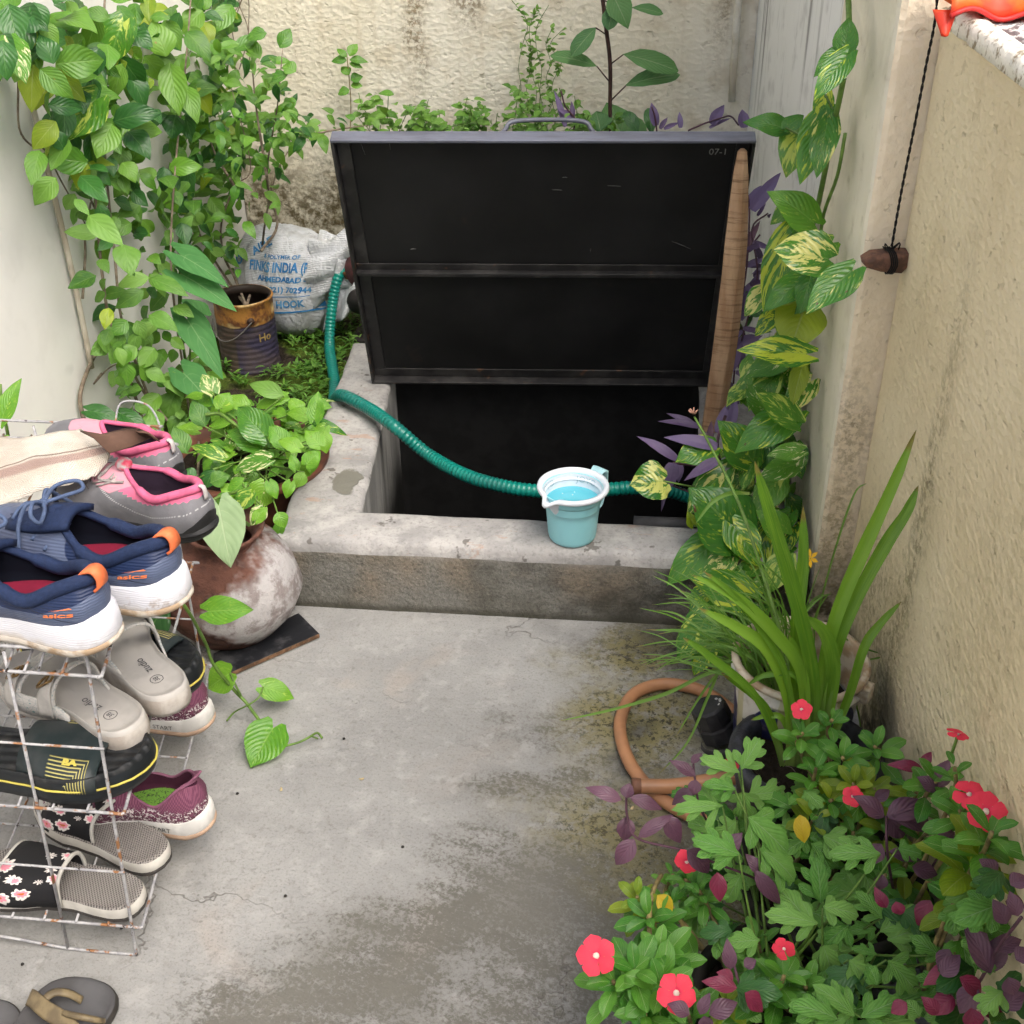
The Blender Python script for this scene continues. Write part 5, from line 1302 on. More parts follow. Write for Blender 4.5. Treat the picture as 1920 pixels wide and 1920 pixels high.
LV = dict(
    pothos=leaf_mat('pothos_leaf', (.045, .165, .014), (.10, .27, .022), (.20, .36, .08), ((.40, .50, .09), (.62, .62, .34)), veins=9, vstr=.3, amt=(.57, .64), rough=.3),
    potbig=leaf_mat('variegated_pothos_leaf', (.035, .15, .020), (.075, .24, .022), (.22, .38, .10), ((.46, .56, .05), (.62, .62, .20)), veins=9, vstr=.3, amt=(.56, .62), rough=.26, spots=(.10, .045, .02)),
    potgreen=leaf_mat('fresh_green_pothos_leaf', (.075, .24, .012), (.17, .36, .03), (.28, .46, .10), ((.38, .52, .08), (.58, .60, .26)), veins=9, vstr=.35, amt=(.68, .74), spots=(.16, .07, .03)),
    vine=leaf_mat('climber_leaf', (.04, .14, .016), (.14, .30, .032), (.24, .40, .11), None, rough=.42, veins=7, vstr=.4, spots=(.22, .20, .03)),
    dark=leaf_mat('dark_glossy_leaf', (.018, .085, .016), (.04, .15, .025), (.12, .25, .07), None, rough=.33, veins=6),
    hib=leaf_mat('small_glossy_leaf', (.05, .17, .018), (.13, .30, .03), (.22, .38, .09), None, rough=.33, veins=6, vstr=.35),
    weed=leaf_mat('soft_weed_leaf', (.085, .22, .025), (.17, .33, .06), (.26, .42, .13), None, rough=.5, veins=5, vstr=.3),
    taro=leaf_mat('matt_taro_leaf', (.055, .19, .055), (.10, .27, .08), (.24, .40, .18), None, rough=.6, veins=5, vstr=.5, spec=.2),
    under=leaf_mat('pale_leaf_underside', (.25, .37, .19), (.32, .43, .25), (.42, .52, .32), None, rough=.65, veins=6, vstr=.5, spec=.15),
    fig=leaf_mat('greyish_fig_leaf', (.05, .145, .055), (.09, .21, .06), (.28, .38, .20), None, rough=.55, veins=8, vstr=.55, spec=.3, trans=.15),
    purple=leaf_mat('purple_heart_leaf', (.075, .045, .105), (.15, .10, .21), (.17, .12, .22), None, rough=.5, veins=3, vstr=.2, trans=.08, bs=.1),
    violet=leaf_mat('bright_violet_leaf', (.125, .085, .18), (.17, .125, .25), (.22, .17, .3), None, rough=.5, veins=3, vstr=.2, trans=.15, bs=.1),
    red=leaf_mat('plum_leaf', (.085, .035, .062), (.135, .06, .095), (.22, .11, .16), None, rough=.40, veins=6, vstr=.22, trans=.10, bs=.3),
    magenta=leaf_mat('magenta_leaf', (.16, .012, .045), (.24, .03, .07), (.30, .08, .13), None, rough=.32, veins=6, vstr=.2, trans=.15, bs=.3),
    mum=leaf_mat('chrysanthemum_leaf', (.10, .29, .045), (.24, .46, .11), (.34, .50, .26), None, rough=.5, veins=6, vstr=.6, spec=.3, bs=.55),
    vinca=leaf_mat('periwinkle_leaf', (.045, .20, .02), (.12, .32, .035), (.42, .52, .25), None, rough=.3, veins=9, vstr=.5),
    olive=leaf_mat('yellowing_periwinkle_leaf', (.15, .26, .015), (.27, .36, .025), (.40, .46, .16), None, rough=.35, veins=9, vstr=.45, trans=.3),
    yellow=leaf_mat('yellow_leaf', (.55, .36, .01), (.62, .46, .03), (.6, .35, .03), None, rough=.45),
    blade=leaf_mat('lily_blade', (.065, .18, .012), (.19, .37, .035), (.16, .30, .04), None, rough=.38, veins=1, vstr=.25, bs=.1, trans=.25),
    grass=leaf_mat('grass_blade', (.07, .19, .02), (.15, .29, .05), (.15, .28, .05), None, rough=.5, veins=1, vstr=.1, bs=.05),
)
LVL = list(LV.values()); LVI = {k: i for i, k in enumerate(LV)}
M_STEM = simple('green_stem', (.13, .24, .04), .55, .2, 40); M_WOOD = simple('grey_brown_bark', (.27, .22, .16), .85, .3, 60, bs=.6, col2=(.15, .11, .08))
M_BSTEM = simple('dark_red_brown_stem', (.075, .035, .028), .6, .2, 50); M_TAN = simple('tan_green_stem', (.32, .25, .10), .6, .3, 50); M_PSTEM = simple('purple_stem', (.11, .045, .07), .6, .2, 50)

def ww(kind, v):
    if kind == 'heart': return tab(v, [(0, .62), (.06, .80), (.16, .96), (.28, 1.), (.45, .93), (.62, .74), (.78, .46), (.9, .22), (1, 0)])
    if kind == 'ovate': return tab(v, [(0, .06), (.06, .42), (.18, .82), (.33, 1.), (.5, .95), (.68, .70), (.84, .38), (.94, .15), (1, 0)])
    if kind == 'ellip': return tab(v, [(0, .05), (.1, .38), (.28, .80), (.5, 1.), (.7, .93), (.86, .66), (.96, .32), (1, .05)])
    if kind == 'lance': return tab(v, [(0, .55), (.06, .75), (.2, .97), (.38, 1.), (.6, .8), (.8, .45), (.93, .17), (1, 0)])
    if kind == 'lobed':
        env = tab(v, [(0, .08), (.12, .34), (.3, .82), (.48, 1.), (.64, .80), (.76, .66), (.88, .44), (.96, .2), (1, .02)])
        ph = v*3.15+.08; l = abs(math.sin(ph*PI)); fine = .05*math.sin(v*44)
        return max(.10*min(1, v*9), env*(.34+.68*l**.42)+fine*env)
    if kind == 'lobe': return tab(v, [(0, .5), (.3, .72), (.55, .98), (.66, 1.), (.74, .82), (.82, .90), (.90, .58), (.97, .3), (1, .05)])
    if kind == 'mid': return tab(v, [(0, .10), (.12, .5), (.3, .85), (.5, .9), (.62, 1.), (.72, .85), (.78, .95), (.88, .62), (.92, .55), (1, .03)])
    if kind == 'taro': return tab(v, [(0, .75), (.1, .95), (.22, 1.), (.4, .88), (.6, .62), (.8, .34), (1, 0)])
def lobed_leaf(m, p, d, n, L, W, mat, curl, fold):
    """deeply cut leaf: a middle lobe and two pairs of side lobes, each with its own vein"""
    d = V(d).normalized(); n = V(n); n = (n-d*n.dot(d)).normalized(); sd = d.cross(n); col = (random.random(), random.random(), random.random())
    for i, (at, ang, ln, wd) in enumerate([(.0, 0, 1., .42), (.36, .68, .50, .25), (.36, -.68, .50, .25), (.10, 1.02, .50, .25), (.10, -1.02, .50, .25), (.64, .45, .30, .17), (.64, -.45, .30, .17)]):
        ang *= rnd(.85, 1.15); ln *= rnd(.88, 1.1); q = p+d*(L*at)-n*(curl*.30*L*at*at)+n*(.0004*(7-i)); dd = d*math.cos(ang)+sd*math.sin(ang)-n*(curl*.45*at+.10*abs(ang)*curl)
        nn = n+d*(curl*.5*at)
        leaf(m, 'lobe' if i else 'mid', q, dd, nn, L*ln, W*wd*1.15, mat, curl*(1 if i == 0 else .5), fold*.8, .03, col=col)
def leaf(m, kind, p, d, n, L, W, mat, curl=.6, fold=.25, wav=.0, twist=0., fine=1, col=None):
    if kind == 'lobed': return lobed_leaf(m, V(p), d, n, L, W, mat, curl, fold)
    """one leaf: p petiole end, d direction to tip, n face normal"""
    d = V(d).normalized(); n = V(n); n = n-d*n.dot(d)
    n = n.normalized() if n.length > 1e-4 else d.orthogonal().normalized()
    sd = d.cross(n); nv = {'lobed': 34, 'heart': 10, 'taro': 9}.get(kind, 8); cs = (-1, -.72, -.36, 0, .36, .72, 1)
    if kind == 'lobed': cs = (-1, -.55, 0, .55, 1)
    if fine == 0: nv = 5; cs = (-1, 0, 1)
    m.cur = col or (random.random(), random.random(), random.random())
    back = {'heart': .20, 'taro': .30}.get(kind, 0.)
    vs = []; uv = []; ang = -curl*.25; y = 0.; z = 0.; r1 = rnd(0, 6.28)
    for i in range(nv+1):
        v = i/nv
        if i: y += math.cos(ang)*L/nv; z += math.sin(ang)*-L/nv; ang += curl*1.25/nv
        w_ = ww(kind, v)*W/2; up = V((0, 0, 0))
        for s in cs:
            a = abs(s); x = s*w_; zz = fold*a*w_*(1-.25*a) + wav*W*math.sin(v*9+r1+(1.7 if s > 0 else 0))*a*a
            yy = y - back*L*(1-v)**3*math.sin(PI*min(1, a*.9))*1.0
            if kind == 'lobed': yy += a*w_*.30
            if kind in ('ovate', 'lance', 'ellip'): yy += a*w_*.05
            q = sd*x + d*yy + n*(z+zz)
            if twist: q = Matrix.Rotation(twist*v, 3, d) @ q
            vs.append(p+q); uv.append((.5+s*.5, v))
    k = len(cs); fs = [(i*k+j, i*k+j+1, (i+1)*k+j+1, (i+1)*k+j) for i in range(nv) for j in range(k-1)]
    m.add(vs, fs, LVI[mat], uv)

def petiole(m, a, b, r=.0012, sag=.0, n=5):
    a, b = V(a), V(b); c = (a+b)/2+V((0, 0, -sag)); m.tube(spline([a, c, b], 3), [r]*7, n)

class Plant:
    """a plant thing with one foliage mesh and one stem mesh"""
    def __init__(s, name, label, cat, base, stem_mat, group=None):
        s.t = thing(name, label, cat, base, group); s.f = MB(); s.s = MB(); s.sm = stem_mat
    def leaf(s, *a, **k): leaf(s.f, *a, **k)
    def done(s):
        if s.f.v:
            used = sorted(set(s.f.fm)); s.f.fm = [used.index(i) for i in s.f.fm]
            world_child(s.f.build('foliage', [LVL[i] for i in used]), s.t)
        if s.s.v: world_child(s.s.build('stem', s.sm), s.t)
        return s.t
TOCAM = lambda p: (CAM-p).normalized()
def leafpx(P, kind, bx, by, tx, ty, wpx, mat, dep, mode='off', tipoff=.0, tilt=None, curl=.5, fold=.25, wav=.04, stem=None, jit=.25, tz=None):
    """leaf whose petiole end and tip are seen at given places of the photo; dep gives its real distance"""
    f = {'off': lambda x, y, e=0.: PW(x, y, dep+e), 'Y': lambda x, y, e=0.: PY(x, y, dep-e), 'Z': lambda x, y, e=0.: PB(x, y, dep+e)}[mode]
    b = f(bx, by)
    k = (b-CAM).dot(FW); t = CAM+ray(tx, ty)*(k-tipoff)     # tip at about the same distance from the camera, brought nearer by tipoff
    if tz is not None: t = PZ(tx, ty, tz)
    if t.x > XR-.006 and t.y < 1.8: t = CAM+(t-CAM)*((XR-.006)/t.x)
    L = (t-b).length; W = wpx*k/FPX
    n = TOCAM(b)*.75+V((0, 0, .55))+V((rnd(-1, 1), rnd(-1, 1), rnd(-1, 1)))*jit
    if tilt: n += V(tilt)
    if kind in ('heart', 'taro'):  # the lobes reach behind the petiole
        pass
    leaf(P.f, kind, b, t-b, n, L*1.03, W, mat, curl, fold, wav)
    if stem is not None: petiole(P.s, stem, b, .0013, .01)
    return b

def in_poly(x, y, P):
    c = False; j = len(P)-1
    for i in range(len(P)):
        if (P[i][1] > y) != (P[j][1] > y) and x < (P[j][0]-P[i][0])*(y-P[i][1])/(P[j][1]-P[i][1])+P[i][0]: c = not c
        j = i
    return c
def scatter(P, poly, n, kind, mats, L, wr, dep, droop=.4, curl=.6, fold=.25, fine=1, upn=.5, seed=1, dirb=(0, 0, 0)):
    """fill a volume in front of the walls with leaves; dep = (min, max) distance in front of the surface behind"""
    random.seed(seed); xs = [p[0] for p in poly]; ys = [p[1] for p in poly]; k = 0; tries = 0
    while k < n and tries < n*30:
        tries += 1; x, y = rnd(min(xs), max(xs)), rnd(min(ys), max(ys))
        if not in_poly(x, y, poly): continue
        k += 1; b = PW(x, y, rnd(*dep)); 
        if b.z < .02: b.z = rnd(.02, .08)
        l = rnd(*L); d = V((rnd(-1, 1), rnd(-1, .6), rnd(-1, .7)-droop))+V(dirb)
        n_ = TOCAM(b)*.6+V((0, 0, upn))+V((rnd(-1, 1), rnd(-1, 1), rnd(-1, 1)))*.45
        mt = random.choice(mats); leaf(P.f, kind, b, d, n_, l, l*wr*rnd(.85, 1.15), mt, curl*rnd(.3, 1.5), fold, .04, fine=fine)

random.seed(11)
# ---- climbing vine on the left wall
def left_vine():
    P = Plant('climbing_vine', 'tall leafy green climber covering the white left wall', 'climbing plant', (XL+.05, 2.3, .05), [M_WOOD, M_STEM])
    for pts, r, off in [([(290, 870), (262, 770), (235, 690), (205, 600), (190, 500), (180, 380), (165, 250), (130, 120), (110, -60)], .004, .10),
                        ([(330, 880), (300, 800), (262, 700), (228, 600), (215, 480), (200, 330), (190, 150), (200, -60)], .0035, .16),
                        ([(375, 900), (330, 810), (270, 735), (232, 660), (205, 600)], .004, .2), ([(160, 800), (150, 745), (166, 690), (188, 650), (215, 610)], .005, .03),
                        ([(370, 905), (372, 830), (355, 770), (345, 700), (330, 600), (320, 470), (330, 300), (350, 100), (360, -40)], .0032, .28),
                        ([(60, 160), (90, 210), (150, 330), (200, 440)], .003, .06), ([(34, 150), (36, 240), (62, 275), (85, 282), (115, 340), (160, 420)], .0022, .04),
                        ([(175, 670), (205, 640), (230, 615)], .0028, .05), ([(190, 700), (176, 720), (205, 690), (240, 675)], .002, .05), ([(155, 560), (160, 480), (160, 440), (170, 380)], .003, .05)]:
        P.s.tube(spline([PW(x, y, off) for x, y in pts], 5), [r*(1-.4*i/(len(pts)*5)) for i in range((len(pts)-1)*5+1)], 7)
    big = [(140, 47, 82, 27, 40, 'potgreen'), (150, 45, 160, 12, 28, 'vine'), (232, 42, 200, 118, 75, 'pothos'), (312, 106, 285, 38, 60, 'vine'), (318, 118, 335, 212, 55, 'vine'), (262, 122, 240, 187, 52, 'vine'),
           (213, 228, 298, 205, 50, 'dark'), (180, 186, 108, 262, 88, 'pothos'), (210, 232, 182, 293, 56, 'vine'), (330, 215, 320, 258, 46, 'dark'), (240, 246, 282, 292, 48, 'dark'), (230, 305, 255, 338, 38, 'vine'),
           (75, 282, 58, 343, 42, 'vine'), (105, 333, 62, 383, 46, 'vine'), (140, 373, 167, 402, 20, 'weed'), (165, 403, 228, 457, 46, 'weed'), (185, 440, 120, 432, 34, 'weed'), (232, 458, 245, 513, 52, 'weed'),
           (280, 520, 214, 535, 32, 'weed'), (283, 522, 350, 549, 34, 'weed'), (270, 545, 214, 577, 34, 'vine'), (280, 590, 332, 616, 36, 'weed'), (205, 578, 195, 616, 28, 'olive'), (230, 648, 206, 682, 34, 'vine'),
           (290, 652, 262, 690, 40, 'weed'), (300, 692, 285, 655, 30, 'weed'), (325, 575, 362, 590, 28, 'weed'), (20, 78, 48, 152, 56, 'pothos'), (5, 75, 12, 148, 50, 'dark'), (345, 160, 370, 225, 40, 'vine'), (120, 280, 95, 240, 36, 'dark'),
           (165, 300, 110, 320, 36, 'vine'), (150, 330, 200, 375, 42, 'dark'), (255, 650, 225, 680, 36, 'weed'), (310, 700, 345, 740, 38, 'weed'), (280, 770, 300, 815, 42, 'weed'), (330, 735, 305, 790, 46, 'weed'), (300, 740, 262, 775, 40, 'vine'),
           (345, 775, 322, 830, 44, 'weed'), (245, 60, 285, 85, 42, 'dark'), (100, 120, 75, 60, 45, 'dark'), (60, 30, 30, 60, 50, 'dark'), (185, 90, 165, 150, 50, 'dark'), (350, 60, 395, 110, 45, 'vine'), (380, 20, 340, 60, 45, 'vine'), (435, 10, 400, 60, 40, 'hib')]
    for bx, by, tx, ty, wd, mt in big:
        kd = 'heart' if mt in ('potbig', 'potgreen', 'pothos') else 'ovate'
        leafpx(P, kd, bx, by, tx, ty, wd, mt, rnd(.26, .38), tipoff=rnd(-.0, .03), curl=rnd(.3, .8), wav=.06, jit=.2)
    scatter(P, [(-20, -20), (430, -20), (420, 60), (450, 220), (470, 330), (410, 400), (300, 400), (240, 330), (130, 300), (60, 130), (-20, 130)], 290, 'ovate', ['vine', 'vine', 'dark', 'dark', 'vine', 'hib', 'vine', 'dark', 'hib', 'olive'], (.038, .085), .62, (.08, .30), seed=3)
    scatter(P, [(120, 300), (420, 340), (400, 480), (330, 560), (300, 620), (200, 620), (170, 480)], 110, 'ovate', ['vine', 'weed', 'vine', 'dark'], (.035, .065), .62, (.05, .28), seed=4)
    scatter(P, [(185, 600), (340, 600), (400, 700), (420, 850), (300, 870), (255, 800), (225, 720)], 120, 'ovate', ['vine', 'weed', 'weed', 'hib'], (.028, .052), .7, (.12, .34), seed=5)
    P.done()
left_vine()
# ---- shrub growing from the can
def shrub():
    P = Plant('can_shrub', 'bushy small leaved shrub growing out of the rusty paint can', 'shrub', PZ(466, 600, .2), [M_WOOD])
    base = PY(462, 575, 2.84)
    for pts in [[(462, 575), (475, 530), (490, 470), (500, 400), (520, 320), (560, 260), (600, 235)], [(462, 575), (440, 520), (420, 480), (415, 420), (440, 350), (470, 310), (430, 150)], [(462, 575), (430, 530), (380, 450), (340, 350), (360, 200)],
                [(490, 470), (520, 420), (500, 330), (520, 200), (530, 90)], [(440, 350), (400, 280), (380, 200)], [(560, 260), (620, 245), (690, 235)], [(500, 330), (480, 200), (470, 90)]]:
        n = len(pts); yy = lambda i: 2.84+.10*math.sin(i*1.3)+.04*i
        P.s.tube(spline([PY(x, y, yy(i)) for i, (x, y) in enumerate(pts)], 5), [.0042*(1-.75*i/((n-1)*5)) for i in range((n-1)*5+1)], 7)
    random.seed(21)
    poly = [(330, 100), (400, 60), (500, 90), (540, 140), (560, 200), (640, 215), (650, 245), (560, 280), (520, 310), (535, 390), (500, 430), (470, 500), (430, 520), (390, 470), (300, 400), (280, 250)]
    xs = [p[0] for p in poly]; k = 0
    while k < 470:
        x, y = rnd(280, 650), rnd(60, 520)
        if not in_poly(x, y, poly) or (x > 450 and y > 320 and random.random() < .75): continue
        k += 1; b = PY(x, y, rnd(2.72, 3.22)); l = rnd(.03, .058); 
        d = V((rnd(-1, 1), rnd(-1, .5), rnd(-.9, .5))); leaf(P.f, 'ovate', b, d, TOCAM(b)*.5+V((0, 0, .8))+V((rnd(-1, 1), rnd(-1, 1), 0))*.4, l, l*.52, random.choice(['hib', 'hib', 'vine', 'weed', 'dark']), rnd(.3, .9), .3, .03)
    for x, y, tx, ty in [(440, 95, 488, 62), (525, 90, 545, 52), (488, 110, 455, 62), (500, 62, 460, 70), (555, 135, 530, 120), (540, 140, 505, 150)]: leafpx(P, 'ovate', x, y, tx, ty, 30, 'hib', 2.8, 'Y')
    P.done()
shrub()
def small_creeper():
    P = Plant('wall_creeper', 'dark small leaved creeper clinging high on the back wall', 'climbing plant', (-.75, 3.36, .5), [M_WOOD])
    random.seed(31)
    for i in range(12): 
        x0 = 330+i*13; P.s.tube(spline([PY(x0+rnd(-20, 20), y, 3.37) for y in (-60, 0, 60, 130)], 4), .0015, 5)
    for i in range(150):
        x, y = rnd(330, 475), rnd(-30, 130); 
        if x > 430+.3*(60-y): continue
        b = PY(x, y, rnd(3.2, 3.37)); l = rnd(.025, .045); leaf(P.f, 'ellip', b, (rnd(-1, 1), -.3, rnd(-1, .5)), TOCAM(b)+V((rnd(-.5, .5), 0, rnd(0, .6))), l, l*.66, random.choice(['dark', 'dark', 'hib']), .5, .2)
    P.done()
small_creeper()
# ---- taro leaves between the vine and the can
def taro():
    P = Plant('taro', 'arrow shaped matt green taro leaves beside the rusty can', 'plant', PZ(370, 700, .05), [M_STEM]); st = PZ(360, 740, .04)
    for bx, by, tx, ty, wd in [(338, 478, 425, 530, 52), (342, 515, 441, 575, 62), (352, 600, 417, 704, 62), (345, 700, 400, 760, 66), (380, 590, 340, 560, 40)]:
        b = leafpx(P, 'taro', bx, by, tx, ty, wd, 'taro', .42, tipoff=.03, curl=.45, wav=.02, fold=.3, jit=.05); P.s.tube(spline([st, (st+b)/2+V((-.02, .02, .02)), b], 5), .0026, 6)
    P.done()
taro()
# ---- pothos in the clay basin
def basin_pothos():
    P = Plant('pothos', 'bright green pothos crowding out of the clay basin by the curb', 'plant', PZ(470, 850, .15), [M_STEM])
    L_ = [(533, 745, 478, 762, 36, 'potgreen'), (532, 742, 464, 716, 34, 'weed'), (588, 783, 534, 770, 32, 'potgreen'), (590, 786, 596, 733, 34, 'potgreen'), (590, 790, 652, 814, 22, 'potbig'), (497, 817, 444, 760, 64, 'pothos'), (490, 838, 424, 798, 56, 'pothos'),
          (503, 862, 438, 878, 44, 'pothos'), (415, 857, 356, 830, 30, 'pothos'), (535, 835, 505, 795, 40, 'potgreen'), (560, 840, 520, 822, 30, 'potgreen'), (600, 835, 572, 806, 36, 'potgreen'), (575, 870, 600, 845, 34, 'potgreen'), (498, 908, 484, 954, 56, 'potgreen'),
          (560, 865, 532, 900, 18, 'weed'), (555, 880, 545, 850, 22, 'potgreen'), (415, 765, 430, 735, 40, 'potgreen'), (385, 800, 360, 750, 40, 'vine'), (350, 850, 325, 800, 40, 'vine'), (440, 930, 412, 905, 30, 'potgreen'), (545, 905, 535, 935, 26, 'potgreen'), (480, 975, 500, 950, 26, 'potgreen'),
          (520, 960, 535, 990, 30, 'hib'), (400, 735, 380, 700, 40, 'pothos'), (460, 760, 420, 745, 36, 'potgreen'), (560, 770, 545, 745, 34, 'potgreen'), (610, 800, 590, 830, 30, 'potgreen'), (605, 815, 612, 850, 34, 'potgreen'), (590, 850, 580, 890, 30, 'potgreen'), (570, 885, 555, 915, 28, 'vine'), (450, 905, 430, 935, 32, 'vine'), (505, 905, 520, 935, 26, 'potgreen'), (400, 880, 385, 915, 34, 'dark'), (395, 905, 430, 890, 34, 'vine'), (365, 900, 340, 880, 34, 'dark')]
    random.seed(41); root = PZ(470, 870, .15)
    for bx, by, tx, ty, wd, mt in L_:
        kd = 'heart' if mt.startswith('pot') else 'ovate'; b = leafpx(P, kd, bx, by, tx, ty, wd, mt, rnd(.24, .28), 'Z', curl=rnd(.3, .7), wav=.06, jit=.22); petiole(P.s, root+V((rnd(-.08, .08), rnd(-.05, .05), 0)), b, .0016, -.01)
    random.seed(42)
    for i in range(95):
        x, y = rnd(370, 600), rnd(745, 905)
        if y > 905-(x-430)*.25 or y < 745 or (x < 420 and y > 880): continue
        b = PZ(x, y, rnd(.16, .24)); l = rnd(.03, .055); leaf(P.f, 'heart', b, (rnd(-1, 1), rnd(-1, .4), rnd(-.6, .3)), V((rnd(-.4, .4), -.3, 1))+V((rnd(-1, 1), rnd(-1, 1), 0))*.4, l, l*.75, random.choice(['potgreen', 'potgreen', 'pothos', 'vine']), rnd(.3, .8), .25, .05)
    for i in range(26):
        x, y = rnd(360, 545), rnd(880, 1000)
        if x < 470 and y > 900: continue
        b = PZ(x, y, rnd(.10, .18)); l = rnd(.02, .035); leaf(P.f, 'ovate', b, (rnd(-1, 1), rnd(-1, .4), rnd(-.9, 0)), V((rnd(-.4, .4), -.5, 1)), l, l*.75, random.choice(['hib', 'dark', 'vine']), .5, .25)
    P.s.tube(spline([PZ(385, 778, .30), PZ(412, 776, .30), PZ(440, 795, .29), PZ(495, 834, .25), PZ(500, 842, .23)], 4), .0035, 7, mi=0)
    P.done()
    P = Plant('wilted_leaf', 'pale wilted heart leaf draped over the clay water pot', 'leaf', PZ(415, 945, .25), [M_STEM])
    b = leafpx(P, 'heart', 410, 948, 432, 1060, 88, 'under', 1.60, 'Y', tipoff=.02, curl=.35, wav=.05, fold=.35, jit=.05); P.s.tube(spline([PZ(385, 945, .28), PZ(415, 930, .285), PZ(450, 918, .26), PZ(440, 895, .22)], 4), .003, 6)
    P.s.tube([b, PZ(385, 945, .28)], .002, 6); P.done(); m = MB(); m.tube([PY(412, 950, 1.60), PY(445, 972, 1.61), PY(468, 985, 1.62)], [.002, .0045, .003], 6); world_child(m.build('rolled_edge', M_STEM), P.t)
    P = Plant('pothos_shoot', 'short pothos shoot shading the mouth of the clay water pot', 'plant', PZ(450, 935, .26), [M_STEM])
    for q in [(470, 925, 440, 958, 40, 'pothos'), (455, 905, 425, 930, 36, 'potgreen'), (492, 955, 470, 985, 34, 'pothos'), (430, 925, 405, 955, 30, 'vine')]: leafpx(P, 'heart' if q[5][0] == 'p' else 'ovate', *q, .275, 'Z', curl=.4, jit=.15)
    P.s.tube(spline([PZ(492, 950, .26), PZ(470, 925, .272), PZ(455, 905, .27), PZ(470, 880, .2)], 4), .002, 6); P.done()
basin_pothos()
def trailing():
    P = Plant('trailing_pothos', 'single pothos vine trailing from the rack down to the concrete', 'climbing plant', PZ(490, 1355, .03), [M_STEM])
    P.s.tube(spline([PZ(300, 1100, .30), PZ(345, 1135, .27), PZ(385, 1205, .17), PZ(400, 1245, .12), PZ(440, 1295, .06), PZ(462, 1318, .04), PZ(492, 1358, .022), PZ(530, 1400, .018)], 5), .0028, 8)
    a = leafpx(P, 'heart', 432, 1262, 388, 1290, 66, 'potgreen', .085, 'Z', tz=.06, curl=.3, fold=.18, jit=.05, wav=.03); P.s.tube(spline([a, PZ(437, 1275, .08), PZ(452, 1305, .055)], 3), .002, 6)
    b = leafpx(P, 'heart', 493, 1288, 552, 1308, 46, 'potgreen', .055, 'Z', tz=.03, curl=.3, fold=.2, jit=.05, wav=.03); P.s.tube(spline([b, PZ(485, 1308, .05), PZ(465, 1322, .045), PZ(440, 1335, .02), PZ(425, 1352, .008)], 4), .0016, 6)
    c = leafpx(P, 'heart', 512, 1365, 470, 1436, 84, 'potgreen', .035, 'Z', tz=.012, curl=.3, fold=.18, jit=.03, wav=.04); P.s.tube(spline([PZ(530, 1400, .018), PZ(560, 1392, .02), PZ(580, 1382, .022), PZ(595, 1374, .018), PZ(604, 1384, .014)], 4), .002, 6)
    P.s.tube([PZ(582, 1380, .02), PZ(596, 1385, .018)], .0016, 5)
    leafpx(P, 'heart', 390, 1146, 472, 1142, 56, 'potgreen', .26, 'Z', curl=.3, jit=.05, tilt=(0, -.4, 0)); leafpx(P, 'heart', 300, 1150, 260, 1215, 70, 'dark', .12, 'Z', curl=.3, jit=.1)
    leafpx(P, 'heart', 290, 1215, 330, 1240, 40, 'pothos', .06, 'Z', jit=.1)
    P.done()
    P = Plant('rack_pothos', 'pothos shoot standing up behind the rag at the left edge', 'plant', PX(5, 860, XL+.03), [M_STEM])
    s0 = PW(20, 850, .1); P.s.tube(spline([s0, PW(12, 800, .12), PW(3, 770, .13), PW(0, 720, .13)], 4), .003, 6)
    for q in [(3, 787, 35, 708, 38, 'potgreen'), (-5, 845, 14, 815, 34, 'potgreen'), (172, 812, 70, 818, 34, 'pothos'), (165, 770, 225, 782, 34, 'dark'), (225, 775, 280, 805, 34, 'dark'), (215, 800, 185, 815, 20, 'pothos'), (240, 790, 290, 830, 44, 'dark')]:
        leafpx(P, 'heart', *q, .22, jit=.12)
    P.done()
trailing()
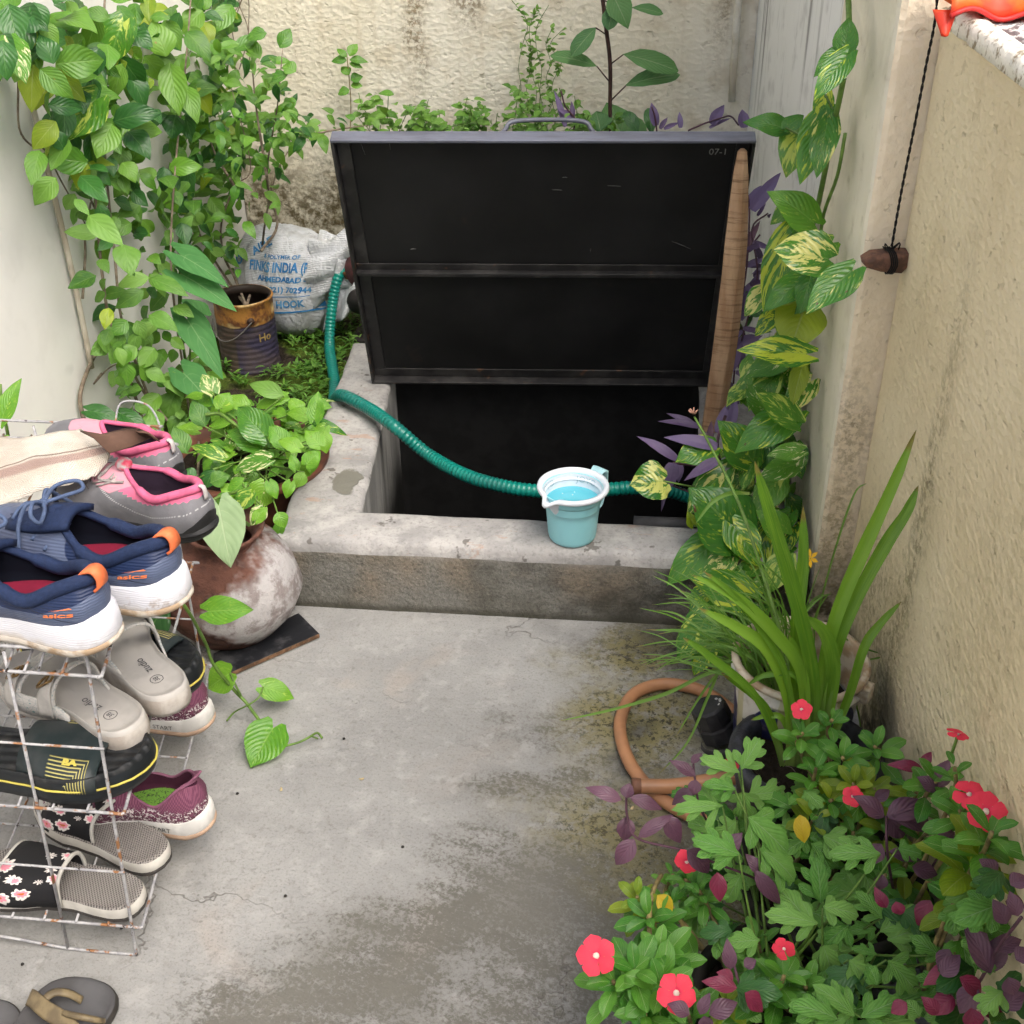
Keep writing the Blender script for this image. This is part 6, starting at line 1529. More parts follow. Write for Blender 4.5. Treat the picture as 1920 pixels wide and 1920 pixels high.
# ---- back wall plants
def back_plants():
    P = Plant('fig_sapling', 'tall sapling with long grey green leaves on a dark stem behind the lid', 'sapling', PY(1145, 300, 3.15), [M_BSTEM])
    P.s.tube(spline([PY(x, y, 3.15) for x, y in ((1148, 300), (1144, 215), (1144, 120), (1136, 50), (1128, -20), (1120, -90))], 4), .0052, 8)
    random.seed(51)
    for bx, by, tx, ty, wd, sx, sy in [(1169, 102, 1272, 128, 42, 1143, 122), (1174, 160, 1274, 133, 42, 1144, 190), (1119, 124, 1034, 99, 32, 1144, 155), (1117, 52, 1072, 101, 34, 1137, 65), (1148, -12, 1178, 50, 50, 1128, -20), (1186, 14, 1244, 22, 24, 1148, 38), (1152, 8, 1140, 54, 34, 1130, 0),
                                       (1126, 246, 1118, 208, 52, 1146, 250), (1180, 300, 1140, 190, 100, 1148, 300)]:
        b = leafpx(P, 'ovate' if wd > 45 else 'ellip', bx, by, tx, ty, wd, 'fig', 3.13 if wd < 90 else 3.2, 'Y', jit=.12, curl=.35, wav=.03); P.s.tube([PY(sx, sy, 3.15), b], .0018, 6)
    P.done()
    P = Plant('wall_sprig', 'little sprig with nine leaves sprouting against the back wall', 'plant', PY(657, 240, 3.3), [M_TAN])
    P.s.tube(spline([PY(x, y, 3.3) for x, y in ((656, 260), (658, 200), (655, 150), (650, 100))], 4), .0016, 6)
    for q in [(655, 105, 669, 80, 22), (650, 107, 631, 90, 14), (650, 113, 621, 113, 20), (655, 112, 691, 114, 18), (655, 118, 680, 126, 14), (655, 140, 640, 124, 22), (657, 150, 680, 142, 22), (658, 160, 680, 160, 18), (655, 168, 633, 176, 20)]:
        leafpx(P, 'ovate', *q, 'hib', 3.29, 'Y', jit=.2)
    P.done()
    P = Plant('back_weeds', 'mass of small leaved weeds along the foot of the back wall behind the lid', 'weeds', PY(900, 260, 3.2), [M_STEM])
    random.seed(61)
    for i in range(42):
        x0 = rnd(690, 1140); h = rnd(20, 95)*(1.25 if 960 < x0 < 1040 else 1); Y = rnd(3.0, 3.34); x1 = x0+rnd(-30, 30)
        pts = [PY(lerp(x0, x1, k/4)+rnd(-4, 4), 262-h*k/4, Y-.01*k) for k in range(5)]; P.s.tube(spline(pts, 3), .0011, 5)
        for k in range(int(7+h/7)):
            a = random.random(); q = lerp(pts[min(4, int(a*4))], pts[min(4, int(a*4)+1)], a*4 % 1)+V((rnd(-.02, .02), rnd(-.02, .02), rnd(-.006, .006))); l = rnd(.018, .04)*(1.1 if x0 < 900 else .8)
            leaf(P.f, 'ovate', q, (rnd(-1, 1), rnd(-1, .6), rnd(-.5, .4)), V((rnd(-.4, .4), -.5, 1)), l, l*.6, random.choice(['weed', 'hib', 'weed', 'vine']), .5, .2)
    for i in range(6):
        x0 = 975+i*13; Y = 3.3; top = rnd(-10, 90); pts = [PY(x0+rnd(-6, 6)+k*rnd(-2, 3), lerp(250, top, k/6), Y) for k in range(7)]; P.s.tube(spline(pts, 3), .0009, 5)
        for k in range(36):
            a = random.random()**.8; q = lerp(pts[min(6, int(a*6))], pts[min(6, int(a*6)+1)], a*6 % 1); l = rnd(.010, .024); leaf(P.f, 'ovate', q, (rnd(-1, 1), rnd(-1, .6), rnd(-.4, .7)), V((rnd(-.4, .4), -.5, 1)), l, l*.6, 'weed', .4, .2, fine=0)
    P.done()
    P = Plant('purple_heart', 'violet stems and pointed leaves rising behind the top edge of the lid', 'plant', PY(1250, 260, 3.1), [M_PSTEM], group='purple heart plants')
    for q in [(1060, 238, 1040, 165, 13), (1073, 222, 1045, 202, 12), (1074, 222, 1072, 188, 10), (1230, 236, 1221, 190, 18), (1238, 242, 1252, 218, 10), (1245, 242, 1275, 228, 9), (1276, 240, 1274, 208, 11), (1335, 234, 1358, 194, 22), (1395, 240, 1392, 203, 22), (1330, 240, 1372, 218, 8)]:
        leafpx(P, 'lance', *q, random.choice(['violet', 'purple', 'violet']), 3.0, 'Y', jit=.15, fold=.5)
    for pts in ([(1290, 245), (1320, 232), (1350, 222), (1370, 218), (1385, 235)], [(1075, 245), (1078, 222), (1060, 200), (1052, 170)], [(1232, 250), (1228, 220), (1222, 200)]): P.s.tube(spline([PY(x, y, 3.0) for x, y in pts], 4), .0022, 6)
    for q in [(1197, 250, 1172, 206, 26), (1222, 252, 1216, 200, 24)]: leafpx(P, 'ellip', *q, 'dark', 3.05, 'Y', jit=.05)
    P.done()
back_plants()
# ---- ground cover
def ground_cover():
    m = MB(); random.seed(71)
    for i in range(760):
        x = rnd(-1.02, -.66); y = rnd(2.25, 3.3)
        if x < -.86 and y < 2.75 and random.random() < .8: continue
        if (x+.93)**2+(y-2.84)**2 < .009: continue
        q = V((x, y, soil_z(x, y))); h = rnd(.012, .05)
        for k in range(random.choice([4, 5, 6, 7])):
            a = rnd(0, 6.28); l = rnd(.012, .030); leaf(m, 'lance', q+V((0, 0, h*(.4+.6*random.random()))), (math.cos(a), math.sin(a), rnd(.1, .9)), (0, 0, 1), l, l*.28, random.choice(['weed', 'hib', 'vine']), .8, .2, fine=0)
    for i in range(120):
        x = rnd(-.62, .36); y = rnd(2.76, 3.35); q = V((x, y, soil_z(x, y)+rnd(.01, .05))); l = rnd(.03, .05); leaf(m, 'ovate', q, (rnd(-1, 1), rnd(-1, 1), .3), (0, 0, 1), l, l*.6, 'weed', .6, .2, fine=0)
    used = sorted(set(m.fm)); m.fm = [used.index(i) for i in m.fm]
    tag(m.build('ground_cover', [LVL[i] for i in used]), 'low green weeds and moss over the damp soil left of the tank', 'ground cover', kind='stuff')
ground_cover()
# ---- pothos climbing the pillar
def pillar_pothos():
    P = Plant('variegated_pothos', 'large variegated pothos climbing beside the plastered pillar', 'climbing plant', (.33, 2.0, 0), [M_STEM])
    D = lambda y: tab(max(0, min(1250, y)), [(0, 2.22), (500, 2.2), (800, 2.02), (900, 1.94), (1000, 1.86), (1080, 1.76), (1250, 1.68)])
    D2 = lambda x, y: min(D(y), PX(max(x, 1210), y, .350).y)
    st = [(1590, -20), (1592, 60), (1588, 110), (1575, 180), (1560, 250), (1545, 330), (1530, 400), (1510, 470), (1498, 560), (1500, 650), (1490, 740), (1470, 850), (1450, 960), (1440, 1060), (1430, 1150), (1420, 1250)]
    P.s.tube(spline([PY(x, y, D2(x, y)+.02) for x, y in st], 5), .0046, 9)
    P.s.tube(spline([PY(x, y, D2(x, y)+.03) for x, y in ((1585, 250), (1570, 330), (1545, 400), (1535, 470))], 5), .003, 7)
    random.seed(81)
    B = [(1583, 96, 1592, 32, 42, 'cr'), (1585, 102, 1528, 140, 48, 'h'), (1588, 104, 1527, 184, 46, 'h'), (1548, 178, 1534, 238, 34, 'h'), (1472, 240, 1397, 224, 40, 'cr'), (1474, 240, 1507, 214, 30, 'h'), (1500, 238, 1474, 328, 56, 'g'), (1548, 215, 1500, 336, 62, 'h'), (1552, 222, 1532, 328, 50, 'h'),
         (1526, 418, 1446, 356, 62, 'g'), (1553, 486, 1453, 466, 92, 'h'), (1488, 432, 1432, 585, 66, 'h'), (1512, 520, 1434, 578, 50, 'h'), (1520, 520, 1500, 585, 40, 'cr'), (1597, 508, 1514, 582, 62, 'h'), (1508, 578, 1482, 655, 86, 'y'), (1512, 664, 1388, 652, 56, 'h'), (1475, 672, 1395, 705, 44, 'g'),
         (1452, 705, 1404, 768, 48, 'g'), (1503, 690, 1485, 760, 32, 'y'), (1488, 775, 1378, 844, 66, 'h'), (1410, 864, 1352, 788, 72, 'h'), (1492, 790, 1420, 736, 52, 'g'), (1490, 872, 1425, 892, 44, 'g'), (1503, 845, 1440, 852, 34, 'g'), (1243, 902, 1183, 908, 74, 'h'), (1335, 838, 1268, 862, 56, 'h'),
         (1358, 884, 1287, 962, 58, 'h'), (1388, 1008, 1300, 914, 114, 'h'), (1350, 1010, 1248, 1092, 66, 'h'), (1442, 995, 1412, 1095, 48, 'h'), (1405, 1122, 1298, 1080, 72, 'h'), (1335, 1148, 1268, 1235, 58, 'h'), (1380, 1262, 1308, 1332, 62, 'y'), (1470, 1000, 1422, 955, 50, 'g'), (1330, 1210, 1300, 1265, 40, 'h'),
         (1375, 985, 1425, 1060, 60, 'h'), (1460, 900, 1415, 960, 56, 'g'), (1440, 775, 1400, 720, 44, 'g'), (1500, 640, 1455, 610, 44, 'g'), (1300, 985, 1290, 960, 20, 'y'), (1475, 1045, 1440, 1110, 50, 'g')]
    mp = {'h': 'potbig', 'g': 'pothos', 'cr': 'potbig', 'y': 'olive'}
    for bx, by, tx, ty, wd, c in B:
        dep = D2(bx, by)-rnd(.015, .06)
        b = leafpx(P, 'heart', bx, by, tx, ty, wd*1.15, mp[c], dep, 'Y', tipoff=rnd(0, .02), curl=rnd(.2, .5), wav=.05, jit=.06, fold=.18)
        if c == 'cr': P.f.rn = {k: ((v[0], .8, .98) if k >= len(P.f.v)-77 else v) for k, v in P.f.rn.items()}
        sx = tab(min(1150, max(0, by+40)), [(0, 1592), (180, 1575), (400, 1530), (560, 1498), (740, 1490), (960, 1450), (1150, 1430)]); petiole(P.s, PY(sx, by+40, D2(sx, by)+.01), b, .0018, 0)
    poly = [(1370, 640), (1505, 600), (1500, 900), (1470, 1120), (1420, 1230), (1330, 1130), (1350, 950), (1330, 860), (1380, 760)]
    for x, y in [(1470, 400), (1500, 450), (1520, 560), (1460, 520), (1490, 620), (1440, 600), (1420, 560), (1540, 470), (1470, 690), (1440, 740), (1500, 730), (1460, 800), (1380, 900), (1420, 850), (1390, 960), (1440, 930), (1350, 1060), (1400, 1160), (1360, 1200), (1320, 1120), (1290, 1190), (1340, 1290)]:
        leafpx(P, 'heart', x+20, y-15, x-rnd(10, 35), y+rnd(15, 45), rnd(40, 58), random.choice(['potbig', 'potbig', 'pothos']), D2(x, y)+.0, 'Y', curl=.4, wav=.05, jit=.12, fold=.2)
    k = 0
    while k < 60:
        x, y = rnd(1320, 1505), rnd(600, 1230)
        if not in_poly(x, y, poly): continue
        k += 1; b = PY(x, y, D(y)+rnd(-.02, .12)*(y < 950)); b.x = min(b.x, .37); l = rnd(.05, .08); leaf(P.f, 'heart', b, (rnd(-1, .4), rnd(-1, 0), rnd(-1, .1)), TOCAM(b)*.5+V((rnd(-.6, .2), rnd(-.4, .2), .5)), l, l*.72, random.choice(['pothos', 'pothos', 'potbig']), .5, .25, .05)
    P.done()
    P = Plant('purple_heart', 'dusty purple pointed leaves leaning over the mouth of the tank', 'plant', PY(1350, 850, 2.0), [M_PSTEM], group='purple heart plants')
    for q in [(1345, 838, 1247, 815, 26, 'violet', 1.93), (1270, 862, 1197, 814, 20, 'purple', 1.98), (1312, 800, 1235, 785, 15, 'purple', 2.1), (1305, 800, 1252, 772, 15, 'purple', 2.12), (1345, 812, 1366, 752, 20, 'violet', 2.05), (1262, 868, 1252, 920, 30, 'purple', 1.95), (1348, 862, 1282, 898, 22, 'purple', 1.9),
              (1248, 915, 1240, 960, 8, 'purple', 1.98), (1330, 832, 1334, 788, 14, 'red', 2.05), (1275, 870, 1272, 905, 16, 'purple', 2.0)]:
        leafpx(P, 'lance', *q, 'Y', jit=.12, fold=.3, curl=.5)
    P.s.tube(spline([PY(1352, 950, 1.98), PY(1352, 880, 1.98), PY(1345, 830, 2.0), PY(1360, 780, 2.05)], 4), .003, 7); P.s.tube(spline([PY(1350, 875, 1.98), PY(1300, 872, 1.98), PY(1262, 868, 1.97)], 4), .0025, 7); P.s.tube(spline([PY(1345, 940, 2.0), PY(1300, 925, 2.0), PY(1246, 905, 2.0)], 4), .002, 6); P.done()
    P = Plant('purple_heart', 'purple and slate leaved stems squeezed between the lid and the whitewashed wall', 'plant', PY(1400, 600, 2.7), [M_PSTEM], group='purple heart plants')
    for q in [(1410, 395, 1466, 318, 26, 'violet', 2.6), (1405, 385, 1428, 345, 20, 'violet', 2.62), (1400, 500, 1440, 480, 14, 'violet', 2.6), (1400, 465, 1425, 410, 14, 'red', 2.6), (1385, 600, 1425, 505, 28, 'purple', 2.55), (1382, 650, 1430, 625, 26, 'purple', 2.5), (1395, 560, 1418, 520, 20, 'purple', 2.55), (1390, 690, 1378, 620, 22, 'purple', 2.45),
              (1365, 700, 1390, 640, 24, 'purple', 2.4), (1405, 470, 1375, 420, 12, 'violet', 2.6), (1440, 560, 1420, 520, 16, 'purple', 2.55), (1380, 760, 1355, 700, 24, 'purple', 2.3), (1370, 800, 1380, 745, 20, 'violet', 2.2), (1425, 590, 1400, 570, 26, 'fig', 2.5)]:
        leafpx(P, 'lance', *q, 'Y', jit=.15, fold=.3)
    for pts in ([(1375, 720), (1385, 600), (1400, 500), (1405, 400), (1400, 350)], [(1390, 640), (1420, 520), (1410, 430), (1440, 400)], [(1380, 600), (1400, 480), (1425, 440)]): P.s.tube(spline([PY(x, y, 2.6-.0005*(y-400)) for x, y in pts], 5), .0022, 6)
    for i in range(40):
        x, y = rnd(1370, 1440), rnd(400, 720); b = PY(x, y, rnd(2.45, 2.75)); b.x = min(b.x, .38); l = rnd(.03, .06); leaf(P.f, 'lance', b, (rnd(-1, 1), rnd(-1, 0), rnd(-.5, 1)), TOCAM(b), l, l*.25, random.choice(['purple', 'purple', 'violet', 'dark']), .5, .3, fine=0)
    P.done()
pillar_pothos()

# ---- lily, grass
def blade(m, pts, W, mat, tip=.35, base=.7, fold=.35, nrm=None):
    sp = spline(pts, 6); n = len(sp); m.cur = (random.random(), random.random(), random.random()); rs = []; uv = []
    for i, p in enumerate(sp):
        a = i/(n-1); d = (sp[min(i+1, n-1)]-sp[max(i-1, 0)]).normalized(); nn = (nrm or TOCAM(p)); s = d.cross(nn).normalized(); nn = s.cross(d)
        w_ = W/2*tab(a, [(0, base), (.25, .92), (.6, 1), (.85, .7), (.95, tip), (1, .03)])
        rs.append([p-s*w_+nn*fold*w_, p-s*w_*.5+nn*fold*w_*.4, p, p+s*w_*.5+nn*fold*w_*.4, p+s*w_+nn*fold*w_]); uv += [(0, a), (.25, a), (.5, a), (.75, a), (1, a)]
    m.rings(rs, False, mi=LVI[mat], uvs=uv)
def clampx(p): p.x = min(p.x, XR-.008 if p.y < 1.795 else .38); return p
def lily():
    P = Plant('lily', 'strap leaved lily with long green blades rising from the black tub', 'plant', TUB, [M_STEM])
    random.seed(91); Y0 = TUB.y
    for pts, W in [([(1530, 1400), (1526, 1300), (1512, 1200), (1480, 1080), (1440, 950), (1415, 865)], 28), ([(1500, 1400), (1492, 1290), (1496, 1150), (1506, 1050), (1506, 948)], 25), ([(1535, 1400), (1545, 1250), (1570, 1150), (1615, 1040), (1672, 915), (1718, 806)], 26), ([(1545, 1400), (1560, 1250), (1600, 1135), (1660, 1022), (1700, 960), (1722, 910)], 25),
                   ([(1548, 1400), (1590, 1310), (1620, 1215), (1650, 1170), (1690, 1128)], 18), ([(1515, 1400), (1505, 1270), (1450, 1185), (1380, 1120), (1298, 1078)], 24), ([(1485, 1400), (1480, 1320), (1440, 1220), (1380, 1175), (1310, 1140)], 24), ([(1500, 1380), (1475, 1270), (1420, 1170), (1370, 1110), (1318, 1070)], 14),
                   ([(1470, 1430), (1452, 1370), (1425, 1315), (1352, 1262)], 17), ([(1500, 1400), (1470, 1352), (1440, 1342), (1408, 1350)], 12), ([(1540, 1420), (1552, 1330), (1562, 1250), (1545, 1185), (1500, 1152)], 28), ([(1520, 1400), (1518, 1320), (1500, 1240), (1480, 1190)], 20), ([(1475, 1420), (1420, 1310), (1330, 1230), (1280, 1195)], 16), ([(1510, 1380), (1500, 1280), (1440, 1265), (1400, 1285)], 12)]:
        n = len(pts); q = [clampx(PY(x, y, Y0+.02+.06*(i/(n-1))*(1 if pts[-1][0] > 1500 else .2))) for i, (x, y) in enumerate(pts)]
        q[0] = V((TUB.x+(pts[0][0]-1512)*.0007, Y0+.01, TUB.z-.01)); blade(P.f, q, W*(q[2]-CAM).dot(FW)/FPX, 'blade')
    P.done()
    P = Plant('flower_stalk', 'long leaning green stalk ending in a withered pink flower head', 'flower stalk', PY(1500, 1330, Y0+.05), [M_STEM])
    P.s.tube(spline([PY(1498, 1330, Y0+.06), PY(1468, 1200, Y0+.10), PY(1438, 1100, Y0+.15), PY(1388, 950, Y0+.25), PY(1330, 832, Y0+.35), PY(1302, 782, Y0+.40)], 6), [.0034*(1-.5*i/30) for i in range(31)], 8)
    m = MB(); c = PY(1300, 775, Y0+.40); R = random.Random(3)
    for i in range(9): d = V((R.uniform(-1, 1), R.uniform(-1, 1), R.uniform(-.2, 1))).normalized(); m.tube([c, c+d*.005, c+d*.009+V((0, 0, .001))], [.001, .0016, .0007], 5)
    world_child(m.build('flower_head', simple('withered_pink', (.55, .30, .22), .8)), P.t); P.done()
    P = Plant('grass_clump', 'wiry grass clump spilling left out of the white bucket', 'grass', BUCK, [M_STEM], None)
    random.seed(95)
    for i in range(95):
        b = BUCK+V((rnd(-.07, .03), rnd(-.05, .05), -.01)); tx = rnd(1185, 1420); ty = 1080+(1420-tx)*.28+rnd(-70, 130)
        if i % 5 == 0: tx, ty = rnd(1250, 1560), rnd(1040, 1180)
        t = PY(tx, ty, BUCK.y+rnd(-.03, .16)); clampx(t)
        if t.z < .03: t.z = .03
        mid = (b+t)/2+V((rnd(-.02, .03), 0, rnd(.03, .075))); blade(P.f, [b, lerp(b, mid, .5)+V((0, 0, .03)), mid, lerp(mid, t, .55)+V((0, 0, .01)), t], rnd(.0015, .0036), 'grass', fold=.2)
    for pts, W in [([(1430, 1270), (1400, 1255), (1330, 1262), (1250, 1300), (1150, 1330), (1048, 1352)], .006), ([(1440, 1300), (1400, 1260), (1360, 1240), (1330, 1300), (1290, 1390), (1235, 1452)], .005), ([(1400, 1245), (1350, 1260), (1310, 1310), (1265, 1385)], .004), ([(1425, 1280), (1380, 1240), (1300, 1190), (1210, 1180)], .004)]:
        blade(P.f, [PY(x, y, BUCK.y+.02) if i < 3 else (PZ(x, y, .05) if PY(x, y, BUCK.y+.02).z < .05 else PY(x, y, BUCK.y+.02)) for i, (x, y) in enumerate(pts)], W, 'grass')
    for pts in ([(1520, 1200), (1560, 1050), (1600, 930), (1626, 905)], [(1555, 1250), (1640, 1235), (1665, 1232)], [(1570, 1190), (1620, 1215), (1650, 1225)], [(1590, 1270), (1610, 1340), (1625, 1390)]):
        blade(P.f, [clampx(PY(x, y, BUCK.y+.05)) for x, y in pts], .003, 'grass')
    m = P.f
    sp = [PY(1405, 925, BUCK.y+.25), PY(1370, 925, BUCK.y+.22), PY(1335, 942, BUCK.y+.2), PY(1304, 982, BUCK.y+.18)]; blade(m, sp, .007, 'grass')
    P.done()
    # yellow star flower
    t = thing('yellow_flower', 'small yellow star shaped flower on a thin stalk against the pillar', 'flower', PY(1520, 1047, 1.62)); m = MB(); c = PY(1520, 1047, 1.62); n = (TOCAM(c)+V((-.8, 0, .2))).normalized(); u = n.orthogonal().normalized(); w_ = n.cross(u)
    for k in range(6):
        a = k*PI/3; d = u*math.cos(a)+w_*math.sin(a); s = n.cross(d); m.add([c, c+d*.009+s*.0038+n*.002, c+d*.017+n*.001, c+d*.009-s*.0038+n*.002], [(0, 1, 2, 3)])
    world_child(m.build('petals', simple('golden_petal', (.85, .50, .01), .5)), t); m = MB(); m.tube(spline([c, c+V((0, .0, -.05)), c+V((-.03, -.1, -.2)), BUCK], 5), .0011, 5); world_child(m.build('stalk', M_STEM), t)
lily()

# ---- flowers: periwinkle
M_PETAL = None
def petal_mat():
    g = G('coral_red_petal'); u = g.sep(g.uv()); c = g.mix(g.r(u[1], .0, .35), (.72, .03, .10), (.88, .055, .10)); c = g.mix(g.r(g.noise(g.comb(g.m_('MULTIPLY', u[0], 9.), u[1]), 2, 2), .5, .8, 0, .3), c, (.95, .14, .16))
    return g.fin(c, .55, g.bump(g.noise(g.comb(g.m_('MULTIPLY', u[0], 30.), u[1]), 1, 2), .2, .001), .3, trans=.2)
M_PETAL = petal_mat(); M_EYE = simple('pale_pink_eye', (.85, .68, .58), .7)
def flower(px, py, rpx, dep, label, nrm=None, rot=0., parent=None, mode='Z'):
    c = PB(px, py, dep) if mode == 'Z' else PY(px, py, dep); clampx(c); c.x = min(c.x, XR-.02); R = rpx*(c-CAM).dot(FW)/FPX
    t = thing('periwinkle_flower', label, 'flower', c, 'coral red periwinkle flowers')
    n = V(nrm).normalized() if nrm else (TOCAM(c)+V((rnd(-.3, .3), 0, .2))).normalized()
    q = n.to_track_quat('Z', 'Y').to_matrix().to_4x4(); q.translation = c
    for k in range(5):
        a = rot+k*2*PI/5; vs = []; uv = []; m = MB()
        for i in range(7):
            v = i/6; w_ = R*.49*tab(v, [(0, .12), (.3, .46), (.6, .88), (.85, 1.), (1, .70)])
            for s in (-1, -.5, 0, .5, 1):
                rr = R*(.06+.94*v)-abs(s)**2*R*.10*v+(.06*R if abs(s) < .1 and v == 1 else 0); z = R*(.10*math.sin(v*2.2)-.12*v*v+.05*s*v)
                vs.append(V((rr*math.cos(a)-s*w_*math.sin(a), rr*math.sin(a)+s*w_*math.cos(a), z+.0006*k+.09*R*math.sin(k*2.1+rot)*v))); uv.append((.5+s/2, v))
        m.add([q @ p for p in vs], [(i*5+j, i*5+j+1, (i+1)*5+j+1, (i+1)*5+j) for i in range(6) for j in range(4)], 0, uv); world_child(m.build('petal', M_PETAL), t)
    m = MB(); m.lathe([(0, R*.17), (R*.10, R*.16), (R*.17, R*.10), (R*.15, R*.02)], 10, M=q); world_child(m.build('eye', M_EYE), t)
    m = MB(); e = c-n*.02+V((0, .004, -.02)); m.tube(spline([c, c-n*.012, e], 4), [.0018]*9, 6); world_child(m.build('flower_tube', M_STEM), t)
    return c
def whorl(P, c, ax, n, L, W, mats, stem_to=None, tiers=2, step=.012):
    """leaf pairs crowding along a shoot"""
    ax = V(ax).normalized(); u = ax.orthogonal().normalized(); v = ax.cross(u); ph = rnd(0, 6)
    for k in range(n):
        a = ph+k*2.4; tt = k/n; d = (u*math.cos(a)+v*math.sin(a))*(1-.25*(1-tt))+ax*(.75-.75*tt); b = c-ax*step*tiers*tt*2
        l = L*rnd(.8, 1.1)*(.6+.4*min(1, tt*2)); q = b+d.normalized()*.004; 
        leaf(P.f, 'ellip', q, d, ax+V((0, 0, .3)), l, W*l/L, random.choice(mats), rnd(.4, .9), .25, .02)
    if stem_to is not None: P.s.tube(spline([c, c-ax*.04, lerp(c-ax*.04, V(stem_to), .5)+V((rnd(-.01, .01), rnd(-.01, .01), 0)), V(stem_to)], 4), [.0024+.0008*i/12 for i in range(13)], 7)
def clampz(p): p = V(p); p.x = min(p.x, XR-.03); return p
def front_bed():
    random.seed(101)
    POT1 = PZ(1560, 1640, .15); POT2 = PZ(1480, 1880, .13)
    P = Plant('periwinkle', 'periwinkle bush with olive and green leaves between the lily and the tan wall', 'flowering plant', POT1, [M_TAN])
    W_ = [(1505, 1375, .27, 'vinca', 9, .045), (1530, 1440, .24, 'vinca', 9, .05), (1560, 1350, .26, 'vinca', 8, .035), (1580, 1420, .25, 'vinca', 9, .05), (1600, 1470, .24, 'olive', 12, .055), (1640, 1400, .25, 'vinca', 8, .05), (1640, 1480, .23, 'olive', 10, .055), (1560, 1500, .22, 'olive', 10, .05), (1530, 1530, .21, 'olive', 8, .05),
          (1600, 1560, .2, 'vinca', 9, .05), (1680, 1530, .22, 'olive', 8, .05), (1720, 1480, .24, 'vinca', 9, .045), (1760, 1460, .25, 'vinca', 8, .05), (1800, 1520, .25, 'vinca', 10, .05), (1740, 1560, .22, 'vinca', 8, .05), (1840, 1600, .25, 'olive', 13, .075), (1800, 1680, .2, 'olive', 9, .065), (1860, 1560, .24, 'vinca', 8, .06), (1790, 1440, .27, 'vinca', 6, .035), (1700, 1620, .2, 'olive', 8, .05), (1660, 1640, .2, 'vinca', 8, .05), (1540, 1600, .18, 'vinca', 8, .045)]
    for x, y, z, mt, n, L in W_:
        c = clampz(PB(x, y, z)); whorl(P, c, (rnd(-.4, .3), rnd(-.5, .1), 1), n+2, L*.82, L*.40, [mt, mt, mt, 'vinca' if mt == 'olive' else 'olive'] if mt == 'olive' else [mt], (POT1.x+rnd(-.06, .06), POT1.y+rnd(-.06, .06), .12) if x < 1700 else (XR-.05, c.y+rnd(-.02, .03), .10))
    leafpx(P, 'ellip', 1508, 1580, 1500, 1530, 32, 'yellow', .22, 'Z'); leafpx(P, 'ellip', 1665, 1480, 1710, 1490, 28, 'olive', .25, 'Z')
    P.done()
    for (x, y, r, z, lab, nr) in [(1503, 1331, 20, .30, 'coral flower in front of the lily blades above the black tub', (-.2, -.6, .8)), (1795, 1378, 21, .31, 'coral flower standing alone high against the tan wall', (.1, .25, 1)), (1599, 1493, 20, .27, 'coral flower among the olive leaves, beside dark plum leaves', (-.1, -.7, .6)),
                                  (1817, 1490, 30, .30, 'upper of the two overlapping coral flowers by the tan wall', (-.2, -.3, 1)), (1848, 1522, 38, .31, 'biggest coral flower, lower of the overlapping pair by the tan wall', (-.1, -.6, .9)), (1370, 1434, 17, .25, 'small coral flower half behind the topmost chrysanthemum leaf', (.1, .1, 1))]:
        c = flower(x, y, r, z, lab, nr, rnd(0, 6))
    P = Plant('periwinkle', 'glossy green periwinkle arching over the concrete at the bottom of the photo', 'flowering plant', POT2, [M_TAN])
    for x, y, z, mt, n, L in [(1195, 1682, .2, 'olive', 9, .040), (1215, 1720, .2, 'vinca', 14, .055), (1260, 1700, .18, 'vinca', 6, .05), (1285, 1650, .2, 'vinca', 12, .04), (1310, 1670, .2, 'vinca', 9, .04), (1262, 1640, .2, 'vinca', 8, .035), (1235, 1790, .2, 'vinca', 14, .062), (1190, 1820, .21, 'vinca', 13, .062), (1150, 1840, .2, 'vinca', 8, .06), (1240, 1850, .2, 'vinca', 14, .065), (1210, 1900, .18, 'vinca', 12, .06), (1290, 1900, .18, 'vinca', 9, .055),
                              (1360, 1880, .18, 'olive', 8, .045), (1470, 1830, .21, 'vinca', 12, .055), (1440, 1860, .19, 'vinca', 10, .06), (1510, 1850, .19, 'vinca', 9, .055), (1420, 1760, .17, 'vinca', 9, .05), (1560, 1900, .18, 'vinca', 9, .06)]:
        c = clampz(PB(x, y, z)); whorl(P, c, (rnd(-.5, .2), rnd(-.5, .2), 1), n+2, L*.85, L*.38, [mt], (POT2.x+rnd(-.05, .05)-.05*(x < 1300), POT2.y+rnd(-.04, .05), .10), tiers=2)
    P.s.tube(spline([PZ(1240, 1640, .2), PZ(1225, 1670, .2), PZ(1218, 1720, .2), PZ(1228, 1790, .19), PZ(1300, 1850, .14)], 5), .003, 7)
    leafpx(P, 'ovate', 1233, 1678, 1262, 1716, 34, 'yellow', .215, 'Z'); P.done()
    for (x, y, r, z, lab, nr) in [(1118, 1792, 37, .25, 'coral flower nearest the open concrete, lower left of the bed', (-.1, -.7, .9)), (1268, 1862, 37, .25, 'coral flower with a pale eye at the bottom beside plum leaves', (0, -.7, .9)), (1288, 1615, 24, .24, 'coral flower half covered by a plum leaf left of the bed', (-.3, -.9, .4)), (1470, 1778, 22, .25, 'coral flower seen side on, opening above the lower green leaves', (-.3, -1, .3))]:
        flower(x, y, r, z, lab, nr, rnd(0, 6))
    # chrysanthemum
    P = Plant('chrysanthemum', 'leafy chrysanthemum with deeply cut grey green leaves in the front bed', 'plant', POT2, [M_STEM]); random.seed(111)
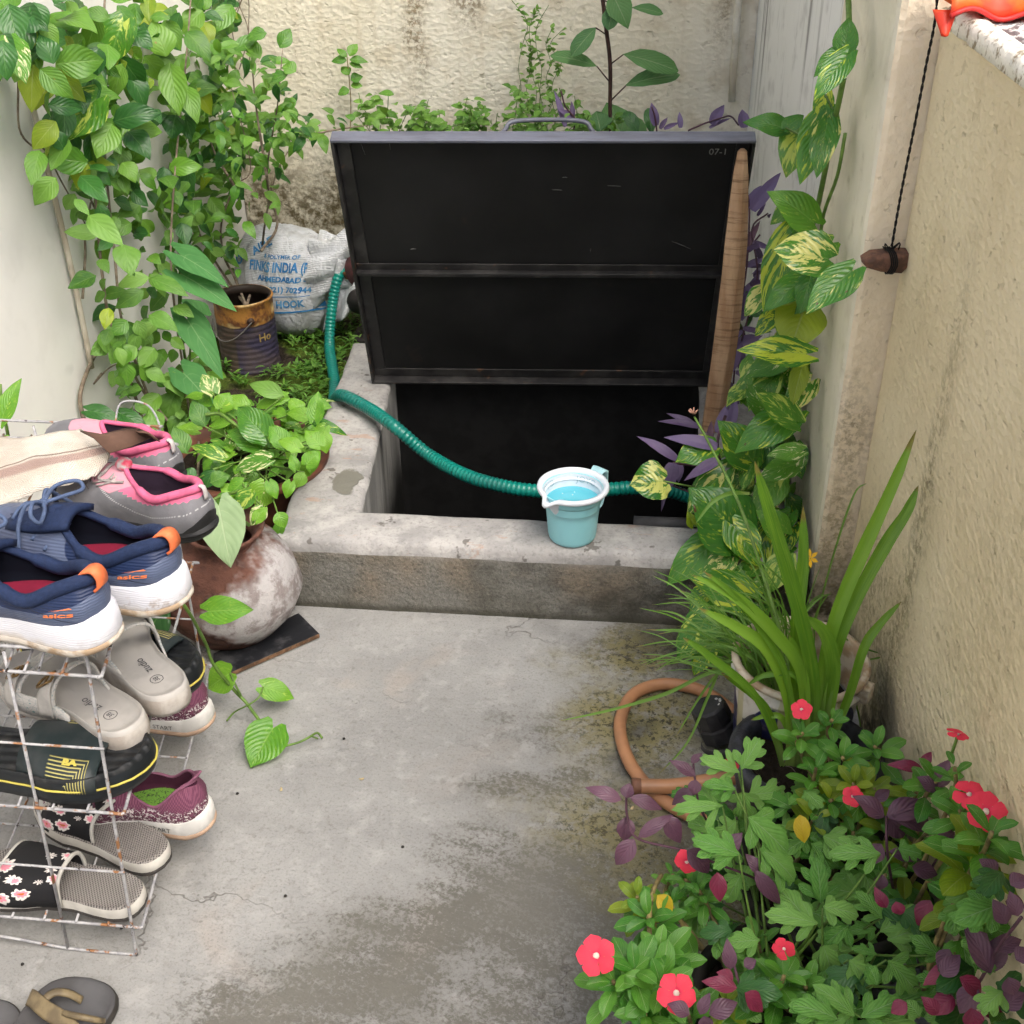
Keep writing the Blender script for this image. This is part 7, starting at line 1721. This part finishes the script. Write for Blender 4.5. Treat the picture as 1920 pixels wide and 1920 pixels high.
    C_ = [(1390, 1442, 1427, 1380, 52), (1385, 1448, 1312, 1418, 46), (1378, 1482, 1318, 1466, 44), (1400, 1492, 1484, 1482, 54), (1355, 1512, 1262, 1516, 46), (1392, 1482, 1397, 1545, 54), (1402, 1532, 1484, 1602, 92), (1385, 1602, 1296, 1570, 62), (1422, 1592, 1505, 1655, 76), (1358, 1697, 1270, 1717, 56), (1390, 1640, 1360, 1694, 54), (1538, 1692, 1532, 1603, 62), (1542, 1702, 1612, 1714, 64),
          (1532, 1732, 1440, 1712, 58), (1652, 1722, 1608, 1672, 44), (1642, 1742, 1592, 1745, 40), (1650, 1747, 1722, 1703, 68), (1542, 1772, 1562, 1832, 80), (1482, 1772, 1545, 1762, 50), (1568, 1912, 1482, 1878, 68), (1600, 1905, 1533, 1848, 58), (1615, 1908, 1698, 1868, 64), (1642, 1790, 1600, 1778, 30), (1642, 1845, 1628, 1808, 42), (1662, 1800, 1724, 1862, 66), (1762, 1792, 1712, 1758, 48), (1772, 1797, 1786, 1762, 28),
          (1650, 1602, 1558, 1598, 58), (1682, 1592, 1734, 1602, 44), (1372, 1740, 1330, 1770, 54), (1722, 1905, 1700, 1876, 46), (1430, 1690, 1470, 1740, 60), (1500, 1720, 1450, 1760, 60), (1420, 1640, 1470, 1600, 50), (1340, 1560, 1290, 1540, 50), (1380, 1540, 1340, 1580, 50), (1600, 1640, 1560, 1660, 50), (1700, 1770, 1660, 1790, 50), (1620, 1870, 1560, 1820, 60), (1450, 1880, 1490, 1920, 60), (1760, 1850, 1720, 1830, 44), (1320, 1700, 1300, 1660, 50), (1590, 1800, 1640, 1850, 66)]
    for bx, by, tx, ty, wd in C_:
        z = .30-.06*(by > 1650)-.05*random.random(); z = z-.08 if wd in (56, 54, 50, 60) else z
        b = leafpx(P, 'lobed', bx, by, tx, ty, wd*1.12, 'mum' if wd != 56 else 'dark', z, 'Z', curl=rnd(.35, .8), fold=.28, jit=.18, wav=.03); s = V((POT2.x+rnd(-.05, .09), POT2.y+rnd(-.03, .12), .10)); P.s.tube(spline([b, lerp(b, s, .35)+V((0, 0, -.01)), s], 4), [.0012, .0013, .0014, .0016, .0018, .002, .0022, .0024, .0026], 6)
    k = 0
    while k < 150:
        x, y = rnd(1300, 1880), rnd(1480, 1940)
        if x < 1250+(y-1500)*.2 or (x > 1650 and y < 1560): continue
        k += 1; b = clampz(PB(x, y, rnd(.10, .22))); l = rnd(.035, .06); leaf(P.f, 'lobed', b, (rnd(-1, 1), rnd(-1, .4), rnd(-.4, .3)), (rnd(-.4, .4), -.5, 1), l, l*.95, random.choice(['mum', 'mum', 'mum', 'dark', 'vinca']), .6, .25)
    P.done()
    # plum leaved plants
    def plum(label, L_, root, z0):
        P = Plant('joyweed', label, 'plant', root, [M_PSTEM], 'plum leaved joyweed plants')
        for bx, by, tx, ty, wd, mt in L_:
            b = leafpx(P, 'ovate', bx, by, tx, ty, wd, 'magenta' if mt else 'red', z0+rnd(-.02, .03), 'Z', curl=rnd(.3, .9), jit=.25, wav=.04); b.x = min(b.x, XR-.01)
        return P
    P = plum('plum leaved shoot leaning left over the hose end and the concrete', [(1165, 1500, 1099, 1474, 28, 0), (1174, 1496, 1180, 1468, 28, 0), (1182, 1496, 1246, 1516, 28, 0), (1174, 1532, 1172, 1580, 36, 0), (1190, 1574, 1151, 1626, 38, 0), (1197, 1570, 1262, 1524, 26, 0), (1246, 1530, 1279, 1582, 38, 0), (1288, 1594, 1337, 1637, 42, 0),
              (1304, 1455, 1257, 1424, 24, 0), (1296, 1430, 1316, 1412, 16, 0), (1305, 1462, 1300, 1492, 26, 0), (1300, 1482, 1256, 1507, 28, 0), (1357, 1604, 1390, 1560, 36, 0), (1345, 1636, 1350, 1692, 34, 1), (1415, 1632, 1468, 1702, 32, 0), (1430, 1640, 1400, 1600, 26, 0)], PZ(1420, 1660, .15), .25)
    P.s.tube(spline([PZ(1174, 1490, .25), PZ(1176, 1530, .25), PZ(1195, 1572, .25), PZ(1280, 1594, .245), PZ(1345, 1620, .23), PZ(1420, 1650, .19), PZ(1480, 1700, .1)], 5), .0017, 6); P.s.tube(spline([PZ(1300, 1432, .25), PZ(1304, 1465, .24), PZ(1320, 1530, .2), PZ(1400, 1640, .12)], 5), .0015, 6); P.done()
    P = plum('plum leaved clump in the middle of the bed against the tan wall', [(1657, 1532, 1604, 1490, 40, 0), (1662, 1532, 1748, 1500, 48, 0), (1667, 1534, 1697, 1578, 38, 0), (1672, 1528, 1768, 1556, 36, 0), (1652, 1582, 1630, 1622, 36, 0), (1667, 1597, 1727, 1612, 26, 0), (1642, 1597, 1598, 1590, 22, 0), (1730, 1442, 1666, 1430, 24, 1), (1730, 1437, 1746, 1408, 20, 1), (1755, 1478, 1778, 1424, 40, 0), (1757, 1482, 1723, 1455, 32, 0),
              (1745, 1688, 1718, 1737, 36, 1), (1662, 1702, 1640, 1664, 24, 1), (1680, 1690, 1690, 1720, 26, 1), (1655, 1640, 1648, 1672, 26, 0), (1710, 1625, 1760, 1640, 34, 0), (1790, 1560, 1750, 1590, 30, 0), (1640, 1500, 1670, 1480, 24, 0)], clampz(PB(1680, 1700, .15)), .27)
    P.s.tube(spline([clampz(PB(1742, 1440, .29)), clampz(PB(1760, 1500, .28)), clampz(PB(1785, 1550, .25)), clampz(PB(1740, 1640, .15))], 5), .0016, 6); P.s.tube(spline([clampz(PB(1662, 1530, .28)), clampz(PB(1664, 1600, .25)), clampz(PB(1680, 1700, .14))], 5), .0018, 6); P.done()
    P = plum('plum and crimson leaves at the lower right corner of the photo', [(1800, 1832, 1850, 1870, 36, 1), (1858, 1825, 1810, 1722, 42, 0), (1852, 1822, 1884, 1750, 48, 0), (1832, 1850, 1798, 1900, 46, 0), (1802, 1812, 1728, 1842, 40, 1), (1888, 1732, 1864, 1688, 36, 0), (1908, 1718, 1895, 1672, 30, 0), (1890, 1832, 1902, 1868, 36, 0), (1840, 1870, 1885, 1910, 48, 1), (1790, 1870, 1740, 1900, 40, 1), (1760, 1900, 1730, 1870, 30, 1), (1870, 1780, 1915, 1760, 34, 0), (1895, 1660, 1925, 1640, 34, 0), (1820, 1890, 1830, 1935, 40, 1), (1870, 1640, 1840, 1610, 34, 0), (1885, 1690, 1925, 1700, 34, 0), (1850, 1750, 1820, 1780, 34, 0), (1905, 1800, 1935, 1780, 36, 0), (1780, 1780, 1760, 1820, 34, 0), (1765, 1830, 1800, 1790, 36, 0), (1880, 1890, 1920, 1860, 40, 0), (1800, 1720, 1770, 1690, 30, 0), (1700, 1880, 1670, 1900, 30, 1)], clampz(PB(1780, 1900, .12)), .27)
    P.s.tube(spline([clampz(PB(1915, 1720, .21)), clampz(PB(1870, 1780, .2)), clampz(PB(1830, 1850, .18)), clampz(PB(1780, 1900, .12))], 5), .0018, 6); P.done()
    P = plum('plum and magenta shoot beside the lowest coral flower', [(1382, 1852, 1318, 1838, 32, 1), (1396, 1862, 1434, 1897, 38, 1), (1370, 1818, 1364, 1762, 28, 0), (1395, 1812, 1418, 1800, 24, 0), (1330, 1902, 1384, 1878, 38, 0), (1312, 1902, 1330, 1862, 24, 0), (1292, 1902, 1254, 1880, 32, 0), (1320, 1905, 1325, 1935, 30, 0), (1375, 1835, 1345, 1822, 26, 1)], PZ(1400, 1920, .12), .22)
    P.s.tube(spline([PZ(1372, 1790, .23), PZ(1385, 1840, .22), PZ(1410, 1900, .16), PZ(1430, 1940, .12)], 5), .0016, 6); P.done()
front_bed()
# ---- litter on the concrete
def litter():
    random.seed(121)
    tan = simple('dry_petal', (.62, .50, .28), .8); blk = simple('dark_seed', (.02, .018, .015), .8)
    for x, y, lab in [(678, 1460, 'tiny dry cream petal in the middle of the bare concrete'), (527, 1480, 'tiny dry cream petal just below the trailing pothos leaf'), (1185, 1515, 'tiny dry petal beneath the leaning plum shoot'), (1278, 1602, 'tiny pale petal beside the half covered coral flower')]:
        c = PZ(x, y, .003); m = MB(); a = rnd(0, 3); u = V((math.cos(a), math.sin(a), 0)); v = V((-u.y, u.x, 0))
        m.add([c+u*.0045*math.cos(k*PI/4)+v*.0022*math.sin(k*PI/4)+V((0, 0, .0012*math.cos(k*PI/2))) for k in range(8)], [tuple(range(8))])
        o = m.build('dry_petal', tan, solid=.0005); tag(o, lab, 'petal', 'dry petals on the concrete')
    for x, y, lab in [(755, 1588, 'black seed alone on the open concrete towards the grimy patch'), (645, 1385, 'black seed right of the end of the trailing pothos tendril'), (445, 1488, 'black seed between the mauve sneaker and the pothos leaf'), (535, 1680, 'black seed on clean concrete right of the lowest slippers'), (42, 1808, 'black seed below the rack above the cut off sandal'), (228, 1740, 'black seed under the front corner of the rack')]:
        c = PZ(x, y, .002); m = MB(); m.lathe([(0, -.001), (.0026, 0), (.0018, .0016), (0, .002)], 8, c); o = m.build('dark_seed', blk); tag(o, lab, 'seed', 'dark seeds on the concrete')
litter()
